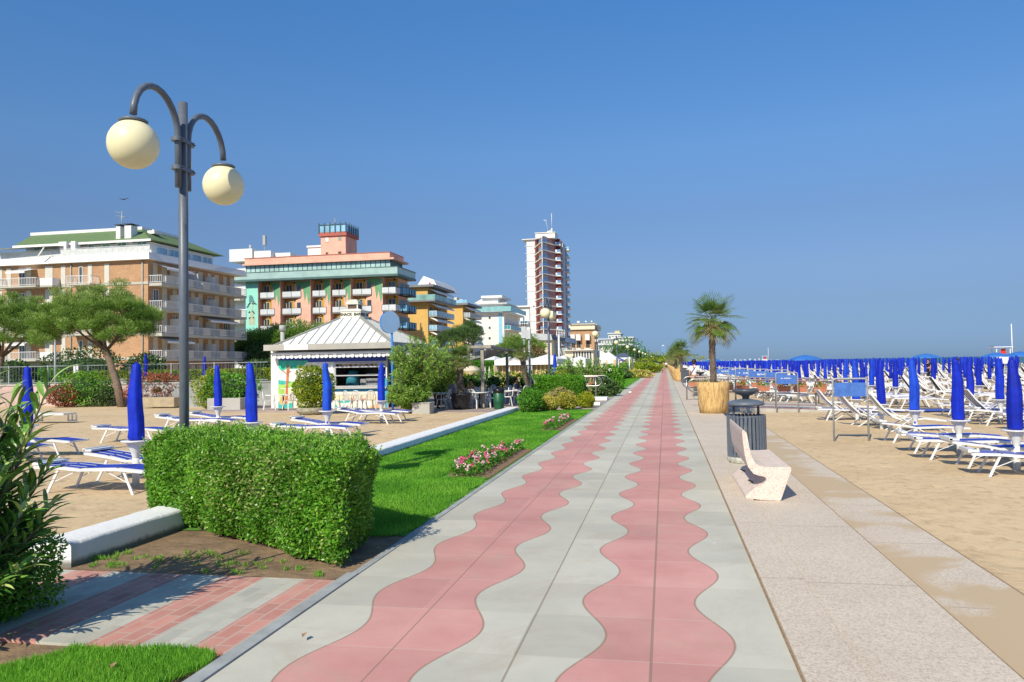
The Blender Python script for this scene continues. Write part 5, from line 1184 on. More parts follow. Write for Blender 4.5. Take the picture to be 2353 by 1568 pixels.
b = MB(); x0, z0 = fz(1205, 760); b.box(x0, wr-.05, 30.6, 31.0, wz0+.02, z0+.22); b.box(x0, wr-.05, 30.6, 31.1, z0+.38, z0+.42); b.box(x0-.3, x0-.05, 30.7, 30.9, wz0+.02, z0+.2); kb('shelf_goods', b, mat('steel_goods', (.25,.26,.27), .4, .6, 9.))
# dark side opening panels
b = MB(); b.box(WX1+.002, WX1+.012, WY0+.4, WY1-.3, .05, KZ-.7); kb('side_shutter', b, mat('navy_panel', (.012,.018,.07), .4, .1, 3.))
b = MB()
for i in range(5): b.lathe([(.001,0),(.10,.0)], n=10)
# flue beside the roof
x, z = aY(*zP4(417, 350), 31.5); b = MB(); zt_ = aY(*zP4(417, 240), 31.5)[1]; b.tube([(x,31.5,KZ-.5),(x,31.5,zt_)], .09, 12); b.tube([(x,31.5,zt_),(x,31.5,zt_+.25)], .14, 12); b.tube([(x,31.5,zt_-.55),(x+.9,31.5,zt_-.55)], .02, 6); kb('flue', b, mat('flue_grey', (.40,.40,.38), .6, .15, 3.))
# round blue sign on a post
X_, z0 = aY(*zP4(1490, 370), 28.9); zc = aY(*zP4(1460, 155), 28.9); s = empty('disc_sign', 'round blue drum sign on a thin blue post beside the snack bar roof', 'sign', (X_, 28.9, 0))
r = .43; BS = mat('sign_blue', (.03,.22,.66), .4, .08, 2.); b = MB(); b.tube([(0,0,0),(0,0,zc[1]-r+.03)], .045, 10); b.build('post', BS, s)
b = MB(); vs = [(0,-.13+.26*k,0) for k in (0,1)]; n = 36
b.add([(r*.86*math.cos(2*pi*i/n), -.12, r*math.sin(2*pi*i/n)) for i in range(n)]+[(r*.86*math.cos(2*pi*i/n), .12, r*math.sin(2*pi*i/n)) for i in range(n)], [(i+n, (i+1) % n+n, (i+1) % n, i) for i in range(n)], 0)
b.add([(r*.86*math.cos(2*pi*i/n), -.12, r*math.sin(2*pi*i/n)) for i in range(n)], [tuple(range(n))], 1); b.add([(r*.86*math.cos(2*pi*i/n), .12, r*math.sin(2*pi*i/n)) for i in range(n)], [tuple(reversed(range(n)))], 1)
o = b.build('drum', [BS, mat('sign_face', (.20,.34,.56), .5, .05, 2.)], s); o.location = (-.09, 0, zc[1]); o.rotation_euler = (0,0,.62)

# ------------------------------------------------------------------ terrace furniture
def make_chair():
    t = empty('plastic_chair')
    b = MB(); pts = [(-.22,-.2),(.22,-.2),(.24,.22),(-.24,.22)]; b.prism(pts, .42, .445); b.build('seat', PLASTIC, t, bevel=.015)
    for sx in (-1, 1):
        b = MB(); b.bar((sx*.23,-.2,.44),(sx*.27,-.27,0), .05,.035); b.build('leg', PLASTIC, t); b = MB(); b.bar((sx*.23,.2,.44),(sx*.26,.28,0), .05,.035); b.build('leg', PLASTIC, t)
        b = MB(); b.tube([(sx*.27,-.24,.43),(sx*.28,-.23,.64),(sx*.28,-.1,.67),(sx*.265,.22,.70)], .02, 6); b.build('armrest', PLASTIC, t)
    b = MB(); pts = []
    for i in range(13):
        a = pi*i/12; pts.append((-.235*math.cos(a), .24+.06*math.sin(a)*0+.10*(.45+.42*math.sin(a)), .45+.03+.40*math.sin(a)**.7 if 0 < i < 12 else .45))
    b.tube(pts, .02, 6)
    for k in range(5):
        x = -.14+.07*k; zt_ = .47+.38*math.sqrt(max(0, 1-(x/.24)**2)); b.bar((x,.235,.44),(x,.32,zt_), .035,.012, up=(0,1,0))
    b.build('backrest', PLASTIC, t); return t
ch = make_chair(); ch.scale = (.84,.84,.84); snapshot(ch); usedl.pop(ch.name, None)
def make_table():
    t = empty('plastic_table'); b = MB(); b.lathe([(.01,.70),(.40,.70),(.42,.71),(.42,.735),(.01,.735)], n=28); b.build('tabletop', PLASTIC, t)
    b = MB(); b.tube([(0,0,.03),(0,0,.70)], .04, 8, 0); b.build('column', DARK, t)
    b = MB(); b.lathe([(.01,.0),(.25,.0),(.22,.03),(.05,.05)], n=16); b.build('base', DARK, t); return t
tb = make_table(); tb.scale = (.84,.84,.84); snapshot(tb)
GC = 'white plastic armchairs'; GT = 'round white plastic tables'
def pc(u, v, z, rz, l, zf=None): x, y = G(*(zf or zP4)(u, v), z); place(ch, x, y, z, rz, l, 'chair', GC)
pc(290, 1012, ZL+.03, 2.1, 'white plastic chair left of the mural by the kiosk corner'); pc(495, 1015, ZL+.03, -2.2, 'white plastic chair in front of the painted tree trunk'); pc(1090, 1010, ZL+.03, 2.6, 'white plastic chair right of the potted shrub, turned sideways'); pc(1170, 1008, ZL+.03, 3.0, 'white plastic chair with its back to the mural, centre'); pc(1265, 1008, ZL+.03, -2.5, 'white plastic chair behind the umbrella at the serving counter'); pc(955, 1005, ZL+.03, 2.4, 'white plastic chair half hidden by the middle umbrella')
x, y = G(*zP4(425, 1015), ZL+.03); place(tb, x, y, ZL+.03, 0, 'round white plastic table by the painted tree', 'table', GT); x, y = G(*zP4(1190, 985), ZL+.03); place(tb, x, y+.3, ZL+.03, 0, 'round white plastic table behind the chairs below the counter', 'table', GT)
zT = zoom(1560,1380,5.227)
LBL = ['left of the black palm pot, seen from the side','right of the black palm pot, back toward us','just behind the pergola post','between the post and the green bin','right of the green bin, facing left','right of the green bin, nearest the kerb wall','behind the palm pot, left one','behind the palm pot, right one','beside the seated woman, left','beside the seated woman, right','beyond the green bin, centre','next to the second palm pot','next to the seated person in dark top','at the far table, left','at the far table, right','far back under the pergola']
for i, (u, v, rz) in enumerate([(545,800,-1.7),(1130,795,3.0),(1240,740,.6),(1430,780,1.2),(1790,745,-1.5),(1960,735,1.5),(500,700,1.5),(640,680,2.8),(1000,690,2.5),(1210,690,-2.2),(1560,690,2.9),(2060,680,-2.),(1880,680,2.9),(700,640,.3),(880,640,2.),(1450,650,-.4)]):
    x, y = G(*zT(u, v), 0); place(ch, x, y, 0, rz, 'white plastic terrace chair '+LBL[i], 'chair', GC)
for i, (u, v) in enumerate([(430,790),(1250,795),(1500,760),(1890,740),(950,690)]): x, y = G(*zT(u, v), 0); place(tb, x, y, 0, 0, 'round white terrace table '+['left of the palm pot','beside the pergola post','behind the green bin','right of the green bin','in front of the seated woman'][i], 'table', GT)
# black pots and palms on the terrace
BP = mat('black_pot', (.022,.022,.026), .5, .25, 6.)
def pot(x, y, l): t = empty('palm_pot', l, 'pot', (x, y, 0), group='black tubs with palms'); b = MB(); b.lathe([(.30,0),(.325,.13),(.33,.14),(.375,.52),(.40,.53),(.40,.60),(.38,.60),(.36,.54)], n=30); b.build('tub', BP, t); b = MB(); b.lathe([(.01,.53),(.355,.53)], n=20); b.build('soil', SOIL, t); return t
pot(-7.55, 28.6, 'black tub holding the short palm at the terrace edge'); q = empty('fan_palm', 'short fan palm with thick dark trunk in a black tub', 'palm', (-7.55, 28.6, .5), group='palms in tubs on the terrace'); fan_palm(q, 1.32, 0, .74, nf=24, tr=.105, nl=28, seed=12, low=.7, wl=.04)
x, _ = aY(1208, 930, 35.5); pot(x+.1, 35.5, 'black tub of the taller slim palm behind the steel posts'); q = empty('fan_palm', 'taller slim fan palm leaning left behind the steel posts', 'palm', (x+.1, 35.5, .5), group='palms in tubs on the terrace'); fan_palm(q, 1.65, 0, .72, nf=26, tr=.085, nl=24, seed=14, lean=(-.30,0), low=.85)
# green bin with black bag
x, y = G(*zT(1605, 815), 0); t = empty('green_bin', 'round dark green bin lined with a black bag at the terrace edge', 'litter bin', (x, y+.2, 0)); t.scale = (.8,.8,.86); GRN = mat('green_plastic', (.012,.10,.045), .4, .25, 6.)
b = MB(); b.lathe([(.22,0),(.23,.02),(.24,.3),(.25,.32),(.245,.34),(.255,.8),(.23,.82)], n=28); b.build('body', GRN, t); b = MB(); b.lathe([(.262,.70),(.268,.8),(.262,.87),(.15,.9),(.05,.93),(.02,.91)], n=26, jitter=lambda t_, z: 1+.05*math.sin(9*t_+20*z)); b.build('bag', mat('black_bag', (.012,.012,.016), .3), t)
b = MB(); b.tube([(-.1,0,.92),(0,0,.97),(.1,0,.92)], .03, 6); b.build('knob', DARK, t)
# pergola with canvas
OW = mat('weathered_wood', (.34,.31,.26), .85, .25, 5., bmp=.4); px_, pz = aY(*zP5(806, 400), 29.4); t = empty('pergola', 'wooden post pergola with a sagging striped canvas cover over the terrace', 'pergola', (px_, 29.4, 0)); H = pz
x2 = aY(*zP5(1048, 470), 37.7)[0]-px_
for (x, y) in ((0,0),(x2, 8.3),(-3.4,.3),(-3.2,8.3)): b = MB(); b.box(x-.06,x+.06,y-.06,y+.06,0,H-.06); b.build('post', OW, t)
b = MB(); b.bar((.35,-.45,H),(x2+.3,8.8,H), .18,.10); b.bar((-.55,-.1,H+.02),(.35,-.1,H+.02), .12,.1) ; b.bar((-3.4,-.3,H),(-3.2,8.8,H), .15,.10); b.build('beam', OW, t)
CANV = mat('grey_canvas', (.46,.46,.44), .85, .15, 3.); b = MB(); nx_, ny_ = 14, 10; vs = []
for j in range(ny_+1):
    for i in range(nx_+1): u, v = i/nx_, j/ny_; vs.append((.1+x2*v-3.5*u, .2+8.0*v, H-.05-.35*math.sin(pi*u)+.03*math.sin(v*22)))
b.add(vs, [(j*(nx_+1)+i, j*(nx_+1)+i+1, (j+1)*(nx_+1)+i+1, (j+1)*(nx_+1)+i) for j in range(ny_) for i in range(nx_)], 0, True)
for i in range(16): a = i/16; b.add([(.1-3.5*a,.19,H-.05-.35*math.sin(pi*a)),(.1-3.5*(a+.058),.19,H-.05-.35*math.sin(pi*(a+.058))),(.1-3.5*(a+.058),.19,H-.32-.3*math.sin(pi*(a+.058))),(.1-3.5*a,.19,H-.32-.3*math.sin(pi*a))], [(0,1,2,3)], i % 2)
b.build('canopy', [CANV, mat('grey_canvas_stripe', (.25,.27,.29), .85)], t)
# twin steel posts with box
x0, y0 = G(*zP5(1237, 858), 0); x1, _ = G(*zP5(1280, 860), 0); t = empty('twin_post', 'pair of slim galvanised posts carrying a grey floodlight box', 'post', (x0, 36.5, 0)); d0 = aY(*zP5(1237, 858), 36.5)[0]; d1 = aY(*zP5(1282, 858), 36.5)[0]; t.location = (d0, 36.5, 0); e0 = aY(*zP5(1213, 290), 36.5); e1 = aY(*zP5(1262, 290), 36.5)
b = MB(); b.tube([(0,0,0),(e0[0]-d0,0,e0[1]+.4)], .055, 10); b.build('post', GALV, t); b = MB(); b.tube([(d1-d0,0,0),(e1[0]-d0,0,e1[1]+.2)], .05, 10); b.build('post', GALV, t)
b = MB(); b.box(e0[0]-d0-.1,e0[0]-d0+.12,-.1,.1,e0[1]-.1,e0[1]+.45); b.box(e0[0]-d0+.13,e1[0]-d0+.1,-.12,.1,e0[1]-.15,e0[1]+.3); b.build('light_box', mat('pale_box', (.5,.52,.54), .5), t)
b = MB()
for dx in (-.08, .0, .09): b.tube([(e0[0]-d0+dx,0,e0[1]+.46),(e0[0]-d0+dx*1.3,0,e0[1]+.66)], .02, 6); b.lathe([(.03,0),(.045,.03),(.03,.06)], (e0[0]-d0+dx*1.3,0,e0[1]+.64), 8)
b.build('lamp_head', SLATED, t)
# reed screen, white tents, cream parasols
zS = zoom(1700,1200,4.706)
sl, sr = aY(*zS(725, 900), 58)[0], aY(*zS(1700, 900), 58)[0]; zt_, zb_ = aY(*zS(900, 815), 58)[1], -.1
t = empty('reed_screen', 'straw-coloured reed screen with thin wooden uprights under the white marquee', 'fence', (sl, 58, 0)); b = MB(); b.box(0, sr-sl, 0, .04, zb_, zt_); b.build('reed_panel', mat('straw_mesh', (.42,.32,.14), .9, .25, 2.), t); b = MB(); 
for i in range(14): x = (sr-sl)*i/13; b.box(x-.05,x+.05,-.08,-.005,0,zt_+.05)
b.box(0,sr-sl,-.07,-.01,zt_*.5,zt_*.5+.08); b.build('uprights', mat('pine_wood', (.62,.47,.22), .8, .1, 3.), t)
def tent(x, y, w_, d, z0, z1, zp, l, name='marquee', walls=False):
    t = empty(name, l, 'tent', (x, y, 0), group='white marquees and tents'); b = MB(); b.add([(0,0,z1),(w_,0,z1),(w_,d,z1),(0,d,z1),(w_/2,d/2,zp)], [(0,1,4),(1,2,4),(2,3,4),(3,0,4)]); b.box(0,w_,0,.05,z0,z1); b.box(w_-.05,w_,.051,d,z0,z1); b.box(0,.05,.051,d,z0,z1); b.build('canvas', mat('tent_white', (.80,.80,.79), .8, .03, 1.), t)
    for px in (0.1, w_-.1): b = MB(); b.tube([(px,.12,0),(px,.12,z1)], .05, 6); b.build('pole', GALV, t)
    return t
a = aY(*zS(725, 805), 57.4); b_ = aY(*zS(1850, 820), 57.4); zz = aY(*zS(900, 705), 57.4)[1]
tent(a[0], 57.4, (b_[0]-a[0])*.55, 5, a[1], zz, zz+.35, 'long white marquee over the reed screen, left section'); tent(a[0]+(b_[0]-a[0])*.55+.05, 57.5, (b_[0]-a[0])*.42, 5, a[1], zz, zz+.4, 'long white marquee over the reed screen, right section'); 
def tentpx(xa, xb, yb, ye, yp, Y, l, d=4):
    a, b_2 = aY(*zS(xa, ye), Y), aY(*zS(xb, ye), Y); tent(a[0], Y, b_2[0]-a[0], d, aY(*zS(xa, yb), Y)[1], a[1], aY(*zS((xa+xb)/2, yp), Y+d/2)[1], l)
tentpx(1775, 2010, 820, 685, 625, 64, 'white tent with a small pointed roof behind the blue umbrella'); tentpx(2060, 2330, 840, 690, 640, 66, 'low white tent behind the oleander clumps')
tentpx(545, 730, 712, 700, 640, 61, 'white canvas roof seen under the pergola'); tentpx(740, 1010, 712, 700, 650, 61.5, 'white canvas roof behind the marquee')
zM = zoom(2000,1120,4.356); c0, c1 = aY(*zM(1075, 970), 74), aY(*zM(1345, 970), 74); zb_ = aY(*zM(1200, 1065), 74)[1]; t = empty('changing_cabin', 'white canvas changing cabin with a pale door panel', 'cabin', (c0[0], 74, 0)); w_ = c1[0]-c0[0]
b = MB(); b.box(.1,w_-.1,.1,3.4,0,c0[1]-.1); b.build('wall', mat('tent_white', (.8,.8,.8)), t); b = MB(); b.add([(0,0,c0[1]),(w_,0,c0[1]),(w_,3.5,c0[1]),(0,3.5,c0[1]),(w_/2,1.7,c0[1]+.6)], [(0,1,4),(1,2,4),(2,3,4),(3,0,4)]); b.box(0,w_,-.02,.04,zb_,c0[1]); b.box(w_-.02,w_+.04,.041,3.5,zb_,c0[1]); b.build('roof', _mc['tent_white'], t)
b = MB(); b.box(w_*.45,w_*.82,.06,.09,.5,zb_-.1); b.build('door_panel', WHITE, t); b = MB(); 
for x in (.05, w_*.43, w_*.85, w_-.1): b.box(x,x+.1,-.05,.02,0,c0[1]-.2)
b.build('frame', mat('pine_wood', (.5,.36,.16)), t)
x, z = aY(*zS(1790, 900), 48); o = dup(um[0], (x, 48, 0), 1., 'single closed blue umbrella beyond the green hedge, right of the lamp'); o['category'] = 'beach umbrella'; o.scale = (1.2,1.2,1.25)
for i, (u, v, Y) in enumerate([(560, 900, 50), (635, 900, 50), (990, 960, 46)]):
    x, z = aY(*zS(u, v), Y); t = empty('closed_parasol', ['closed cream parasol, left of a pair behind the pergola post', 'closed cream parasol with striped foot, right of the pair', 'closed pale pink parasol before the reed screen'][i], 'parasol', (x, Y, 0)); zt_ = aY(*zS(u, 818), Y)[1]; b = MB(); b.lathe([(.23,zt_-1.5),(.16,zt_-1.0),(.09,zt_-.5),(.01,zt_)], n=12, jitter=lambda t_, z_: 1+.1*math.sin(5*t_)); b.build('canopy', mat('cream_canvas', (.62,.56,.47), .85, .08), t); b = MB(); b.tube([(0,0,0),(0,0,zt_-1.4)], .03, 6); b.build('pole', OW, t)
x, z = aY(*zS(325, 900), 42); zt_ = aY(*zS(325, 810), 42)[1]; zl = aY(*zS(325, 915), 42)[1]; zf_ = aY(*zS(325, 985), 42)[1]; rr = (aY(*zS(485, 900), 42)[0]-aY(*zS(165, 900), 42)[0])/2; t = empty('fringed_parasol', 'cream raffia parasol with a long fringe, open on the terrace', 'parasol', (x, 42, 0)); b = MB(); b.lathe([(rr,zl),(rr*.9,zl+(zt_-zl)*.45),(rr*.55,zl+(zt_-zl)*.85),(.02,zt_)], n=24); b.build('canopy', mat('raffia', (.62,.55,.42), .9, .12, 6.), t)
lm = LM(); n = 900; az_ = RNG.uniform(0, 6.28, n); P = np.stack([rr*np.cos(az_), rr*np.sin(az_), np.full(n, zl+.02)], 1); lm.leaves(P, np.tile([0,0,-1.], (n,1))+RNG.normal(0,.08,(n,3)), np.stack([np.cos(az_), np.sin(az_), 0*az_], 1), zl-zf_, .05, RNG.uniform(0, 1, n)); lm.build('fringe', leafmat('raffia_fringe', (.38,.27,.13), (.6,.47,.28), (.7,.6,.42), .1), t); b = MB(); b.tube([(0,0,0),(0,0,zt_)], .03, 6); b.build('pole', OW, t)
# white umbrella tables without umbrella behind the terrace and court
tbl = table_mb().mesh('parasol_table', PLASTIC)
pm = table_mb(); pm.tube([(0,0,-.1),(0,0,.4)], .05, 8); tbl = pm.mesh('parasol_table', PLASTIC)
for i in range(16): single(tbl, 'parasol_table', (-20-1.9*i+U(-.2,.2), 40+U(0,3)+(i % 3)*3.5, .45), 0, 'empty white parasol table post behind the court railing', 'table', 'white parasol table posts behind the railing', 1.15)
for i in range(5): single(tbl, 'parasol_table', (-10.6+1.1*i, 42+U(0,3), 0), 0, 'empty white parasol table post behind the terrace chairs', 'table', 'white parasol table posts behind the terrace', 1.3)
for i, (u, Y, s) in enumerate([(335, 44, 1.25), (470, 50, 1.2)]):
    x, z = aY(u, 860, Y); o = dup(um[i], (x, Y, .45), 1., ['closed blue umbrella beyond the railing, right of the pine trunk', 'closed blue umbrella beyond the railing, right of the lamp post'][i]); o.scale = (s,)*3; o['category'] = 'beach umbrella'
b = MB(); b.poly([(-75,36,.40),(-17.5,36,.40),(-17.5,62,.40),(-75,62,.40)]); struct('upper_court', b, SAND)
# low green planting strip on the terrace
for i in range(7):
    x = -10.2+i*.85; bush('shrub', f'leafy terrace planting behind the chairs, {["first","second","third","fourth","fifth","sixth","seventh"][i]} from the left', 'shrub', (x, 38.8+.4*(i % 2), .75), (.55, .45, .55), 500, .12, .08, L_HEDGE2 if i % 3 else L_YG, vmean=.65, group='terrace planting')
hedge('hedge', 'tall dark clipped hedge panel behind the cream parasols', [(aY(*zS(300,800),59)[0],59),(aY(*zS(722,800),59)[0],59),(aY(*zS(722,800),59)[0],60.5),(aY(*zS(300,800),59)[0],60.5)], 0, aY(*zS(500,755),59)[1], 120, .22, .15, L_HEDGE2, vmean=.35)
# ------------------------------------------------------------------ buildings
def balcony(par, x0, x1, y0, y1, z, slab, rail, face='S', h=.95, style='bars', th=.18, pan=None):
    """slab with railings on its outer sides; face S = towards the viewer, E = towards the sea"""
    b = MB(); b.box(x0, x1, y0, y1, z-th, z)
    o = b.build('balcony', slab, par); r = MB()
    segs = [((x0,y0+.04),(x1,y0+.04))] if face == 'S' else [((x1-.04,y0),(x1-.04,y1)),((x0,y0+.04),(x1-.08,y0+.04))]
    if face == 'S': segs += [((x0+.04,y0+.08),(x0+.04,y1)),((x1-.04,y0+.08),(x1-.04,y1))]
    for p, q in segs:
        L = math.hypot(q[0]-p[0], q[1]-p[1])
        if style == 'bars':
            r.bar((*p,z+h),(*q,z+h), .06,.06); r.bar((*p,z+.12),(*q,z+.12), .05,.05); k = max(2, int(L/.22))
            for i in range(k+1): t = i/k; x, y = p[0]+(q[0]-p[0])*t, p[1]+(q[1]-p[1])*t; r.bar((x,y,z+.1),(x,y,z+h), .035,.035, up=(0,1,0))
        elif style == 'glass':
            r.bar((*p,z+.5*h+.02),(*q,z+.5*h+.02), .03, h-.08, 0); r.bar((*p,z+h+.03),(*q,z+h+.03), .08,.06, 1); k = max(2, int(L/1.3))
            for i in range(k+1): t = i/k; x, y = p[0]+(q[0]-p[0])*t, p[1]+(q[1]-p[1])*t; r.bar((x,y,z),(x,y,z+h), .07,.07, 1, up=(0,1,0))
        else: r.bar((*p,z+h/2),(*q,z+h/2), .1, h)
    r.build('railing', rail, o); return o
def win(par, face, a0, a1, z0, z1, pos, frame, pane, d=.06, name='window', mull=1):
    """window standing proud of a wall: face S at y=pos, face E at x=pos"""
    f = MB(); g = MB()
    def bx(m, u0, u1, w0, w1, d0, d1): m.box(u0, u1, pos-d1, pos-d0, w0, w1) if face == 'S' else m.box(pos+d0, pos+d1, u0, u1, w0, w1)
    t = .07; bx(f, a0, a1, z0, z0+t, .002, d); bx(f, a0, a1, z1-t, z1, .002, d); bx(f, a0, a0+t, z0+t, z1-t, .002, d); bx(f, a1-t, a1, z0+t, z1-t, .002, d)
    for i in range(mull): c = a0+(a1-a0)*(i+1)/(mull+1); bx(f, c-.035, c+.035, z0+t, z1-t, .003, d-.01)
    o = f.build(name, frame, par); bx(g, a0+t, a1-t, z0+t, z1-t, .001, .02); g.build('pane', pane, o); return o
def shutter(par, face, a0, a1, z0, z1, pos, m, d=.05):
    b = MB(); b.box(a0, a1, pos-d, pos-.002, z0, z1) if face == 'S' else b.box(pos+.002, pos+d, a0, a1, z0, z1); return b.build('shutter', m, par)
def brick(name, c1, c2, mort, sc=1.):
    m, nt, b = nodes(name); p = geo(nt); x, y, z = sep(nt, p); cv = N(nt, 'ShaderNodeCombineXYZ'); nt.links.new(math_(nt, 'ADD', x, y), cv.inputs[0]); nt.links.new(z, cv.inputs[1])
    br = N(nt, 'ShaderNodeTexBrick'); br.inputs['Scale'].default_value = sc; br.inputs['Brick Width'].default_value = .28; br.inputs['Row Height'].default_value = .085; br.inputs['Mortar Size'].default_value = .008
    br.inputs['Color1'].default_value = (*c1, 1); br.inputs['Color2'].default_value = (*c2, 1); br.inputs['Mortar'].default_value = (*mort, 1); nt.links.new(cv.outputs[0], br.inputs['Vector'])
    c = mix(nt, 1., br.outputs[0], ramp(nt, noise(nt, p, .5, 6, .7), [(.3, .82), (.7, 1.12)]), 'MULTIPLY'); nt.links.new(c, b.inputs['Base Color']); b.inputs['Roughness'].default_value = .9; return m
BRK = brick('tan_brick', (.44,.235,.12), (.54,.31,.17), (.48,.36,.24)); CONC = mat('pale_balcony_concrete', (.50,.49,.43), .85, .1, .6, bmp=.1)
def roottag(name, label, cat, x, y): return empty(name, label, cat, (x, y, 0))
class Bld:
    """builder with coordinates relative to a base point so that each part is a child of its building"""
    def __init__(s, name, label, x, y, cat='building', group=None): s.t = empty(name, label, cat, (0,0,0), group=group); s.o = (x, y)
    def part(s, name, b, m): return b.build(name, m, s.t)

# --- brick apartment building
z1_ = zoom(0,750,2.0906); Y1 = 83.; fX = lambda x, y=600: aY(*z1_(x, y), Y1)[0]; fZ = lambda x, y: aY(*z1_(x, y), Y1)[1]
B = Bld('apartment_building', 'long tan brick apartment building with white balconies and green tiled penthouse roof', 0, 0); T = B.t
XC = fX(1160); XL = fX(-60); YB = aX(*z1_(1838, 900), XC)[0]; FL = [fZ(1165, y) for y in (1240, 1045, 850, 650)]; ZT = fZ(1170, 468); ZT2 = fZ(1175, 412)
print('B1', XC, XL, YB, FL, ZT, ZT2)
b = MB(); b.box(XL, XC, Y1, YB, -.5, ZT+.02); B.part('wall', b, BRK)
b = MB()
for z in FL: b.box(XL, XC+.05, Y1-.08, Y1-.002, z-.15, z+.15); b.box(XC+.002, XC+.08, Y1, YB, z-.15, z+.15)
B.part('floor_band', b, CONC)
b = MB(); o_ = .6
b.add([(XL,Y1-o_,ZT),(XC+o_,Y1-o_,ZT),(XC+o_+1.2,YB+.5,ZT),(XL,YB+.5,ZT),(XL,Y1-o_+.25,ZT2),(XC+o_-.25,Y1-o_+.25,ZT2),(XC+o_+.9,YB+.3,ZT2),(XL,YB+.3,ZT2)], [(3,2,1,0),(4,5,6,7),(0,1,5,4),(1,2,6,5),(2,3,7,6),(3,0,4,7)])
B.part('roof_terrace', b, WHITE)
FLZ = [-.3]+FL; 
for k, z in enumerate(FLZ):
    top = (FLZ+[ZT])[k+1]; h = min(2.5, top-z-.45)
    for a0, a1 in ((820,858),(690,722),(480,515),(355,415),(205,245),(52,88),(-30,20)):
        if k == 0 and a1 < 520: continue
        X0, X1 = fX(a0), fX(a1); shutter(T, 'S', X0, X1, z+.2, z+.2+h, Y1, SHUT)
    if k:
        balcony(T, fX(50), fX(365), Y1-1.7, Y1, z+.05, CONC, WHITEM); balcony(T, fX(372), fX(470), Y1-1.2, Y1, z+.05, CONC, WHITEM, style='solid', h=.9); balcony(T, fX(595), fX(780), Y1-1.6, Y1, z+.05, CONC, WHITEM)
        win(T, 'S', fX(150), fX(200), z+.2, z+2.4, Y1, WHITEM, DGLASS); win(T, 'S', fX(620), fX(650), z+.2, z+2.3, Y1, WHITEM, DGLASS, mull=0)
        if k in (4, 2, 1):
            a = MB(); zz = top-.5; a.add([(fX(140),Y1-.05,zz),(fX(290),Y1-.05,zz),(fX(290),Y1-1.9,zz-.45),(fX(140),Y1-1.9,zz-.45)], [(0,1,2,3)]); a.box(fX(140), fX(290), Y1-1.93, Y1-1.9, zz-.7, zz-.45); a.build('awning', WHITEM, T)
b = MB()
for x in (1120, 560): b.tube([(fX(x), Y1-.1, -.3), (fX(x), Y1-.1, ZT)], .08, 6)
B.part('downpipe', b, mat('pipe_grey', (.42,.42,.38), .6))
g = MB(); g.box(fX(-60), fX(560), Y1-.02, Y1-.008, -.3, FL[0]-.2); B.part('ground_floor_render', g, CONC)
for a0, a1 in ((232,310),(398,470),(0,40)): g = MB(); g.box(fX(a0), fX(a1), Y1-.05, Y1-.021, .0, 2.3); B.part('opening', g, DARK)
g = MB(); g.box(fX(1235), fX(1236), Y1, Y1+.01, 0, .01)
# sea-facing side: running balconies with partitions
NB = 5; SL = YB-Y1
for k, z in enumerate(FLZ):
    top = (FLZ+[ZT])[k+1]; h = min(2.45, top-z-.45)
    if k: balcony(T, XC+.02, XC+1.75, Y1+.1, YB+.3, z-.02, CONC, WHITEM, 'E', th=.35, h=.9)
    if k:
        for i in range(NB): q = Y1+.1+SL*(i+.0)/NB; g = MB(); g.box(XC+1.60, XC+1.72, q+.9, q+2.6, z, z+.95); B.part('parapet_panel', g, CONC)
    for i in range(NB):
        q = Y1+.6+SL*i/NB; w_ = SL/NB
        shutter(T, 'E', q+w_*.08, q+w_*.30, z+.2, z+.2+h, XC, SHUT) if (i+k) % 3 else win(T, 'E', q+w_*.08, q+w_*.34, z+.2, z+2.4, XC, WHITEM, DGLASS)
        shutter(T, 'E', q+w_*.52, q+w_*.78, z+.2, z+.2+h, XC, SHUT)
        if k and i in (1, 2, 3): g = MB(); g.box(XC+.08, XC+1.5, q-.35, q-.29, z, z+1.9); g.box(XC+.9, XC+1.5, q-.36, q-.28, z+1.9, z+2.1) if False else None; g.build('partition', WHITE, T)
    if k in (1, 2, 4): 
        a = MB(); zz = top-.35; q0, q1 = (Y1+1, Y1+6.5) if k != 2 else (Y1+10, Y1+17); a.add([(XC+.1,q0,zz),(XC+.1,q1,zz),(XC+1.9,q1,zz-.6),(XC+1.9,q0,zz-.6)], [(0,1,2,3)]); a.box(XC+1.9,XC+1.93,q0,q1,zz-.85,zz-.6); a.build('awning', WHITEM, T)
# penthouse
PX0, PX1 = fX(112, 380), fX(1110, 380); PYf = Y1+1.8; zp = fZ(1100, 318)+.1
b = MB(); b.box(PX0, PX1, PYf, YB-4, ZT2, zp); B.part('penthouse_wall', b, WHITE)
for a0, a1 in ((178,272),(610,660),(725,780),(840,915),(1000,1075)): win(T, 'S', fX(a0), fX(a1), ZT2+.15, ZT2+1.9, PYf, WHITEM, TEAL)
for i in range(5): win(T, 'E', PYf+1+i*((YB-5-PYf)/5), PYf+.6+(i+1)*((YB-5-PYf)/5), ZT2+.3, zp-.3, PX1, WHITEM, BGLASS)
b = MB(); ze = zp; zr = aY(*z1_(1115, 232), PYf+2.6)[1]; r0, r1 = aY(*z1_(248, 300), PYf+2.6)[0], aY(*z1_(1112, 230), PYf+2.6)[0]; ze = aY(*z1_(1145, 312), PYf-.8)[1]
E4 = [(fX(60,380),PYf-1.0,ze-.0),(PX1+.6,PYf-1.0,ze),(PX1+.9,YB-2.5,ze-.0),(fX(60,380),YB-2.5,ze)]; R4 = [(r0,PYf+2.6,zr),(r1,PYf+2.6,zr),(r1,YB-6,zr),(r0,YB-6,zr)]
b.add(E4+R4, [(0,1,5,4),(1,2,6,5),(2,3,7,6),(3,0,4,7),(4,5,6,7),(3,2,1,0)])
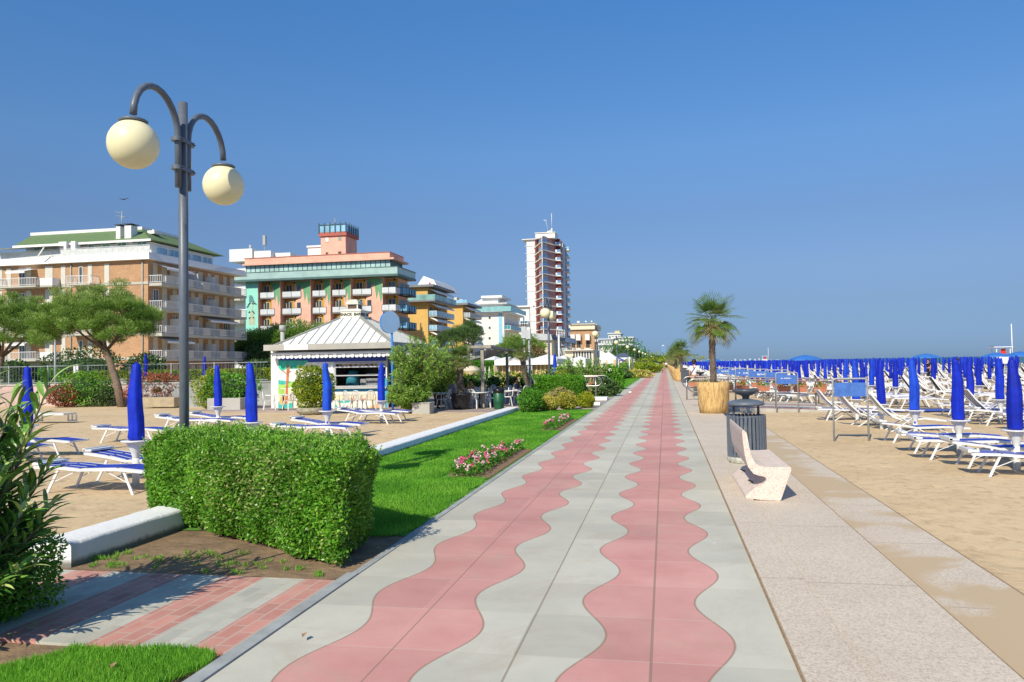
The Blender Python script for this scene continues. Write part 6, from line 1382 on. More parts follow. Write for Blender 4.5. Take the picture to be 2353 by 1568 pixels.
def rooftile():
    m, nt, bb = nodes('green_roof_tiles'); p = geo(nt); z = sep(nt, p)[2]; l = math_(nt, 'FRACT', math_(nt, 'MULTIPLY', z, 5.)); c = mix(nt, ramp(nt, l, [(.0, .6), (.3, 0.)]), ramp(nt, noise(nt, p, 3., 5, .7), [(.3, (.10,.17,.07)), (.7, (.17,.26,.11))]), (.03,.045,.02)); nt.links.new(c, bb.inputs['Base Color']); bb.inputs['Roughness'].default_value = .85; return m
B.part('roof', b, rooftile())
b = MB(); b.box(fX(60,380), PX1+.7, PYf-1.08, PYf-1.002, ze-.22, ze+.06); b.box(r0-.1, r1+.1, PYf+2.5, PYf+2.59, zr-.03, zr+.35); b.box(r1+.0, r1+.1, PYf+2.6, YB-6, zr-.03, zr+.35); B.part('roof_trim', b, WHITE)
for a0, a1, y0, yc in ((842,876,300,190),(910,962,300,184)):
    b = MB(); zt_ = fZ(a0, yc); b.box(fX(a0,240), fX(a1,240), PYf-.3, PYf+.9, ze-.1, zt_); o = B.part('chimney', b, WHITE); c = MB(); c.box(fX(a0-6,240), fX(a1+8,240), PYf-.5, PYf+1.1, zt_+.12, zt_+.2); c.box(fX(a0,240)+.2, fX(a1,240)-.2, PYf, PYf+.6, zt_+.001, zt_+.12); c.build('cap', SLATED, o)
for a0, a1, yt in ((540,610,250),(972,1030,222)):
    b = MB(); b.box(fX(a0,240), fX(a1,240), PYf+2.5, PYf+4, zr-.2, fZ(a0, yt)); b.box(fX(a0,240)+.4, fX(a1,240)-.4, PYf+2.9, PYf+3.6, fZ(a0, yt), fZ(a0, yt)+.6); b.box(fX(a0,240)+.2, fX(a1,240)-.2, PYf+2.7, PYf+3.8, fZ(a0, yt)+.35, fZ(a0, yt)+.45); B.part('chimney', b, [WHITE])
b = MB(); xa = fX(745,200); b.tube([(xa,PYf+3,zr),(xa,PYf+3,fZ(745,30))], .06, 5)
for yy, l, r in ((40, 57, 4), (75, 50, 45)): b.tube([(fX(745-l,yy),PYf+3,fZ(745,yy)+.15),(fX(745+r,yy),PYf+3,fZ(745,yy)-.15)], .045, 4)
b.tube([(fX(700,125),PYf+3,fZ(745,140)),(xa,PYf+3,fZ(745,75))], .02, 4); B.part('antenna', b, GALV)
b = MB(); b.bar((fX(0,480),Y1-.2,ZT2+.9),(XC+.4,Y1-.2,ZT2+.9), .05,.05)
for i in range(26): x = fX(0,480)+(XC+.4-fX(0,480))*i/25; b.bar((x,Y1-.2,ZT2),(x,Y1-.2,ZT2+.9), .04,.04, up=(0,1,0))
b.bar((XC+.4,Y1-.2,ZT2+.85),(XC+1.2,YB,ZT2+.85), .05,.05); B.part('terrace_rail', b, WHITEM)
b = MB(); b.box(fX(0,480), XC+.35, Y1-.19, Y1-.17, ZT2+.05, ZT2+.8); B.part('terrace_panel', b, mat('frosted_panel', (.62,.64,.64), .4))
for a0, a1 in ((445,505),(540,575)): b = MB(); b.box(fX(a0,430), fX(a1,430), Y1+.3, Y1+1.2, ZT2, ZT2+1.9); B.part('terrace_hut', b, WHITE)
b = MB(); b.add([(fX(0,400),Y1-1.5,fZ(0,400)),(fX(470,365),Y1-1.2,fZ(470,372)),(fX(490,358),PYf-.8,fZ(490,352)),(fX(0,390),PYf-.8,fZ(0,385))], [(0,1,2,3)]); b.bar((fX(365,465),Y1-1.3,ZT2),(fX(410,385),Y1-1.3,fZ(410,385)), .12,.12); B.part('terrace_awning', b, WHITE)

# --- white block behind, between brick building and pink hotel
b = MB(); Yw = 150.; w0 = aY(535, 600, Yw); w1 = aY(640, 600, Yw); ww = lambda u, v: aY(u, v, Yw)
B = Bld('white_block', 'plain white block rising behind the brick building and the pink hotel', 0, 0)
b.box(ww(537,600)[0], ww(700,600)[0], Yw, Yw+30, 0, ww(537,640)[1]+2); B.part('wall', b, WHITE)
b = MB(); b.box(ww(533,600)[0], ww(585,600)[0], Yw-1, Yw+8, ww(540,603)[1], ww(540,575)[1]); b.box(ww(585,600)[0]+.1, ww(625,600)[0], Yw-.5, Yw+8, ww(540,603)[1], ww(600,578)[1]); b.box(ww(617,600)[0], ww(662,600)[0], Yw+1, Yw+8, ww(600,603)[1], ww(640,580)[1]); B.part('roof_box', b, WHITE)
b = MB(); b.tube([(ww(603,600)[0],Yw+1,ww(603,580)[1]),(ww(603,600)[0],Yw+1,ww(603,542)[1])], .12, 5); b.box(ww(600,600)[0],ww(606,600)[0],Yw+.7,Yw+1.3,ww(603,562)[1],ww(603,540)[1]); b.tube([(ww(570,600)[0],Yw+1,ww(603,574)[1]),(ww(570,600)[0],Yw+1,ww(570,562)[1])], .3, 6); B.part('antenna', b, mat('mast_grey', (.4,.4,.4)))
for k in range(3):
    z = ww(545, 745-52*k)[1]; b = MB(); b.box(ww(537,600)[0]-1, ww(562,600)[0], Yw-2, Yw-.01, z, z+1.2); B.part('balcony', b, CONC)

# --- pink hotel
z2_ = zoom(860,800,2.614); Y2 = 127.; pX = lambda x, y=800: aY(*z2_(x, y), Y2)[0]; pZ = lambda x, y: aY(*z2_(x, y), Y2)[1]
PINKW = mat('salmon_render', (.72,.32,.20), .85, .14, .5, bmp=.1); PINKL = mat('pale_salmon_render', (.76,.43,.33), .85, .14, .6, bmp=.1); TEALW = mat('turquoise_render', (.30,.72,.60), .8, .06, .4); OCH = mat('ochre_render', (.62,.34,.04), .85, .1, 1.); PALMG = mat('painted_palm_green', (.14,.36,.19), .8, .12, 1.); BLK = mat('balcony_frame', (.02,.035,.05), .5)
B = Bld('pink_hotel', 'salmon pink hotel with turquoise end wall, painted palms and blue glass balconies', 0, 0); T = B.t
XCp = pX(1610); YBp = aX(*z2_(1750, 900), XCp)[0]; ZD = pZ(1600, 622); edges = [280, 498, 795, 990, 1190, 1503]
print('PINK', XCp, YBp, ZD, pX(160))
foot = [(pX(160), Y2)]
for i, e in enumerate(edges): foot += [(pX(e), Y2), (pX(e)+.02, Y2+1.7)] if i < 5 else [(pX(e), Y2), (pX(e)+.02, Y2+1.8)]
foot += [(pX(1610), Y2+1.8), (XCp, YBp), (pX(160), YBp)]
b = MB(); b.prism(foot, -.3, ZD)
for i in range(len(b.m)):
    pass
nn = len(foot); b.m[2+0] = 1                      # end wall turquoise
wallp = B.part('wall', b, [PINKL, TEALW]); 
ZF = [pZ(1585, y) for y in (955, 785)]; dz_ = ZF[1]-ZF[0]; floors = [ZF[0]-dz_*2, ZF[0]-dz_, ZF[0], ZF[1]]
OFFW = mat('window_offwhite', (.6,.56,.46), .6)
for i, e in enumerate(edges):
    xe = pX(e); wid = [150, 190, 148, 148, 192, 140][i]; xw = pX(e+wid)-xe
    # slanted recess panel of saturated pink over the window side
    for z in floors:
        zt_ = z+dz_
        o = MB(); yb = Y2+1.7 if i < 5 else Y2+1.8; x2_ = pX(edges[i+1]) if i < 5 else XCp
        def wy(x): return yb+(Y2-yb)*(x-xe)/(x2_-xe) if i < 5 else yb
        o.add([(xe+.1,wy(xe+.1)-.03,z),(xe+1.15*1.9,wy(xe+2.18)-.03,z),(xe+2.18,wy(xe+2.18)-.03,zt_-.35),(xe+.1,wy(xe+.1)-.03,zt_-.35)], [(0,1,2,3)]); o.build('ochre_surround', OCH, T) if z > 3 else None
        g = MB(); g.add([(xe+.45,wy(xe+.45)-.06,z),(xe+1.75,wy(xe+1.75)-.06,z),(xe+1.75,wy(xe+1.75)-.06,z+2.15),(xe+.45,wy(xe+.45)-.06,z+2.15)], [(0,1,2,3)])
        w_ = g.build('window', DGLASS, T); f = MB()
        for xx in (xe+.42, xe+1.07, xe+1.72): f.bar((xx,wy(xx)-.1,z),(xx,wy(xx)-.1,z+2.2), .09,.06, up=(0,1,0))
        f.bar((xe+.42,wy(xe+.42)-.1,z+2.2),(xe+1.75,wy(xe+1.75)-.1,z+2.2), .06,.09); f.build('frame', OFFW, w_)
        if i in (1, 4): g = MB(); q = xe+xw-.9; g.add([(q,wy(q)-.06,z+.2),(q+.8,wy(q+.8)-.06,z+.2),(q+.8,wy(q+.8)-.06,z+2.0),(q,wy(q)-.06,z+2.0)], [(0,1,2,3)]); w_ = g.build('window', DGLASS, T)
        q = xe+xw*.62; g = MB(); g.lathe([(.12,0),(.16,.1),(.12,.3)], (q, wy(q)-.15, z+2.35), 8); g.build('wall_lamp', DARK, T)
        if z > 6: bl = balcony(T, xe+.02, xe+xw, Y2+(.5 if i < 5 else -.6), wy(xe+xw)+.0 if i < 5 else Y2+1.8, z, mat('balcony_slab', (.22,.22,.22), .7), [mat('pale_balcony_glass', (.62,.66,.70), .3, .12, .6), BLK], 'S', h=1.0, style='glass', th=.16)
        if z > 6:
            c = MB()
            for _ in range(2): q = U(xe+.6, xe+xw-.7); c.box(q, q+.5, Y2+1.0, Y2+1.4, z+.05, z+.9)
            c.build('balcony_chair', PLASTIC, bl)
    if i < 5:                                   # painted palm fronds on the slanted wall
        g = MB(); x2_ = pX(edges[i+1])-.05
        def P3(x, z): return (x, Y2+1.7-1.7*(x-xe)/(pX(edges[i+1])-xe)-.012, z)
        s_ = (x2_-xe)
        g.poly([P3(x2_-3.2 if s_ > 4 else x2_-2.4, ZD-.1), P3(x2_-2.9 if s_ > 4 else x2_-2.2, ZD-1.5), P3(x2_-1.6, ZD-1.2), P3(x2_-1.2, ZD-3.8), P3(x2_-.75, ZD-2.2), P3(x2_-.35, ZD-4.6), P3(x2_-.02, ZD-3.3), P3(x2_-.02, ZD-.1)]); g.build('painted_frond', PALMG, T)
# sea side
for z in floors:
    n = 4; L = YBp-Y2-2
    for i in range(n):
        q = Y2+2.2+L*i/n
        if z > 2: balcony(T, XCp+.02, XCp+1.7, q, q+L/n*.62, z, BLK, [mat('blue_balcony_glass', (.16,.40,.62), .12, .2, .6), BLK], 'E', h=1.05, style='glass', th=.25)
        win(T, 'E', q+.4, q+2.0, z+.05, z+2.2, XCp, OFFW, DGLASS)
# deck and glazed top floor
DK = mat('deck_teal_metal', (.07,.14,.14), .5, .15, 1.); GP = mat('seagreen_panel', (.36,.52,.50), .35, .15, .5)
ZD2 = pZ(1600, 530); xd0 = pX(48); o_ = 1.3
b = MB(); b.box(xd0, XCp+o_, Y2-o_, YBp+1, ZD, ZD+.35); B.part('deck', b, DK)
b = MB(); b.box(xd0+.5, XCp+o_-.15, Y2-o_+.05, Y2-o_+.12, ZD+.36, ZD2-.12); b.box(XCp+o_-.2, XCp+o_-.12, Y2-o_+.13, YBp+1, ZD+.36, ZD2-.12); B.part('deck_glass', b, [GP])
b = MB(); b.box(xd0+.4, XCp+o_, Y2-o_, Y2-o_+.16, ZD2-.12, ZD2); b.box(XCp+o_-.2, XCp+o_, Y2-o_+.161, YBp+1, ZD2-.12, ZD2); B.part('deck_rail', b, DK)
zc = pZ(1575, 452); xg0, xg1 = pX(150), pX(1572); b = MB(); b.box(xg0, xg1, Y2+.6, YBp-1, ZD+.36, zc); B.part('glazed_floor', b, glass('glazing_green', (.40,.60,.57), .35, .15))
b = MB(); k = 30
for i in range(k+1): x = xg0+(xg1-xg0)*i/k; b.box(x-.04, x+.04, Y2+.52, Y2+.598, ZD+.36, zc)
b.box(xg0, xg1, Y2+.5, Y2+.52, (ZD+zc)/2+.2, (ZD+zc)/2+.3)
for i in range(12): y = Y2+.7+(YBp-1-Y2-.7)*i/11; b.box(xg1+.002, xg1+.08, y-.06, y+.06, ZD+.36, zc)
B.part('mullions', b, SLATED)
zf0, zf1 = pZ(1590, 447), pZ(1590, 381); b = MB(); b.box(pX(132), pX(1590)+.5, Y2-.1, YBp+.3, zc+.001, zf1-.9); b.box(pX(150), pX(1575), Y2+.1, YBp-.2, zf1-.899, zf1); B.part('parapet', b, PINKL)
b = MB(); b.box(pX(150)-.05, pX(1575)+.05, Y2+.03, YBp-.1, zf1+.001, zf1+.12); B.part('coping', b, mat('coping_red', (.42,.12,.09), .7))
# lift tower
ty = Y2+7; tX = lambda x, y=300: aY(*z2_(x, y), ty)[0]; tZ = lambda x, y: aY(*z2_(x, y), ty)[1]; xt0, xt1 = tX(897), tX(1140); yt1 = aX(*z2_(1250, 300), xt1)[0]
b = MB(); b.box(xt0, xt1, ty, yt1, zf1-1, tZ(1140, 220)); B.part('roof_tower', b, PINKL)
b = MB(); zt_ = tZ(1140, 218); b.box(xt0-.3, xt1+.3, ty-.3, yt1+.3, zt_, zt_+.7); B.part('tower_cornice', b, _mc['coping_red'])
b = MB(); b.box(xt0-.2, xt1+.2, ty-.22, ty-.16, zt_+.75, zt_+2.1); b.box(xt1+.16, xt1+.22, ty-.15, yt1+.2, zt_+.75, zt_+2.1); B.part('tower_glass_rail', b, BGLASS)
b = MB()
for i in range(6): x = xt0-.2+(xt1-xt0+.4)*i/5; b.box(x-.1, x+.1, ty-.36, ty-.225, zt_+.5, zt_+2.4)
for i in range(1, 6): y = ty+(yt1-ty)*i/5; b.box(xt1+.225, xt1+.36, y-.1, y+.1, zt_+.5, zt_+2.4)
b.box(xt0-.2, xt1+.2, ty-.34, ty-.23, zt_+2.0, zt_+2.15); B.part('tower_posts', b, mat('teal_post', (.03,.10,.14), .5))
for a0, a1, y0, y1, pane in ((938,978,285,232,WHITE),(1068,1100,272,224,TEAL),(942,970,408,382,DGLASS),(1064,1100,402,374,DGLASS)): win(T, 'S', tX(a0), tX(a1), tZ(a0, y0), tZ(a0, y1), ty, PINKW, pane, mull=0)
b = MB(); b.box(tX(757,370), tX(893,370), ty+.5, ty+5, zf1-.5, tZ(760, 335)); b.box(tX(750,370), tX(898,370), ty+.3, ty+5.2, tZ(760, 335)+.001, tZ(760, 335)+.35); B.part('roof_hut', b, WHITE)
b = MB(); xa = tX(995); b.tube([(xa,ty+2,zt_+.7),(xa,ty+2,tZ(995,30))], .05, 5)
for q in (35, 60, 80): b.tube([(tX(965),ty+2,tZ(995,q)),(tX(1015),ty+2,tZ(995,q)-.2)], .03, 4)
b.lathe([(.02,0),(.6,.15),(1.0,.45)], (tX(970),ty+1.0,tZ(970,130)), 12); B.part('antenna', b, GALV)
# emblem on the turquoise wall: stylised palm column and small dark lettering block
def E(x, y): p = zoom(900,1040,7.84)(x, y); q = aY(*p, Y2-.02); return q
b = MB(); y_ = Y2-.03
def EP(pts, m): b.poly([(E(x, y)[0], y_-.004*len(b.f)*0-.002*m, E(x, y)[1]) for x, y in pts], m)
EP([(322,1400),(385,1400),(372,740),(335,740)], 0)
for sgn, xa, xb, yy in ((1,300,325,1020),(-1,385,408,1000),(1,265,290,1180),(-1,410,435,1170)): EP([(xa,1400),(xb,1400),(xb,yy),(xa,yy)], 0)
B.part('column_emblem', b, [mat('emblem_cream', (.50,.52,.36), .7), BLK]); b = MB()
for (xa, ya, s_) in ((205,860,1),(235,800,1),(265,760,1),(395,770,-1),(440,760,-1),(480,775,-1),(255,1020,1),(400,1000,-1),(430,1040,-1),(265,1190,1),(420,1180,-1)):
    p, q = E(xa, ya+25), E(xa+s_*45, ya-12); b.bar((p[0],y_-.03,p[1]),(q[0],y_-.03,q[1]), .1,.14)
B.part('emblem_fronds', b, BLK); b = MB()
for r_ in range(6):
    x_ = 268; wmax = 365+r_*11-(0 if r_ else 0)
    while x_ < wmax-10: w_ = U(12, 26); h_ = U(12, 22); p, q = E(x_, 540+r_*34+h_), E(x_+w_, 540+r_*34); b.box(p[0], q[0], y_-.03, y_, p[1], q[1]); x_ += w_+U(3, 6)
B.part('emblem_lettering', b, mat('emblem_blue', (.02,.07,.16), .6))

# --- generic promenade hotels
z3_ = zoom(1500,760,2.119)
def hotel(label, Yf, xl, xc, xb, ytop, yref, wallm, n, fh, frontwin, glassm, dark, awn=True, terr=(), cat='building', name='hotel', roofm=None, side_bal=True, front_bal=()):
    H = lambda x, y: aY(*z3_(x, y), Yf); B = Bld(name, label, 0, 0, cat, group='hotels along the seafront'); T = B.t
    X0, XC_ = H(xl, yref)[0], H(xc, yref)[0]; YB_ = min(aX(*z3_(xb, yref), XC_)[0], Yf+60); ZT_ = H(xc, ytop)[1]
    b = MB(); b.box(X0, XC_, Yf, YB_, -.5, ZT_); B.part('wall', b, wallm)
    b = MB(); b.box(X0-.8, XC_+1.6, Yf-1.0, YB_+.8, ZT_+.001, ZT_+.5); B.part('roof', b, roofm or dark)
    for k in range(n):
        z = ZT_-fh*(k+1)
        if z < .5: break
        for (a0, a1, w0, w1) in frontwin: win(T, 'S', H(a0, yref)[0], H(a1, yref)[0], z+w0, z+w1, Yf, WHITEM, DGLASS, mull=0)
        for (a0, a1) in front_bal: balcony(T, H(a0, yref)[0], H(a1, yref)[0], Yf-1.4, Yf, z, CONC if wallm is not CLAD else WHITE, [glassm, WHITEM], 'S', style='glass')
        if side_bal:
            balcony(T, XC_+.02, XC_+1.8, Yf+.4, YB_-.5, z, WHITE if wallm is CLAD else CONC, [glassm, WHITEM], 'E', style='glass', h=1.0)
            m_ = max(2, int((YB_-Yf)/5))
            for i in range(m_): q = Yf+1+(YB_-Yf-2)*i/m_; win(T, 'E', q+.3, q+2.2, z+.05, z+2.1, XC_, WHITEM, DGLASS)
            if awn:
                for i in range(3):
                    q = Yf+.6+(YB_-Yf-1)*i/3; w_ = (YB_-Yf)/3*.85; a = MB(); P_ = [(0,.0),(.9,-.12),(1.6,-.45),(1.9,-.95)]; zz = z+fh-.35; vs = [(XC_+.1+p, y, zz+r_) for p, r_ in P_ for y in (q, q+w_)]
                    a.add(vs, [(2*j, 2*j+2, 2*j+3, 2*j+1) for j in range(3)]+[(0,2,4,6),(7,5,3,1)]); a.build('awning', WHITE, T)
    return B, H, (X0, XC_, YB_, ZT_)
YELW = mat('yellow_render', (.66,.42,.13), .85, .08, .6); CREAMW = mat('cream_render', (.68,.62,.48), .85, .07, .6); DKG = mat('dark_grey_roof', (.20,.22,.24), .7, .1, 1.)
B, H, q = hotel('yellow ochre hotel with white barrel awnings right of the pink hotel', 160., 40, 222, 376, 672, 900, YELW, 7, 3.05, (), BGLASS, DKG)
b = MB(); z = q[3]-3.2; b.box(q[0]-.5, q[1]+2.2, 158.2, q[2]+.5, z, z+.35); B.part('terrace_slab', b, DKG); b = MB(); b.box(q[0]-.4, q[1]+2.1, 158.3, 158.4, z+.36, z+1.5); b.box(q[1]+2.0, q[1]+2.1, 158.41, q[2]+.4, z+.36, z+1.5); B.part('terrace_glass', b, TEAL)
b = MB(); P = [H(70,655), H(120,560), H(225,600), H(265,660)]; b.add([(P[0][0],165,P[0][1]),(P[1][0],166,P[1][1]),(P[2][0],164,P[2][1]),(P[3][0],163,P[3][1]),(P[3][0],180,P[3][1]),(P[2][0],180,P[2][1]),(P[1][0],180,P[1][1]),(P[0][0],180,P[0][1])], [(0,3,2,1),(4,7,6,5),(1,2,5,6),(2,3,4,5),(0,1,6,7)]); B.part('mansard', b, WHITE)
b = MB(); b.add([(H(180,650)[0],163.6,H(180,650)[1]),(H(215,655)[0],162.6,H(215,655)[1]),(H(200,610)[0],163.6,H(200,610)[1])], [(0,1,2)]); B.part('red_blind', b, mat('red_paint', (.5,.04,.05)))
b = MB(); b.box(q[0], q[1]-.01, 159.9, 159.98, 0, 5.2); B.part('base_band', b, mat('olive_render', (.36,.27,.10), .85))
B, H, q = hotel('second yellow hotel with two cream chimneys beside the white hotel', 195., 372, 500, 602, 815, 950, YELW, 5, 3.0, (), GALV, DKG)
for a0, a1, yt in ((388,412,742),(434,458,757)): b = MB(); b.box(H(a0,800)[0], H(a1,800)[0], 200, 202, q[3], H(a0, yt)[1]); B.part('chimney', b, CREAMW)
b = MB(); b.box(q[0], q[1]+1, 195.5, 195.6, q[3]+.5, q[3]+1.4); B.part('roof_rail', b, BGLASS)
CYAN = mat('sky_blue_render', (.28,.55,.75), .8, .05, 1.)
B, H, q = hotel('white hotel with turquoise glass balconies and a sloping white penthouse', 222., 592, 828, 945, 880, 980, CLAD, 4, 4.6, (), mat('turquoise_glass', (.05,.33,.38), .2, .15, 1.), WHITE, awn=False, roofm=WHITE, front_bal=((592,655),))
b = MB(); b.box(q[0]-1.2, q[1]+2.4, 220.2, 220.3, q[3]+.5, q[3]+1.9); b.box(q[1]+2.3, q[1]+2.4, 220.31, q[2], q[3]+.5, q[3]+1.9); B.part('terrace_glass', b, mat('pale_turquoise_glass', (.25,.50,.52), .2, .15, 1.))
x0, x1 = H(618,800)[0], H(800,800)[0]; b = MB(); b.box(x0, x1, 225, q[2]-4, q[3]+.5, H(800,800)[1]); b.box(x0-.7, x1+1.5, 223.5, q[2]-3, H(800,800)[1]+.001, H(800,793)[1]); B.part('penthouse', b, CLAD)
for i in range(4): win(B.t, 'S', H(630+45*i,830)[0], H(655+45*i,830)[0], q[3]+1, H(800,815)[1], 225, WHITEM, TEAL)
P = [H(548,790), H(620,722), H(760,722), H(745,795)]; b = MB(); zb = P[0][1]; b.add([(P[0][0],228,zb),(P[3][0],228,zb),(P[3][0],228,P[1][1]-1),(P[1][0],228,P[1][1]-1)]+[(P[0][0],240,zb),(P[3][0],240,zb),(P[3][0],240,P[1][1]-1),(P[1][0],240,P[1][1]-1)], [(0,1,2,3),(7,6,5,4),(3,2,6,7),(0,3,7,4),(1,5,6,2)]); b.box(P[1][0]-.3, P[2][0]+.8, 227, 241, P[1][1]-.99, P[1][1]-.3); B.part('upper_penthouse', b, CLAD)
b = MB(); b.box(q[1]-1.6, q[1]-.6, 221.9, 221.97, 0, q[3]-.1); B.part('blue_stripe', b, CYAN)
for yy in (915, 995, 1078): win(B.t, 'S', H(703,yy)[0], H(722,yy)[0], H(703,yy+12)[1], H(703,yy-10)[1], 222., WHITEM, DGLASS, mull=0)
B, H, q = hotel('plain white hotel wing directly left of the brick-red tower', 288., 925, 1030, 1036, 830, 950, CLAD, 4, 6.2, ((945,955,1,2.5),(978,990,1,2.5)), BGLASS, WHITE, awn=False, side_bal=False, roofm=WHITE, front_bal=((930,1024),))
# --- tower
Yt = 292.; Ht = lambda x, y: aY(*z3_(x, y), Yt); tx = Ht(1130, 300)[0]; TZ = Ht(1130, 262)[1]; B = Bld('tower_block', 'tall brick-red and white high-rise tower with blue glass corner balconies', 0, 0); T = B.t
RB = mat('brickred_cladding', (.44,.16,.12), .85, .12, 1.); RBD = mat('dark_red_cladding', (.42,.22,.21), .85, .12, 1.)
BX = 5.6
b = MB(); b.prism([(tx-5.2,Yt+14),(tx,Yt),(tx+3.5,Yt+9.5),(tx+BX,Yt+13.5),(tx+BX,Yt+30),(tx-5.2,Yt+30)], -.4, TZ-.3); b.m[3] = 1; b.m[4] = 1; B.part('wall', b, [RB, RBD])
b = MB(); b.prism([(tx-8.5,Yt+14.2),(tx-5.1,Yt+14.2),(tx-5.1,Yt+32),(tx-8.5,Yt+32)], -.4, Ht(1040,246)[1]+.3); B.part('white_slab', b, WHITE)
b = MB(); b.prism([(tx+BX+.02,Yt+14),(tx+BX+.45,Yt+14),(tx+BX+.45,Yt+21),(tx+BX+.02,Yt+21)], -.4, TZ-1); B.part('blue_side', b, mat('shade_tinted_render', (.42,.52,.62), .8, .06, .5))  # bluish shade of the sea-side wall painted into its colour
nf = 17; fhT = (Ht(1130, 318)[1]-Ht(1130, 1036)[1])/11.4
for i in range(nf):
    z = Ht(1130, 318)[1]-fhT*i
    if z < 1: break
    ring = [(tx-5.6,Yt+14.3),(tx,Yt-1.0),(tx+3.9,Yt+9.2),(tx+5.9,Yt+13.2),(tx+5.6,Yt+14),(tx-5.0,Yt+15)]
    b = MB(); b.prism(ring, z, z+.42); fl_ = b.build('floor_slab', WHITE, T)
    b = MB(); b.bar((tx-2.0,Yt+4.6,z+.95),(tx,Yt-.9,z+.95), .1,.9); b.bar((tx,Yt-.9,z+.95),(tx+1.6,Yt+3.3,z+.95), .1,.9); b.build('balcony_glass', mat('balcony_blue', (.16,.33,.60), .3, .1, 1.), fl_)
    b = MB(); b.box(tx-.14,tx+.14,Yt-.9,Yt-.6,z+.42,z+fhT); b.build('column', WHITE, fl_)
    b = MB(); b.add([(tx+.1,Yt+.2,z+.45),(tx+1.25,Yt+3.3,z+.45),(tx+1.25,Yt+3.3,z+2.6),(tx+.1,Yt+.2,z+2.6)], [(0,1,2,3)]); b.v = [(x+.1, y-.1, zz) for x, y, zz in b.v]; b.build('opening', mat('shadow_recess', (.42,.44,.47), .8), fl_)
    b = MB(); b.add([(tx-4.2,Yt+11.2,z+.7),(tx-2.6,Yt+6.9,z+.7),(tx-2.6,Yt+6.9,z+2.5),(tx-4.2,Yt+11.2,z+2.3)], [(0,1,2,3)]); b.v = [(x-.12, y-.12, zz) for x, y, zz in b.v]; b.build('loggia', mat('maroon_recess', (.15,.03,.03), .9), fl_)
    b = MB(); xs, ys = tx+3.7, Yt+8.9; b.box(xs, xs+2.0, ys+.2, ys+4.2, z+.0, z+.5); b.box(xs+.05, xs+1.95, ys+.1, ys+.2, z+.5, z+1.4, 1); b.box(xs+.1, xs+1.9, ys+1.0, ys+1.2, z+1.0, z+fhT-.3, 2); b.box(xs+.0, xs+.6, ys+.02, ys+.09, z+.4, z+1.4, 0); b.build('balcony', [WHITE, _mc['balcony_blue'], _mc['maroon_recess']], T)
    b = MB(); b.box(tx+BX+.4, tx+BX+1.9, Yt+22, Yt+26, z-.2, z+.3); b.box(tx+BX+.4, tx+BX+1.85, Yt+22, Yt+22.1, z+.3, z+1.3, 1); b.build('balcony', [CLAD, BGLASS], T)
    b = MB(); b.box(tx-9.2, tx-5.3, Yt+14.0, Yt+14.18, z+1.0, z+1.15); b.build('ledge', CLAD, T)
b = MB(); b.box(tx-3.4, tx+4.2, Yt+5, Yt+13, TZ-.25, Ht(1100,228)[1]); b.box(tx-3.6, tx+4.4, Yt+4.7, Yt+13.2, Ht(1100,228)[1]+.001, Ht(1100,222)[1]); b.box(Ht(1150,210)[0], Ht(1185,210)[0], Yt+7, Yt+9, Ht(1150,222)[1], Ht(1150,200)[1]); b.box(tx-10.2, tx-3.5, Yt+13.3, Yt+30, Ht(1040,249)[1], Ht(1040,243)[1]); B.part('roof_house', b, WHITE)
b = MB(); xa = Ht(1183,200)[0]; b.tube([(xa,Yt+8,Ht(1183,222)[1]),(xa,Yt+8,Ht(1183,178)[1])], .4, 6); b.tube([(xa,Yt+8,Ht(1183,180)[1]),(xa,Yt+8,Ht(1183,55)[1])], .14, 5); xb = Ht(1140,200)[0]; b.tube([(xb+1,Yt+6,Ht(1140,210)[1]),(xb,Yt+6,Ht(1140,118)[1])], .08, 4); b.bar((xb-.8,Yt+6,Ht(1140,118)[1]),(xb+.4,Yt+6,Ht(1140,118)[1]), .2,.2); B.part('antenna', b, mat('mast_pale', (.6,.62,.65)))
# pavilion with slanted dark sign, low white glazed building
Yp = 140.; Hp = lambda x, y: aY(*zM(x, y), Yp); B = Bld('pavilion', 'low grey-roofed pavilion with a slanted dark blue sign in front of the tower', 0, 0)
b = MB(); b.box(Hp(-60,800)[0], Hp(300,800)[0], Yp, Yp+14, 0, Hp(270,660)[1]); B.part('wall', b, CREAMW); b = MB(); zr0, zr1 = Hp(300,680)[1], Hp(300,585)[1]; b.add([(Hp(-60,800)[0]-1,Yp-.6,zr0),(Hp(322,800)[0],Yp-.6,zr0),(Hp(300,800)[0],Yp-.6,zr1),(Hp(-60,800)[0]-1,Yp-.6,Hp(0,555)[1])]+[(Hp(-60,800)[0]-1,Yp+15,zr0),(Hp(322,800)[0]+1,Yp+30,zr0),(Hp(300,800)[0]+1,Yp+30,zr1),(Hp(-60,800)[0]-1,Yp+15,Hp(0,555)[1])], [(0,1,2,3),(3,2,6,7),(0,3,7,4),(1,5,6,2),(4,7,6,5)]); B.part('roof', b, mat('pale_grey_metal', (.45,.48,.52), .5))
p0, p1 = Hp(302,588), Hp(320,682); yE = aX(*zM(445,660), p1[0])[0]; b = MB(); b.add([(p1[0]+.12,Yp-.5,p1[1]),(p1[0]+.9,yE,p1[1]),(p0[0]+1.2,yE,p0[1]),(p0[0]+.3,Yp-.5,p0[1])], [(0,1,2,3)]); B.part('sign_panel', b, mat('sign_navy', (.05,.09,.16), .6))
b = MB()
for i in range(6):
    y = Yp+2+i*(yE-Yp-4)/5; xx = p1[0]+.4+.12*i
    if i == 3: pass
    w_ = (yE-Yp)/14; b.bar((xx,y,zr0+2.0),(xx,y+w_,zr0+2.0), .1,.25); b.bar((xx,y+w_,zr0+2.0),(xx,y,zr0+.8), .1,.3); b.bar((xx,y,zr0+.8),(xx,y+w_,zr0+.8), .1,.25)
B.part('lettering', b, WHITE)
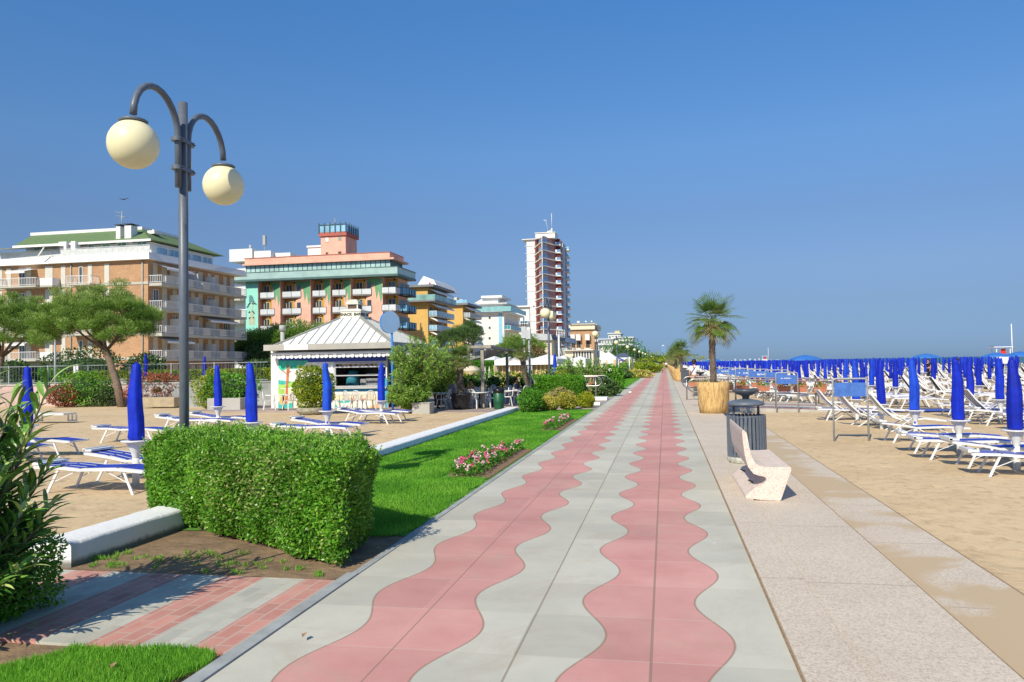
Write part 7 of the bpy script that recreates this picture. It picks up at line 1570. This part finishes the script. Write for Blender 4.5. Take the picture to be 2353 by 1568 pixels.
b = MB(); b.box(Hp(285,800)[0], Hp(500,800)[0], Yp+4, Yp+20, 0, Hp(400,800)[1]); B.part('side_wing', b, [mat('grey_glass_wing', (.30,.36,.38), .4, .2, .3)])
b = MB()
for i in range(9): x = Hp(300,900)[0]+i*1.1; b.box(x,x+.15,Yp+3.9,Yp+3.98,0,Hp(400,800)[1])
B.part('uprights', b, CREAMW)
Yp = 120.; B = Bld('glazed_cafe', 'low white cafe with dark glazing under the cream hotel', 0, 0); b = MB(); b.box(Hp(515,900)[0], Hp(980,900)[0], Yp, Yp+12, 0, Hp(700,850)[1]); B.part('wall', b, CREAMW)
b = MB(); b.box(Hp(510,900)[0], Hp(985,900)[0], Yp-.6, Yp+12.5, Hp(700,850)[1]+.001, Hp(700,838)[1]); B.part('roof', b, WHITE)
for i in range(7): a = 645+i*45; win(B.t, 'S', Hp(a,900)[0], Hp(a+40,900)[0], .8, Hp(700,865)[1], Yp, WHITEM, DGLASS, mull=0)
# cream hotel
B, H, q = hotel('cream and brick hotel with white balconies right of the tower', 400., 1350, 1545, 1572, 1008, 1100, BRK, 5, 6.2, (), CLAD, CREAMW, awn=False, roofm=CREAMW, side_bal=True)
for c in (1375, 1420, 1492):
    for k in range(4): z = q[3]-5-7.2*k; balcony(B.t, H(c-18,1080)[0], H(c+18,1080)[0], 397.5, 400, z, CLAD, CLAD, 'S', style='solid', h=2.6, th=.5); win(B.t, 'S', H(c-16,1080)[0], H(c+16,1080)[0], z-4.3, z-.8, 400., CREAMW, DARK)
b = MB(); b.box(H(1338,980)[0], H(1560,980)[0], 403, 430, q[3]+.5, H(1400,968)[1]); b.box(H(1345,980)[0], H(1550,980)[0], 402, 431, H(1400,968)[1]+.01, H(1400,963)[1]); B.part('penthouse', b, CREAMW)
for a0, a1, yt in ((1390,1410,948),(1455,1468,942),(1503,1514,942)): b = MB(); b.box(H(a0,960)[0], H(a1,960)[0], 410, 414, q[3]+5, H(a0,yt)[1]); B.part('chimney', b, CLAD)
# distant hotels
def block(label, Yf, x0, x1, yt, wallm, rows, cols, name='hotel', zf=z3_, depth=30, balc=True):
    H = lambda x, y: aY(*zf(x, y), Yf); B = Bld(name, label, 0, 0, group='hotels along the seafront'); X0, X1, Z = H(x0, yt)[0], H(x1, yt)[0], H(x0, yt)[1]
    b = MB(); b.box(X0, X1, Yf, Yf+depth, -.4, Z); B.part('wall', b, wallm); b = MB(); b.box(X0-.8, X1+.8, Yf-1, Yf+depth+.5, Z+.001, Z+Z*.02+.3); B.part('roof', b, wallm)
    for r in range(rows):
        for c in range(cols):
            xa = X0+(X1-X0)*(c+.2)/cols; xb = X0+(X1-X0)*(c+.8)/cols; za = Z*(r+.25)/rows; zb = Z*(r+.8)/rows
            g = MB(); g.box(xa, xb, Yf-.1, Yf-.02, za, zb); w_ = g.build('window', DGLASS if not balc else mat('far_recess', (.22,.23,.24), .8), B.t)
            if balc: g = MB(); g.box(xa-.5, xb+.5, Yf-2.2, Yf-.12, za-(zb-za)*.25, za+(zb-za)*.25); g.build('balcony', wallm, B.t)
    return B, H
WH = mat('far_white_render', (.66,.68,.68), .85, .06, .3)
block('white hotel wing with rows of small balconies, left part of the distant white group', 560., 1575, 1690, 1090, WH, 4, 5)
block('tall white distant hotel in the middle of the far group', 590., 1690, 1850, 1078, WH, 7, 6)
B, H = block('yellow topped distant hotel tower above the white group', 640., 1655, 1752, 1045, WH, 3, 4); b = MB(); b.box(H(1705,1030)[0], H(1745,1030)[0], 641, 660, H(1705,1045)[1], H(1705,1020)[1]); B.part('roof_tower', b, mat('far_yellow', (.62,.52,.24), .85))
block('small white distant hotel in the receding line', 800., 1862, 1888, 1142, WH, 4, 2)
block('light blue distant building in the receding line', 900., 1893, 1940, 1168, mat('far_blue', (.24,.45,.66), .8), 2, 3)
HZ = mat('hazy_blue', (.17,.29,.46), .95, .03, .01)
for i, (x0, x1, yt, Yf) in enumerate(((2075,2108,1140,2400),)):
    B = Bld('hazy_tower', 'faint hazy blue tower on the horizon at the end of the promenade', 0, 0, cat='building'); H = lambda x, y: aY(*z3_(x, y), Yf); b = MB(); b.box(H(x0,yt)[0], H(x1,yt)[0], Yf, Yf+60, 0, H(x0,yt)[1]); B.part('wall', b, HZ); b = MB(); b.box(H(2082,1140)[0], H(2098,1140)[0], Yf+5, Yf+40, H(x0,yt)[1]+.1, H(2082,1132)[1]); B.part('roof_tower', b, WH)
# low coloured huts and tents along the left of the promenade
for i in range(10):
    y = 150+i*38; x = -11-U(0, 3); c = [WHITE, mat('hut_blue', (.04,.07,.5)), WHITE, mat('hut_red', (.45,.08,.06)), WHITE][i % 5]; t = empty('beach_hut', 'tiny distant hut in the line of white pavilions', 'hut', (x, y, 0), group='distant huts beside the promenade'); b = MB(); b.box(-4,3.2,0,12,0,2.2); b.build('wall', WHITE, t); b = MB(); b.add([(-4.3,-.3,2.21),(3.5,-.3,2.21),(3.5,12.3,2.21),(-4.3,12.3,2.21),(-.4,6,4.2)], [(0,1,4),(1,2,4),(2,3,4),(3,0,4),(3,2,1,0)]); b.build('roof', c, t)
x, z = aY(*zM(1440, 930), 100); t = empty('navy_tent', 'dark slate blue tent roof behind the changing cabin', 'tent', (x, 100, 0)); b = MB(); w_ = aY(*zM(1570, 950), 100)[0]-x; zt_ = aY(*zM(1440, 885), 100)[1]; zb = aY(*zM(1440, 955), 100)[1]; b.add([(-w_,0,zb),(w_,0,zb),(w_,10,zb),(-w_,10,zb),(-.3*w_,4,zt_),(.3*w_,4,zt_)], [(0,1,5,4),(1,2,5),(2,3,4,5),(3,0,4)]); b.build('roof', mat('slate_tent', (.09,.12,.19), .8), t); 
for px, py in ((-w_,0),(w_,0),(w_,10),(-w_,10)): b = MB(); b.tube([(px*.97,py,0),(px*.97,py,zb)], .08, 6); b.build('pole', WHITEM, t)
# white flag pole
x, _ = aY(*zM(420, 900), 95); z = aY(*zM(415, 590), 95)[1]; t = empty('flag_pole', 'slim white pole in front of the pavilion', 'pole', (x, 95, 0)); b = MB(); b.tube([(0,0,0),(0,0,z)], .12, 6); b.build('pole', WHITEM, t)

# ------------------------------------------------------------------ trees
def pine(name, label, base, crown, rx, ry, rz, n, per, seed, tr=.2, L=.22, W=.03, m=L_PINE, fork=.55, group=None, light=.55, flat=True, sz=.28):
    rg = np.random.default_rng(seed); t = empty(name, label, 'tree', (base[0], base[1], base[2]), group=group); c = Vector(crown)-Vector(base)
    b = MB(); k0 = Vector((c.x*fork, c.y*fork, c.z*fork)); b.tube([(0,0,-.1), (c.x*.2, c.y*.2, c.z*.25), tuple(k0)], [tr*1.15, tr*.95, tr*.8], 10)
    lm = LM(); P = []
    for i in range(n):
        d = rg.normal(size=3); d /= np.linalg.norm(d); r_ = rg.uniform(.35, 1)**.5
        if flat: d[2] = abs(d[2])-.5*rg.uniform(0, 1)
        p = np.array(c)+d*np.array([rx, ry, rz])*r_; P.append(p)
        s = sz*rx*rg.uniform(.6, 1.25); q = per; dd = rg.normal(size=(q, 3)); dd /= np.linalg.norm(dd, axis=1, keepdims=True); dd[:, 2] = dd[:, 2]*.9+.15
        rr = rg.uniform(.35, 1, q)[:, None]; pp = p+dd*s*rr*np.array([1,1,.62]); g = dd*.7+rg.normal(0, .45, (q, 3))+np.array([0,0,.45])
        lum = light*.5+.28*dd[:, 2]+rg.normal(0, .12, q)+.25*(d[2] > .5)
        if per > 300 and d[2] > -.1:
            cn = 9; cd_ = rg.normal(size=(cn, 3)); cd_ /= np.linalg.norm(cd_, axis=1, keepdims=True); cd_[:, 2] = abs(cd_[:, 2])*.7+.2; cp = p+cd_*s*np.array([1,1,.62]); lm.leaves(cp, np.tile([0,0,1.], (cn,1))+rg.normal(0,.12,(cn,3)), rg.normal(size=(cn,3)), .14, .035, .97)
        lm.leaves(pp, g, rg.normal(size=(q, 3)), L*rg.uniform(.7, 1.2, q), W, np.clip(lum, 0, 1))
    limbs = []
    for i in range(7):
        a = 2*pi*i/7+rg.uniform(-.3, .3); e = c+Vector((math.cos(a)*rx*.5, math.sin(a)*ry*.5, rg.uniform(-.1,.3)*rz)); mid = k0.lerp(e, .5)+Vector((0,0,-.05*rz)); b.tube([tuple(k0), tuple(mid), tuple(e)], [tr*.45, tr*.3, tr*.18], 6); limbs.append(e)
    for p in P[::2]:
        p = Vector(p); e = min(limbs, key=lambda q: (q-p).length); mid = e.lerp(p, .5)+Vector((0,0,-.08)); b.tube([tuple(e), tuple(mid), tuple(p)], [tr*.2, tr*.13, tr*.05], 4)
    b.build('trunk', BARK, t); lm.build('crown', m, t); return t
def px2(u, v, Y): x, z = aY(u, v, Y); return (x, Y, z)
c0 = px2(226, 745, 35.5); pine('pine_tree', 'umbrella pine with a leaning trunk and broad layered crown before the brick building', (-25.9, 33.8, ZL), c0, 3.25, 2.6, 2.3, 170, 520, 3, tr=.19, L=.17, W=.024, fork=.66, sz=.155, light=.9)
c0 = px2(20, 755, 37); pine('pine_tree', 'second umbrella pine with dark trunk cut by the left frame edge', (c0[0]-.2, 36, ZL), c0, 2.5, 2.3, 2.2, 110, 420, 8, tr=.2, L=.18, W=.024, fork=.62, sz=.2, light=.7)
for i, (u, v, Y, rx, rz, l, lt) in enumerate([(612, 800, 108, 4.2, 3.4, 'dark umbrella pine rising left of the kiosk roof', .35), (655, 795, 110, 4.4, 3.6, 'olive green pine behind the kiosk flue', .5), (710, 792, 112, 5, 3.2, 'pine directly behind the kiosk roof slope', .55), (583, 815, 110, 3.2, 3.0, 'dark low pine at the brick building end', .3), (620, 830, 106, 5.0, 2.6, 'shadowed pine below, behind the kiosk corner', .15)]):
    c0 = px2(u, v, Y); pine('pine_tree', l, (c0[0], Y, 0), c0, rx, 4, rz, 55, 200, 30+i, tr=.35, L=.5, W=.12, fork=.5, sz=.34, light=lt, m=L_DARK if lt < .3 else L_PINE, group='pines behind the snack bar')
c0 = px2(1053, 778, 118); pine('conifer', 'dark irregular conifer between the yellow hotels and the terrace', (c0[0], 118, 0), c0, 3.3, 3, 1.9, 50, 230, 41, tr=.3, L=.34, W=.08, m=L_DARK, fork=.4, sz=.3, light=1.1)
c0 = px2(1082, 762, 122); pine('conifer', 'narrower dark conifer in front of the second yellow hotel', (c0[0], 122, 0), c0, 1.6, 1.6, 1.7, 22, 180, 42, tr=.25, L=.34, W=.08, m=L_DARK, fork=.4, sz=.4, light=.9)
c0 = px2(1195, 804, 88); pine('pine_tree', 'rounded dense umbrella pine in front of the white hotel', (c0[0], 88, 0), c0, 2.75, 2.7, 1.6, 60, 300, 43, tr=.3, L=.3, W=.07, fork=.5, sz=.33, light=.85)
t = bush('shrub', 'brownish dry shrub below the rounded pine', 'shrub', (*px2(1225, 838, 80)[:2], 1.9), (1.7, 1.6, 1.7), 2500, .2, .12, leafmat('dry_shrub_leaf', (.10,.08,.03), (.28,.19,.08), (.45,.34,.18), .2), base=0, vmean=.5)
for i in range(4): y = 600+i*70; bush('shrub', 'distant dark tree clump near the end of the left building line', 'tree', (aY(1497+i*6, 800, y)[0], y, 3.0), (6, 6, 4), 700, 1.0, .7, L_DARK, base=0, group='distant trees at the end of the promenade')
lm = LM()
for i in range(40): x = U(-60, -24); y = U(70, 78); 
for (u0, u1, Y, v) in ((1000, 1300, 92, 815),):
    for i in range(6): u = u0+(u1-u0)*i/5; x, z = aY(u, v+U(5,15), Y+i); bush('shrub', f'dark hedge tree behind the terrace, {["first","second","third","fourth","fifth","sixth"][i]} from the left', 'tree', (x, Y+i, z*.45), (3, 2.5, z*.55), 900, .45, .3, L_DARK, base=0, vmean=.7, group='hedge trees behind the terrace')

# ------------------------------------------------------------------ lifeguard towers
def guard(x, y, s, label, fp=True, RED=mat('signal_red', (.62,.03,.02), .6)):
    t = empty('lifeguard_tower', label, 'lifeguard tower', (x, y, ZR)); t.scale = (s, s, s)
    for px, py in ((-.9,-.8),(.9,-.8),(.9,.8),(-.9,.8)): b = MB(); b.box(px-.06,px+.06,py-.06,py+.06,0,3.9); b.build('leg', WHITEM, t)
    b = MB(); b.box(-1,1,-.9,.9,1.55,1.7); b.box(-.84,.84,-.86,-.80,1.7,2.7); b.build('platform', WHITEM, t); b = MB(); b.box(-1.3,1.2,-1.1,1.1,3.9,4.02); b.build('roof', [WHITEM], t); b = MB(); b.box(-1.2,1.1,-1,1,4.02,4.1); b.build('roof_top', OB, t)
    b = MB(); b.add([(-.15,-.5,3.7),(.35,-.5,3.7),(.55,-.5,2.75),(-.35,-.5,2.75)], [(0,1,2,3)]); b.build('red_flag', RED, t); b = MB()
    b.bar((-1.5,-1.2,0),(-1,-.7,1.7), .06,.1)
    for i in range(6): q = i/6; b.bar((-1.5+.5*q-.0,-1.2+.5*q,.15+1.5*q),(-1.5+.5*q+.4,-1.2+.5*q,.15+1.5*q), .05,.05)
    b.build('ladder', WHITEM, t)
    if fp: p = empty('flag_pole', 'tall white pole beside the '+('near' if Yg < 100 else 'distant')+' lifeguard tower', 'pole', (x+1.5*s, y, ZR)); b = MB(); b.tube([(0,0,0),(0,0,7.3*s)], .07*s, 6); b.build('pole', WHITEM, p)
Yg = 88.; xg = aX(2, 2, 3)[0]*0+aY(*zPR(1865, 300), Yg)[0]; guard(xg, Yg, .70, 'white lifeguard tower with a red flag, close to the right frame edge')
Yg = 260.; guard(aY(*zP6(1220, 690), Yg)[0], Yg, .8, 'small distant white lifeguard tower above the middle umbrellas'); guard(aY(*zP6(893, 705), 330)[0], 330, .5, 'tiny distant lifeguard hut left of the far tower', fp=False)
# far shore
b = MB(); rg = random.Random(3); xs = [-250+i*32 for i in range(22)]
for i in range(21): h0 = 2+3*math.exp(-((i-4)/5)**2); b.add([(xs[i],2600,-1),(xs[i+1],2600,-1),(xs[i+1],2600,h0+rg.uniform(0,1.5)),(xs[i],2600,h0+rg.uniform(0,1.5))], [(0,1,2,3)])
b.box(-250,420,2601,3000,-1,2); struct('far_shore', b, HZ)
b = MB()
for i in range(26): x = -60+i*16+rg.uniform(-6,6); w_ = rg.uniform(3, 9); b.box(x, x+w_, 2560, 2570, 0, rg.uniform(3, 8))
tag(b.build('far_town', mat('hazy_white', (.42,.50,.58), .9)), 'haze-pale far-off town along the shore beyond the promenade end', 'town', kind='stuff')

# ------------------------------------------------------------------ people
def skin_mesh(name, J, E, m, parent, sub=2):
    me = bpy.data.meshes.new(name); keys = list(J); me.from_pydata([J[k][0] for k in keys], [(keys.index(a), keys.index(b_)) for a, b_ in E], []); me.materials.append(m)
    o = bpy.data.objects.new(name, me); COL.objects.link(o); o.parent = parent
    sk = o.modifiers.new('Skin', 'SKIN'); sk.use_smooth_shade = True
    if not me.skin_vertices: 
        pass
    lay = me.skin_vertices[0] if me.skin_vertices else None
    if lay:
        for i, k in enumerate(keys): r_ = J[k][1]; lay.data[i].radius = r_ if isinstance(r_, tuple) else (r_, r_)
        lay.data[0].use_root = True
    sb = o.modifiers.new('Sub', 'SUBSURF'); sb.levels = sub; sb.render_levels = sub; return o
def person(label, loc, rz, pose='stand', top=None, bottom=None, long=True, s=1., bag=False, bare=False):
    t = empty('person', label, 'person', loc, rz); t.scale = (s,)*3; sit = pose == 'sit'
    ph = .46 if sit else .95; st = 0 if sit else .16*(pose == 'walk')
    J = {'pel': ((0,0,ph), (.13,.10)), 'bel': ((0,0,ph+.17), (.125,.095)), 'che': ((0,.0,ph+.36), (.15,.10)), 'nck': ((0,0,ph+.53), .05), 'jaw': ((0,.02,ph+.61), (.062,.075)), 'hed': ((0,.01,ph+.70), (.075,.092)), 'top': ((0,0,ph+.79), .05)}
    E = [('pel','bel'),('bel','che'),('che','nck'),('nck','jaw'),('jaw','hed'),('hed','top')]
    for q, n_ in ((1,'r'),(-1,'l')):
        sw = st*q
        if sit: arm = [((q*.19,0,ph+.44),.055),((q*.25,.05,ph+.18),.042),((q*.18,.27,ph+.14),.032),((q*.15,.34,ph+.15),.03)]
        else: arm = [((q*.18,0,ph+.45),.058),((q*.24,-.3*sw,ph+.17),.043),((q*.25,.07-.8*sw,ph-.06),.03),((q*.25,.09-.9*sw,ph-.15),.028)]
        for nm, (p, r_) in zip(('sh','el','wr','ha'), arm): J[nm+n_] = (p, r_)
        E += [('che','sh'+n_),('sh'+n_,'el'+n_),('el'+n_,'wr'+n_),('wr'+n_,'ha'+n_)]
        h = Vector(J['ha'+n_][0])
        for f in range(5): 
            d = Vector((-.012*q+.0, (f-2)*.017, -.075 if f not in (0, 4) else -.055)) if not sit else Vector(((f-2)*.017, .07, 0)); J[f'f{f}{n_}'] = (tuple(h+d), .008); E.append(('ha'+n_, f'f{f}{n_}'))
        leg = [((q*.09,0,ph-.06),.085),((q*.11,.42,ph+.02),.062),((q*.11,.45,.08),.042),((q*.11,.58,.035),.035)] if sit else [((q*.09,0,ph-.08),.088),((q*.1,.02+.9*sw,.50),.06),((q*.1,-.02+1.7*sw,.09),.04),((q*.1,.13+1.7*sw,.035),.035)]
        for nm, (p, r_) in zip(('hi','kn','an','to'), leg): J[nm+n_] = (p, r_)
        E += [('pel','hi'+n_),('hi'+n_,'kn'+n_),('kn'+n_,'an'+n_),('an'+n_,'to'+n_)]
    skin_mesh('body', J, E, SKIN, t)
    grow = lambda k, d: (J[k][0], tuple(x+d for x in J[k][1]) if isinstance(J[k][1], tuple) else J[k][1]+d)
    if top:
        K_ = {k: grow(k, .022) for k in ('pel','bel','che')}; K_['pel'] = ((0,0,ph+.02),(.15,.12)); K_['nk'] = ((0,0,ph+.47), .075); ee = [('pel','bel'),('bel','che'),('che','nk')]
        for n_ in 'rl': K_['sh'+n_] = grow('sh'+n_, .02); a, c = Vector(J['sh'+n_][0]), Vector(J['el'+n_][0]); K_['s2'+n_] = (tuple(a.lerp(c, .75)), .062); ee += [('che','sh'+n_),('sh'+n_,'s2'+n_)]
        skin_mesh('shirt', K_, ee, top, t)
    K_ = {'pel': ((0,0,ph-.0), (.145,.115))}; ee = []
    for n_ in 'rl':
        K_['hi'+n_] = grow('hi'+n_, .015); K_['kn'+n_] = grow('kn'+n_, .02); ee += [('pel','hi'+n_),('hi'+n_,'kn'+n_)]
        if long: K_['an'+n_] = grow('an'+n_, .025); ee.append(('kn'+n_,'an'+n_))
    skin_mesh('trousers' if long else 'shorts', K_, ee, bottom or NAVY, t)
    b = MB(); b.lathe([(.098,-.02),(.104,.04),(.09,.09),(.05,.12),(.01,.128)], (0,-.018,ph+.69), 14, jitter=lambda a, z: 1+.06*math.sin(5*a)); b.lathe([(.06,-.11),(.085,-.05),(.09,.0)], (0,-.03,ph+.69), 12); b.build('hair', HAIR, t)
    b = MB(); b.add([(-.012,.095,ph+.665),(.012,.095,ph+.665),(0,.122,ph+.655),(0,.098,ph+.70)], [(0,1,2),(1,3,2),(3,0,2)]); b.build('nose', SKIN, t)
    b = MB(); b.box(-.07,.07,.085,.10,ph+.69,ph+.715); b.build('sunglasses' if sit else 'eyes', DARK, t)
    if bag: b = MB(); b.tube([(.17,-.02,ph+.50),(.06,-.135,ph+.38),(-.12,-.14,ph+.12),(-.19,-.02,ph-.05),(-.12,.15,ph+.12),(.08,.13,ph+.40),(.17,-.02,ph+.50)], .014, 6); b.box(-.30,-.20,-.12,.10,ph-.22,ph-.02); b.build('shoulder_bag', DARK, t)
    return t
SHW = mat('white_shirt', (.78,.80,.84), .85, .04, 8.); SHB = mat('light_blue_shirt', (.30,.42,.62), .85, .08, 8.)
x, z = aY(1597, 834, 36.2); person('person seen from behind in white shirt with dark shoulder strap, beyond the near palm', (x, 37.2, 0), -.5, 'stand', SHW, mat('beige_cloth', (.4,.34,.25), .9), bag=True)
x, y = G(*zF(1388, 1022), 0); person('person in light blue shirt and dark trousers walking on the promenade', (x, y, 0), 0, 'walk', SHB, NAVY)
x, y = G(*zF(1512, 990), 0); person('person with bare shoulders and white shorts walking on the promenade', (x, y, 0), 0, 'walk', None, SHW, long=False)
x, y = G(*zF(1545, 950), 0); person('distant person in pale top walking ahead of the bare-shouldered walker', (x+.1, y*.8, 0), 0, 'walk', SHW, NAVY, long=False)
x, _ = aY(*zT(1080, 330), 31.8); person('seated person in sunglasses with short dark curly hair, facing us on the terrace', (x, 31.8, 0), pi, 'sit', None, SHW, s=.86); place(ch, x, 31.85, 0, 0, 'white plastic terrace chair under the person in sunglasses', 'chair', GC)
x, _ = aY(*zT(1960, 360), 33.5); person('seated person in a dark top turned sideways near the second palm tub', (x, 33.5, 0), -1.9, 'sit', mat('dark_top', (.04,.05,.08), .9), NAVY, s=.86); place(ch, x, 33.5, 0, 1.3, 'white plastic terrace chair under the person in the dark top', 'chair', GC)
x, _ = aY(*zT(705, 340), 34); person('seated person in a lilac top half hidden by the palm trunk', (x, 34, 0), 2.6, 'sit', mat('lilac_top', (.55,.48,.66), .9), NAVY, s=.86)
x, _ = aY(*zPR(1443, 450), 66); person('small distant person in dark swimwear standing among the umbrellas', (x, 66, ZR), 1., 'stand', None, DARK, long=False, s=1.)
x, _ = aY(*zPR(1155, 470), 70); person('small distant person in black by the open pale umbrella', (x, 70, ZR), 2., 'stand', DARK, DARK, s=1.)
# bird
x, z = aY(284, 459, 60); b = MB(); b.add([(-.12,0,0),(.12,0,0),(0,.05,.06),(0,-.04,-.05),(-.55,.02,.16),(.55,.05,.14),(-.28,0,.04),(.28,0,.04),(0,.1,0),(0,-.1,.02)], [(0,2,1),(0,1,3),(4,6,8),(4,9,6),(6,9,8),(5,8,7),(5,7,9),(7,8,9)]); o = b.build('bird', DARK, loc=(x, 60, z)); tag(o, 'small dark bird gliding in the sky left of the lamp', 'bird')
# notice board by the railing
x, z = aY(*z8(620, 180), 50); t = empty('notice_board', 'small white notice board on a thin post behind the railing', 'sign', (x, 50, 0)); b = MB(); zb = aY(*z8(620, 215), 50)[1]; zt_ = aY(*z8(620, 150), 50)[1]; w_ = (aY(*z8(640,180),50)[0]-x); b.box(-w_, w_, -.02, .02, zb, zt_); b.build('panel', mat('notice_white', (.6,.62,.64), .6, .2, 9.), t); b = MB(); b.tube([(0,.04,0),(0,.04,zb)], .03, 6); b.build('post', GALV, t)
x, z = aY(*z8(450, 150), 52); t = empty('post', 'tall thin grey pole behind the railing left of the pine', 'pole', (x, 52, 0)); b = MB(); b.tube([(0,0,0),(0,0,aY(*z8(440,-60),52)[1])], .07, 6); b.build('pole', GALV, t)
# straw coloured stray bits: golf-ball like white lump on the promenade
x, y = G(*zF(855, 1438), 0); b = MB(); b.lathe([(.01,0),(.09,.01),(.1,.05),(.06,.09),(.01,.1)], n=10); tag(b.build('white_bollard_cap', WHITE, loc=(x, y, .002)), 'small white round marker lying on the promenade tiles', 'marker')
# remove unused prototypes
for o in um+lg+dk:
    if 'label' not in o:
        for c, gs in _tree.get(o.name, []):
            for g in gs: bpy.data.objects.remove(g)
            bpy.data.objects.remove(c)
        bpy.data.objects.remove(o)
print('OBJECTS', len(COL.objects), 'TOP', sum(1 for o in COL.objects if o.parent is None))
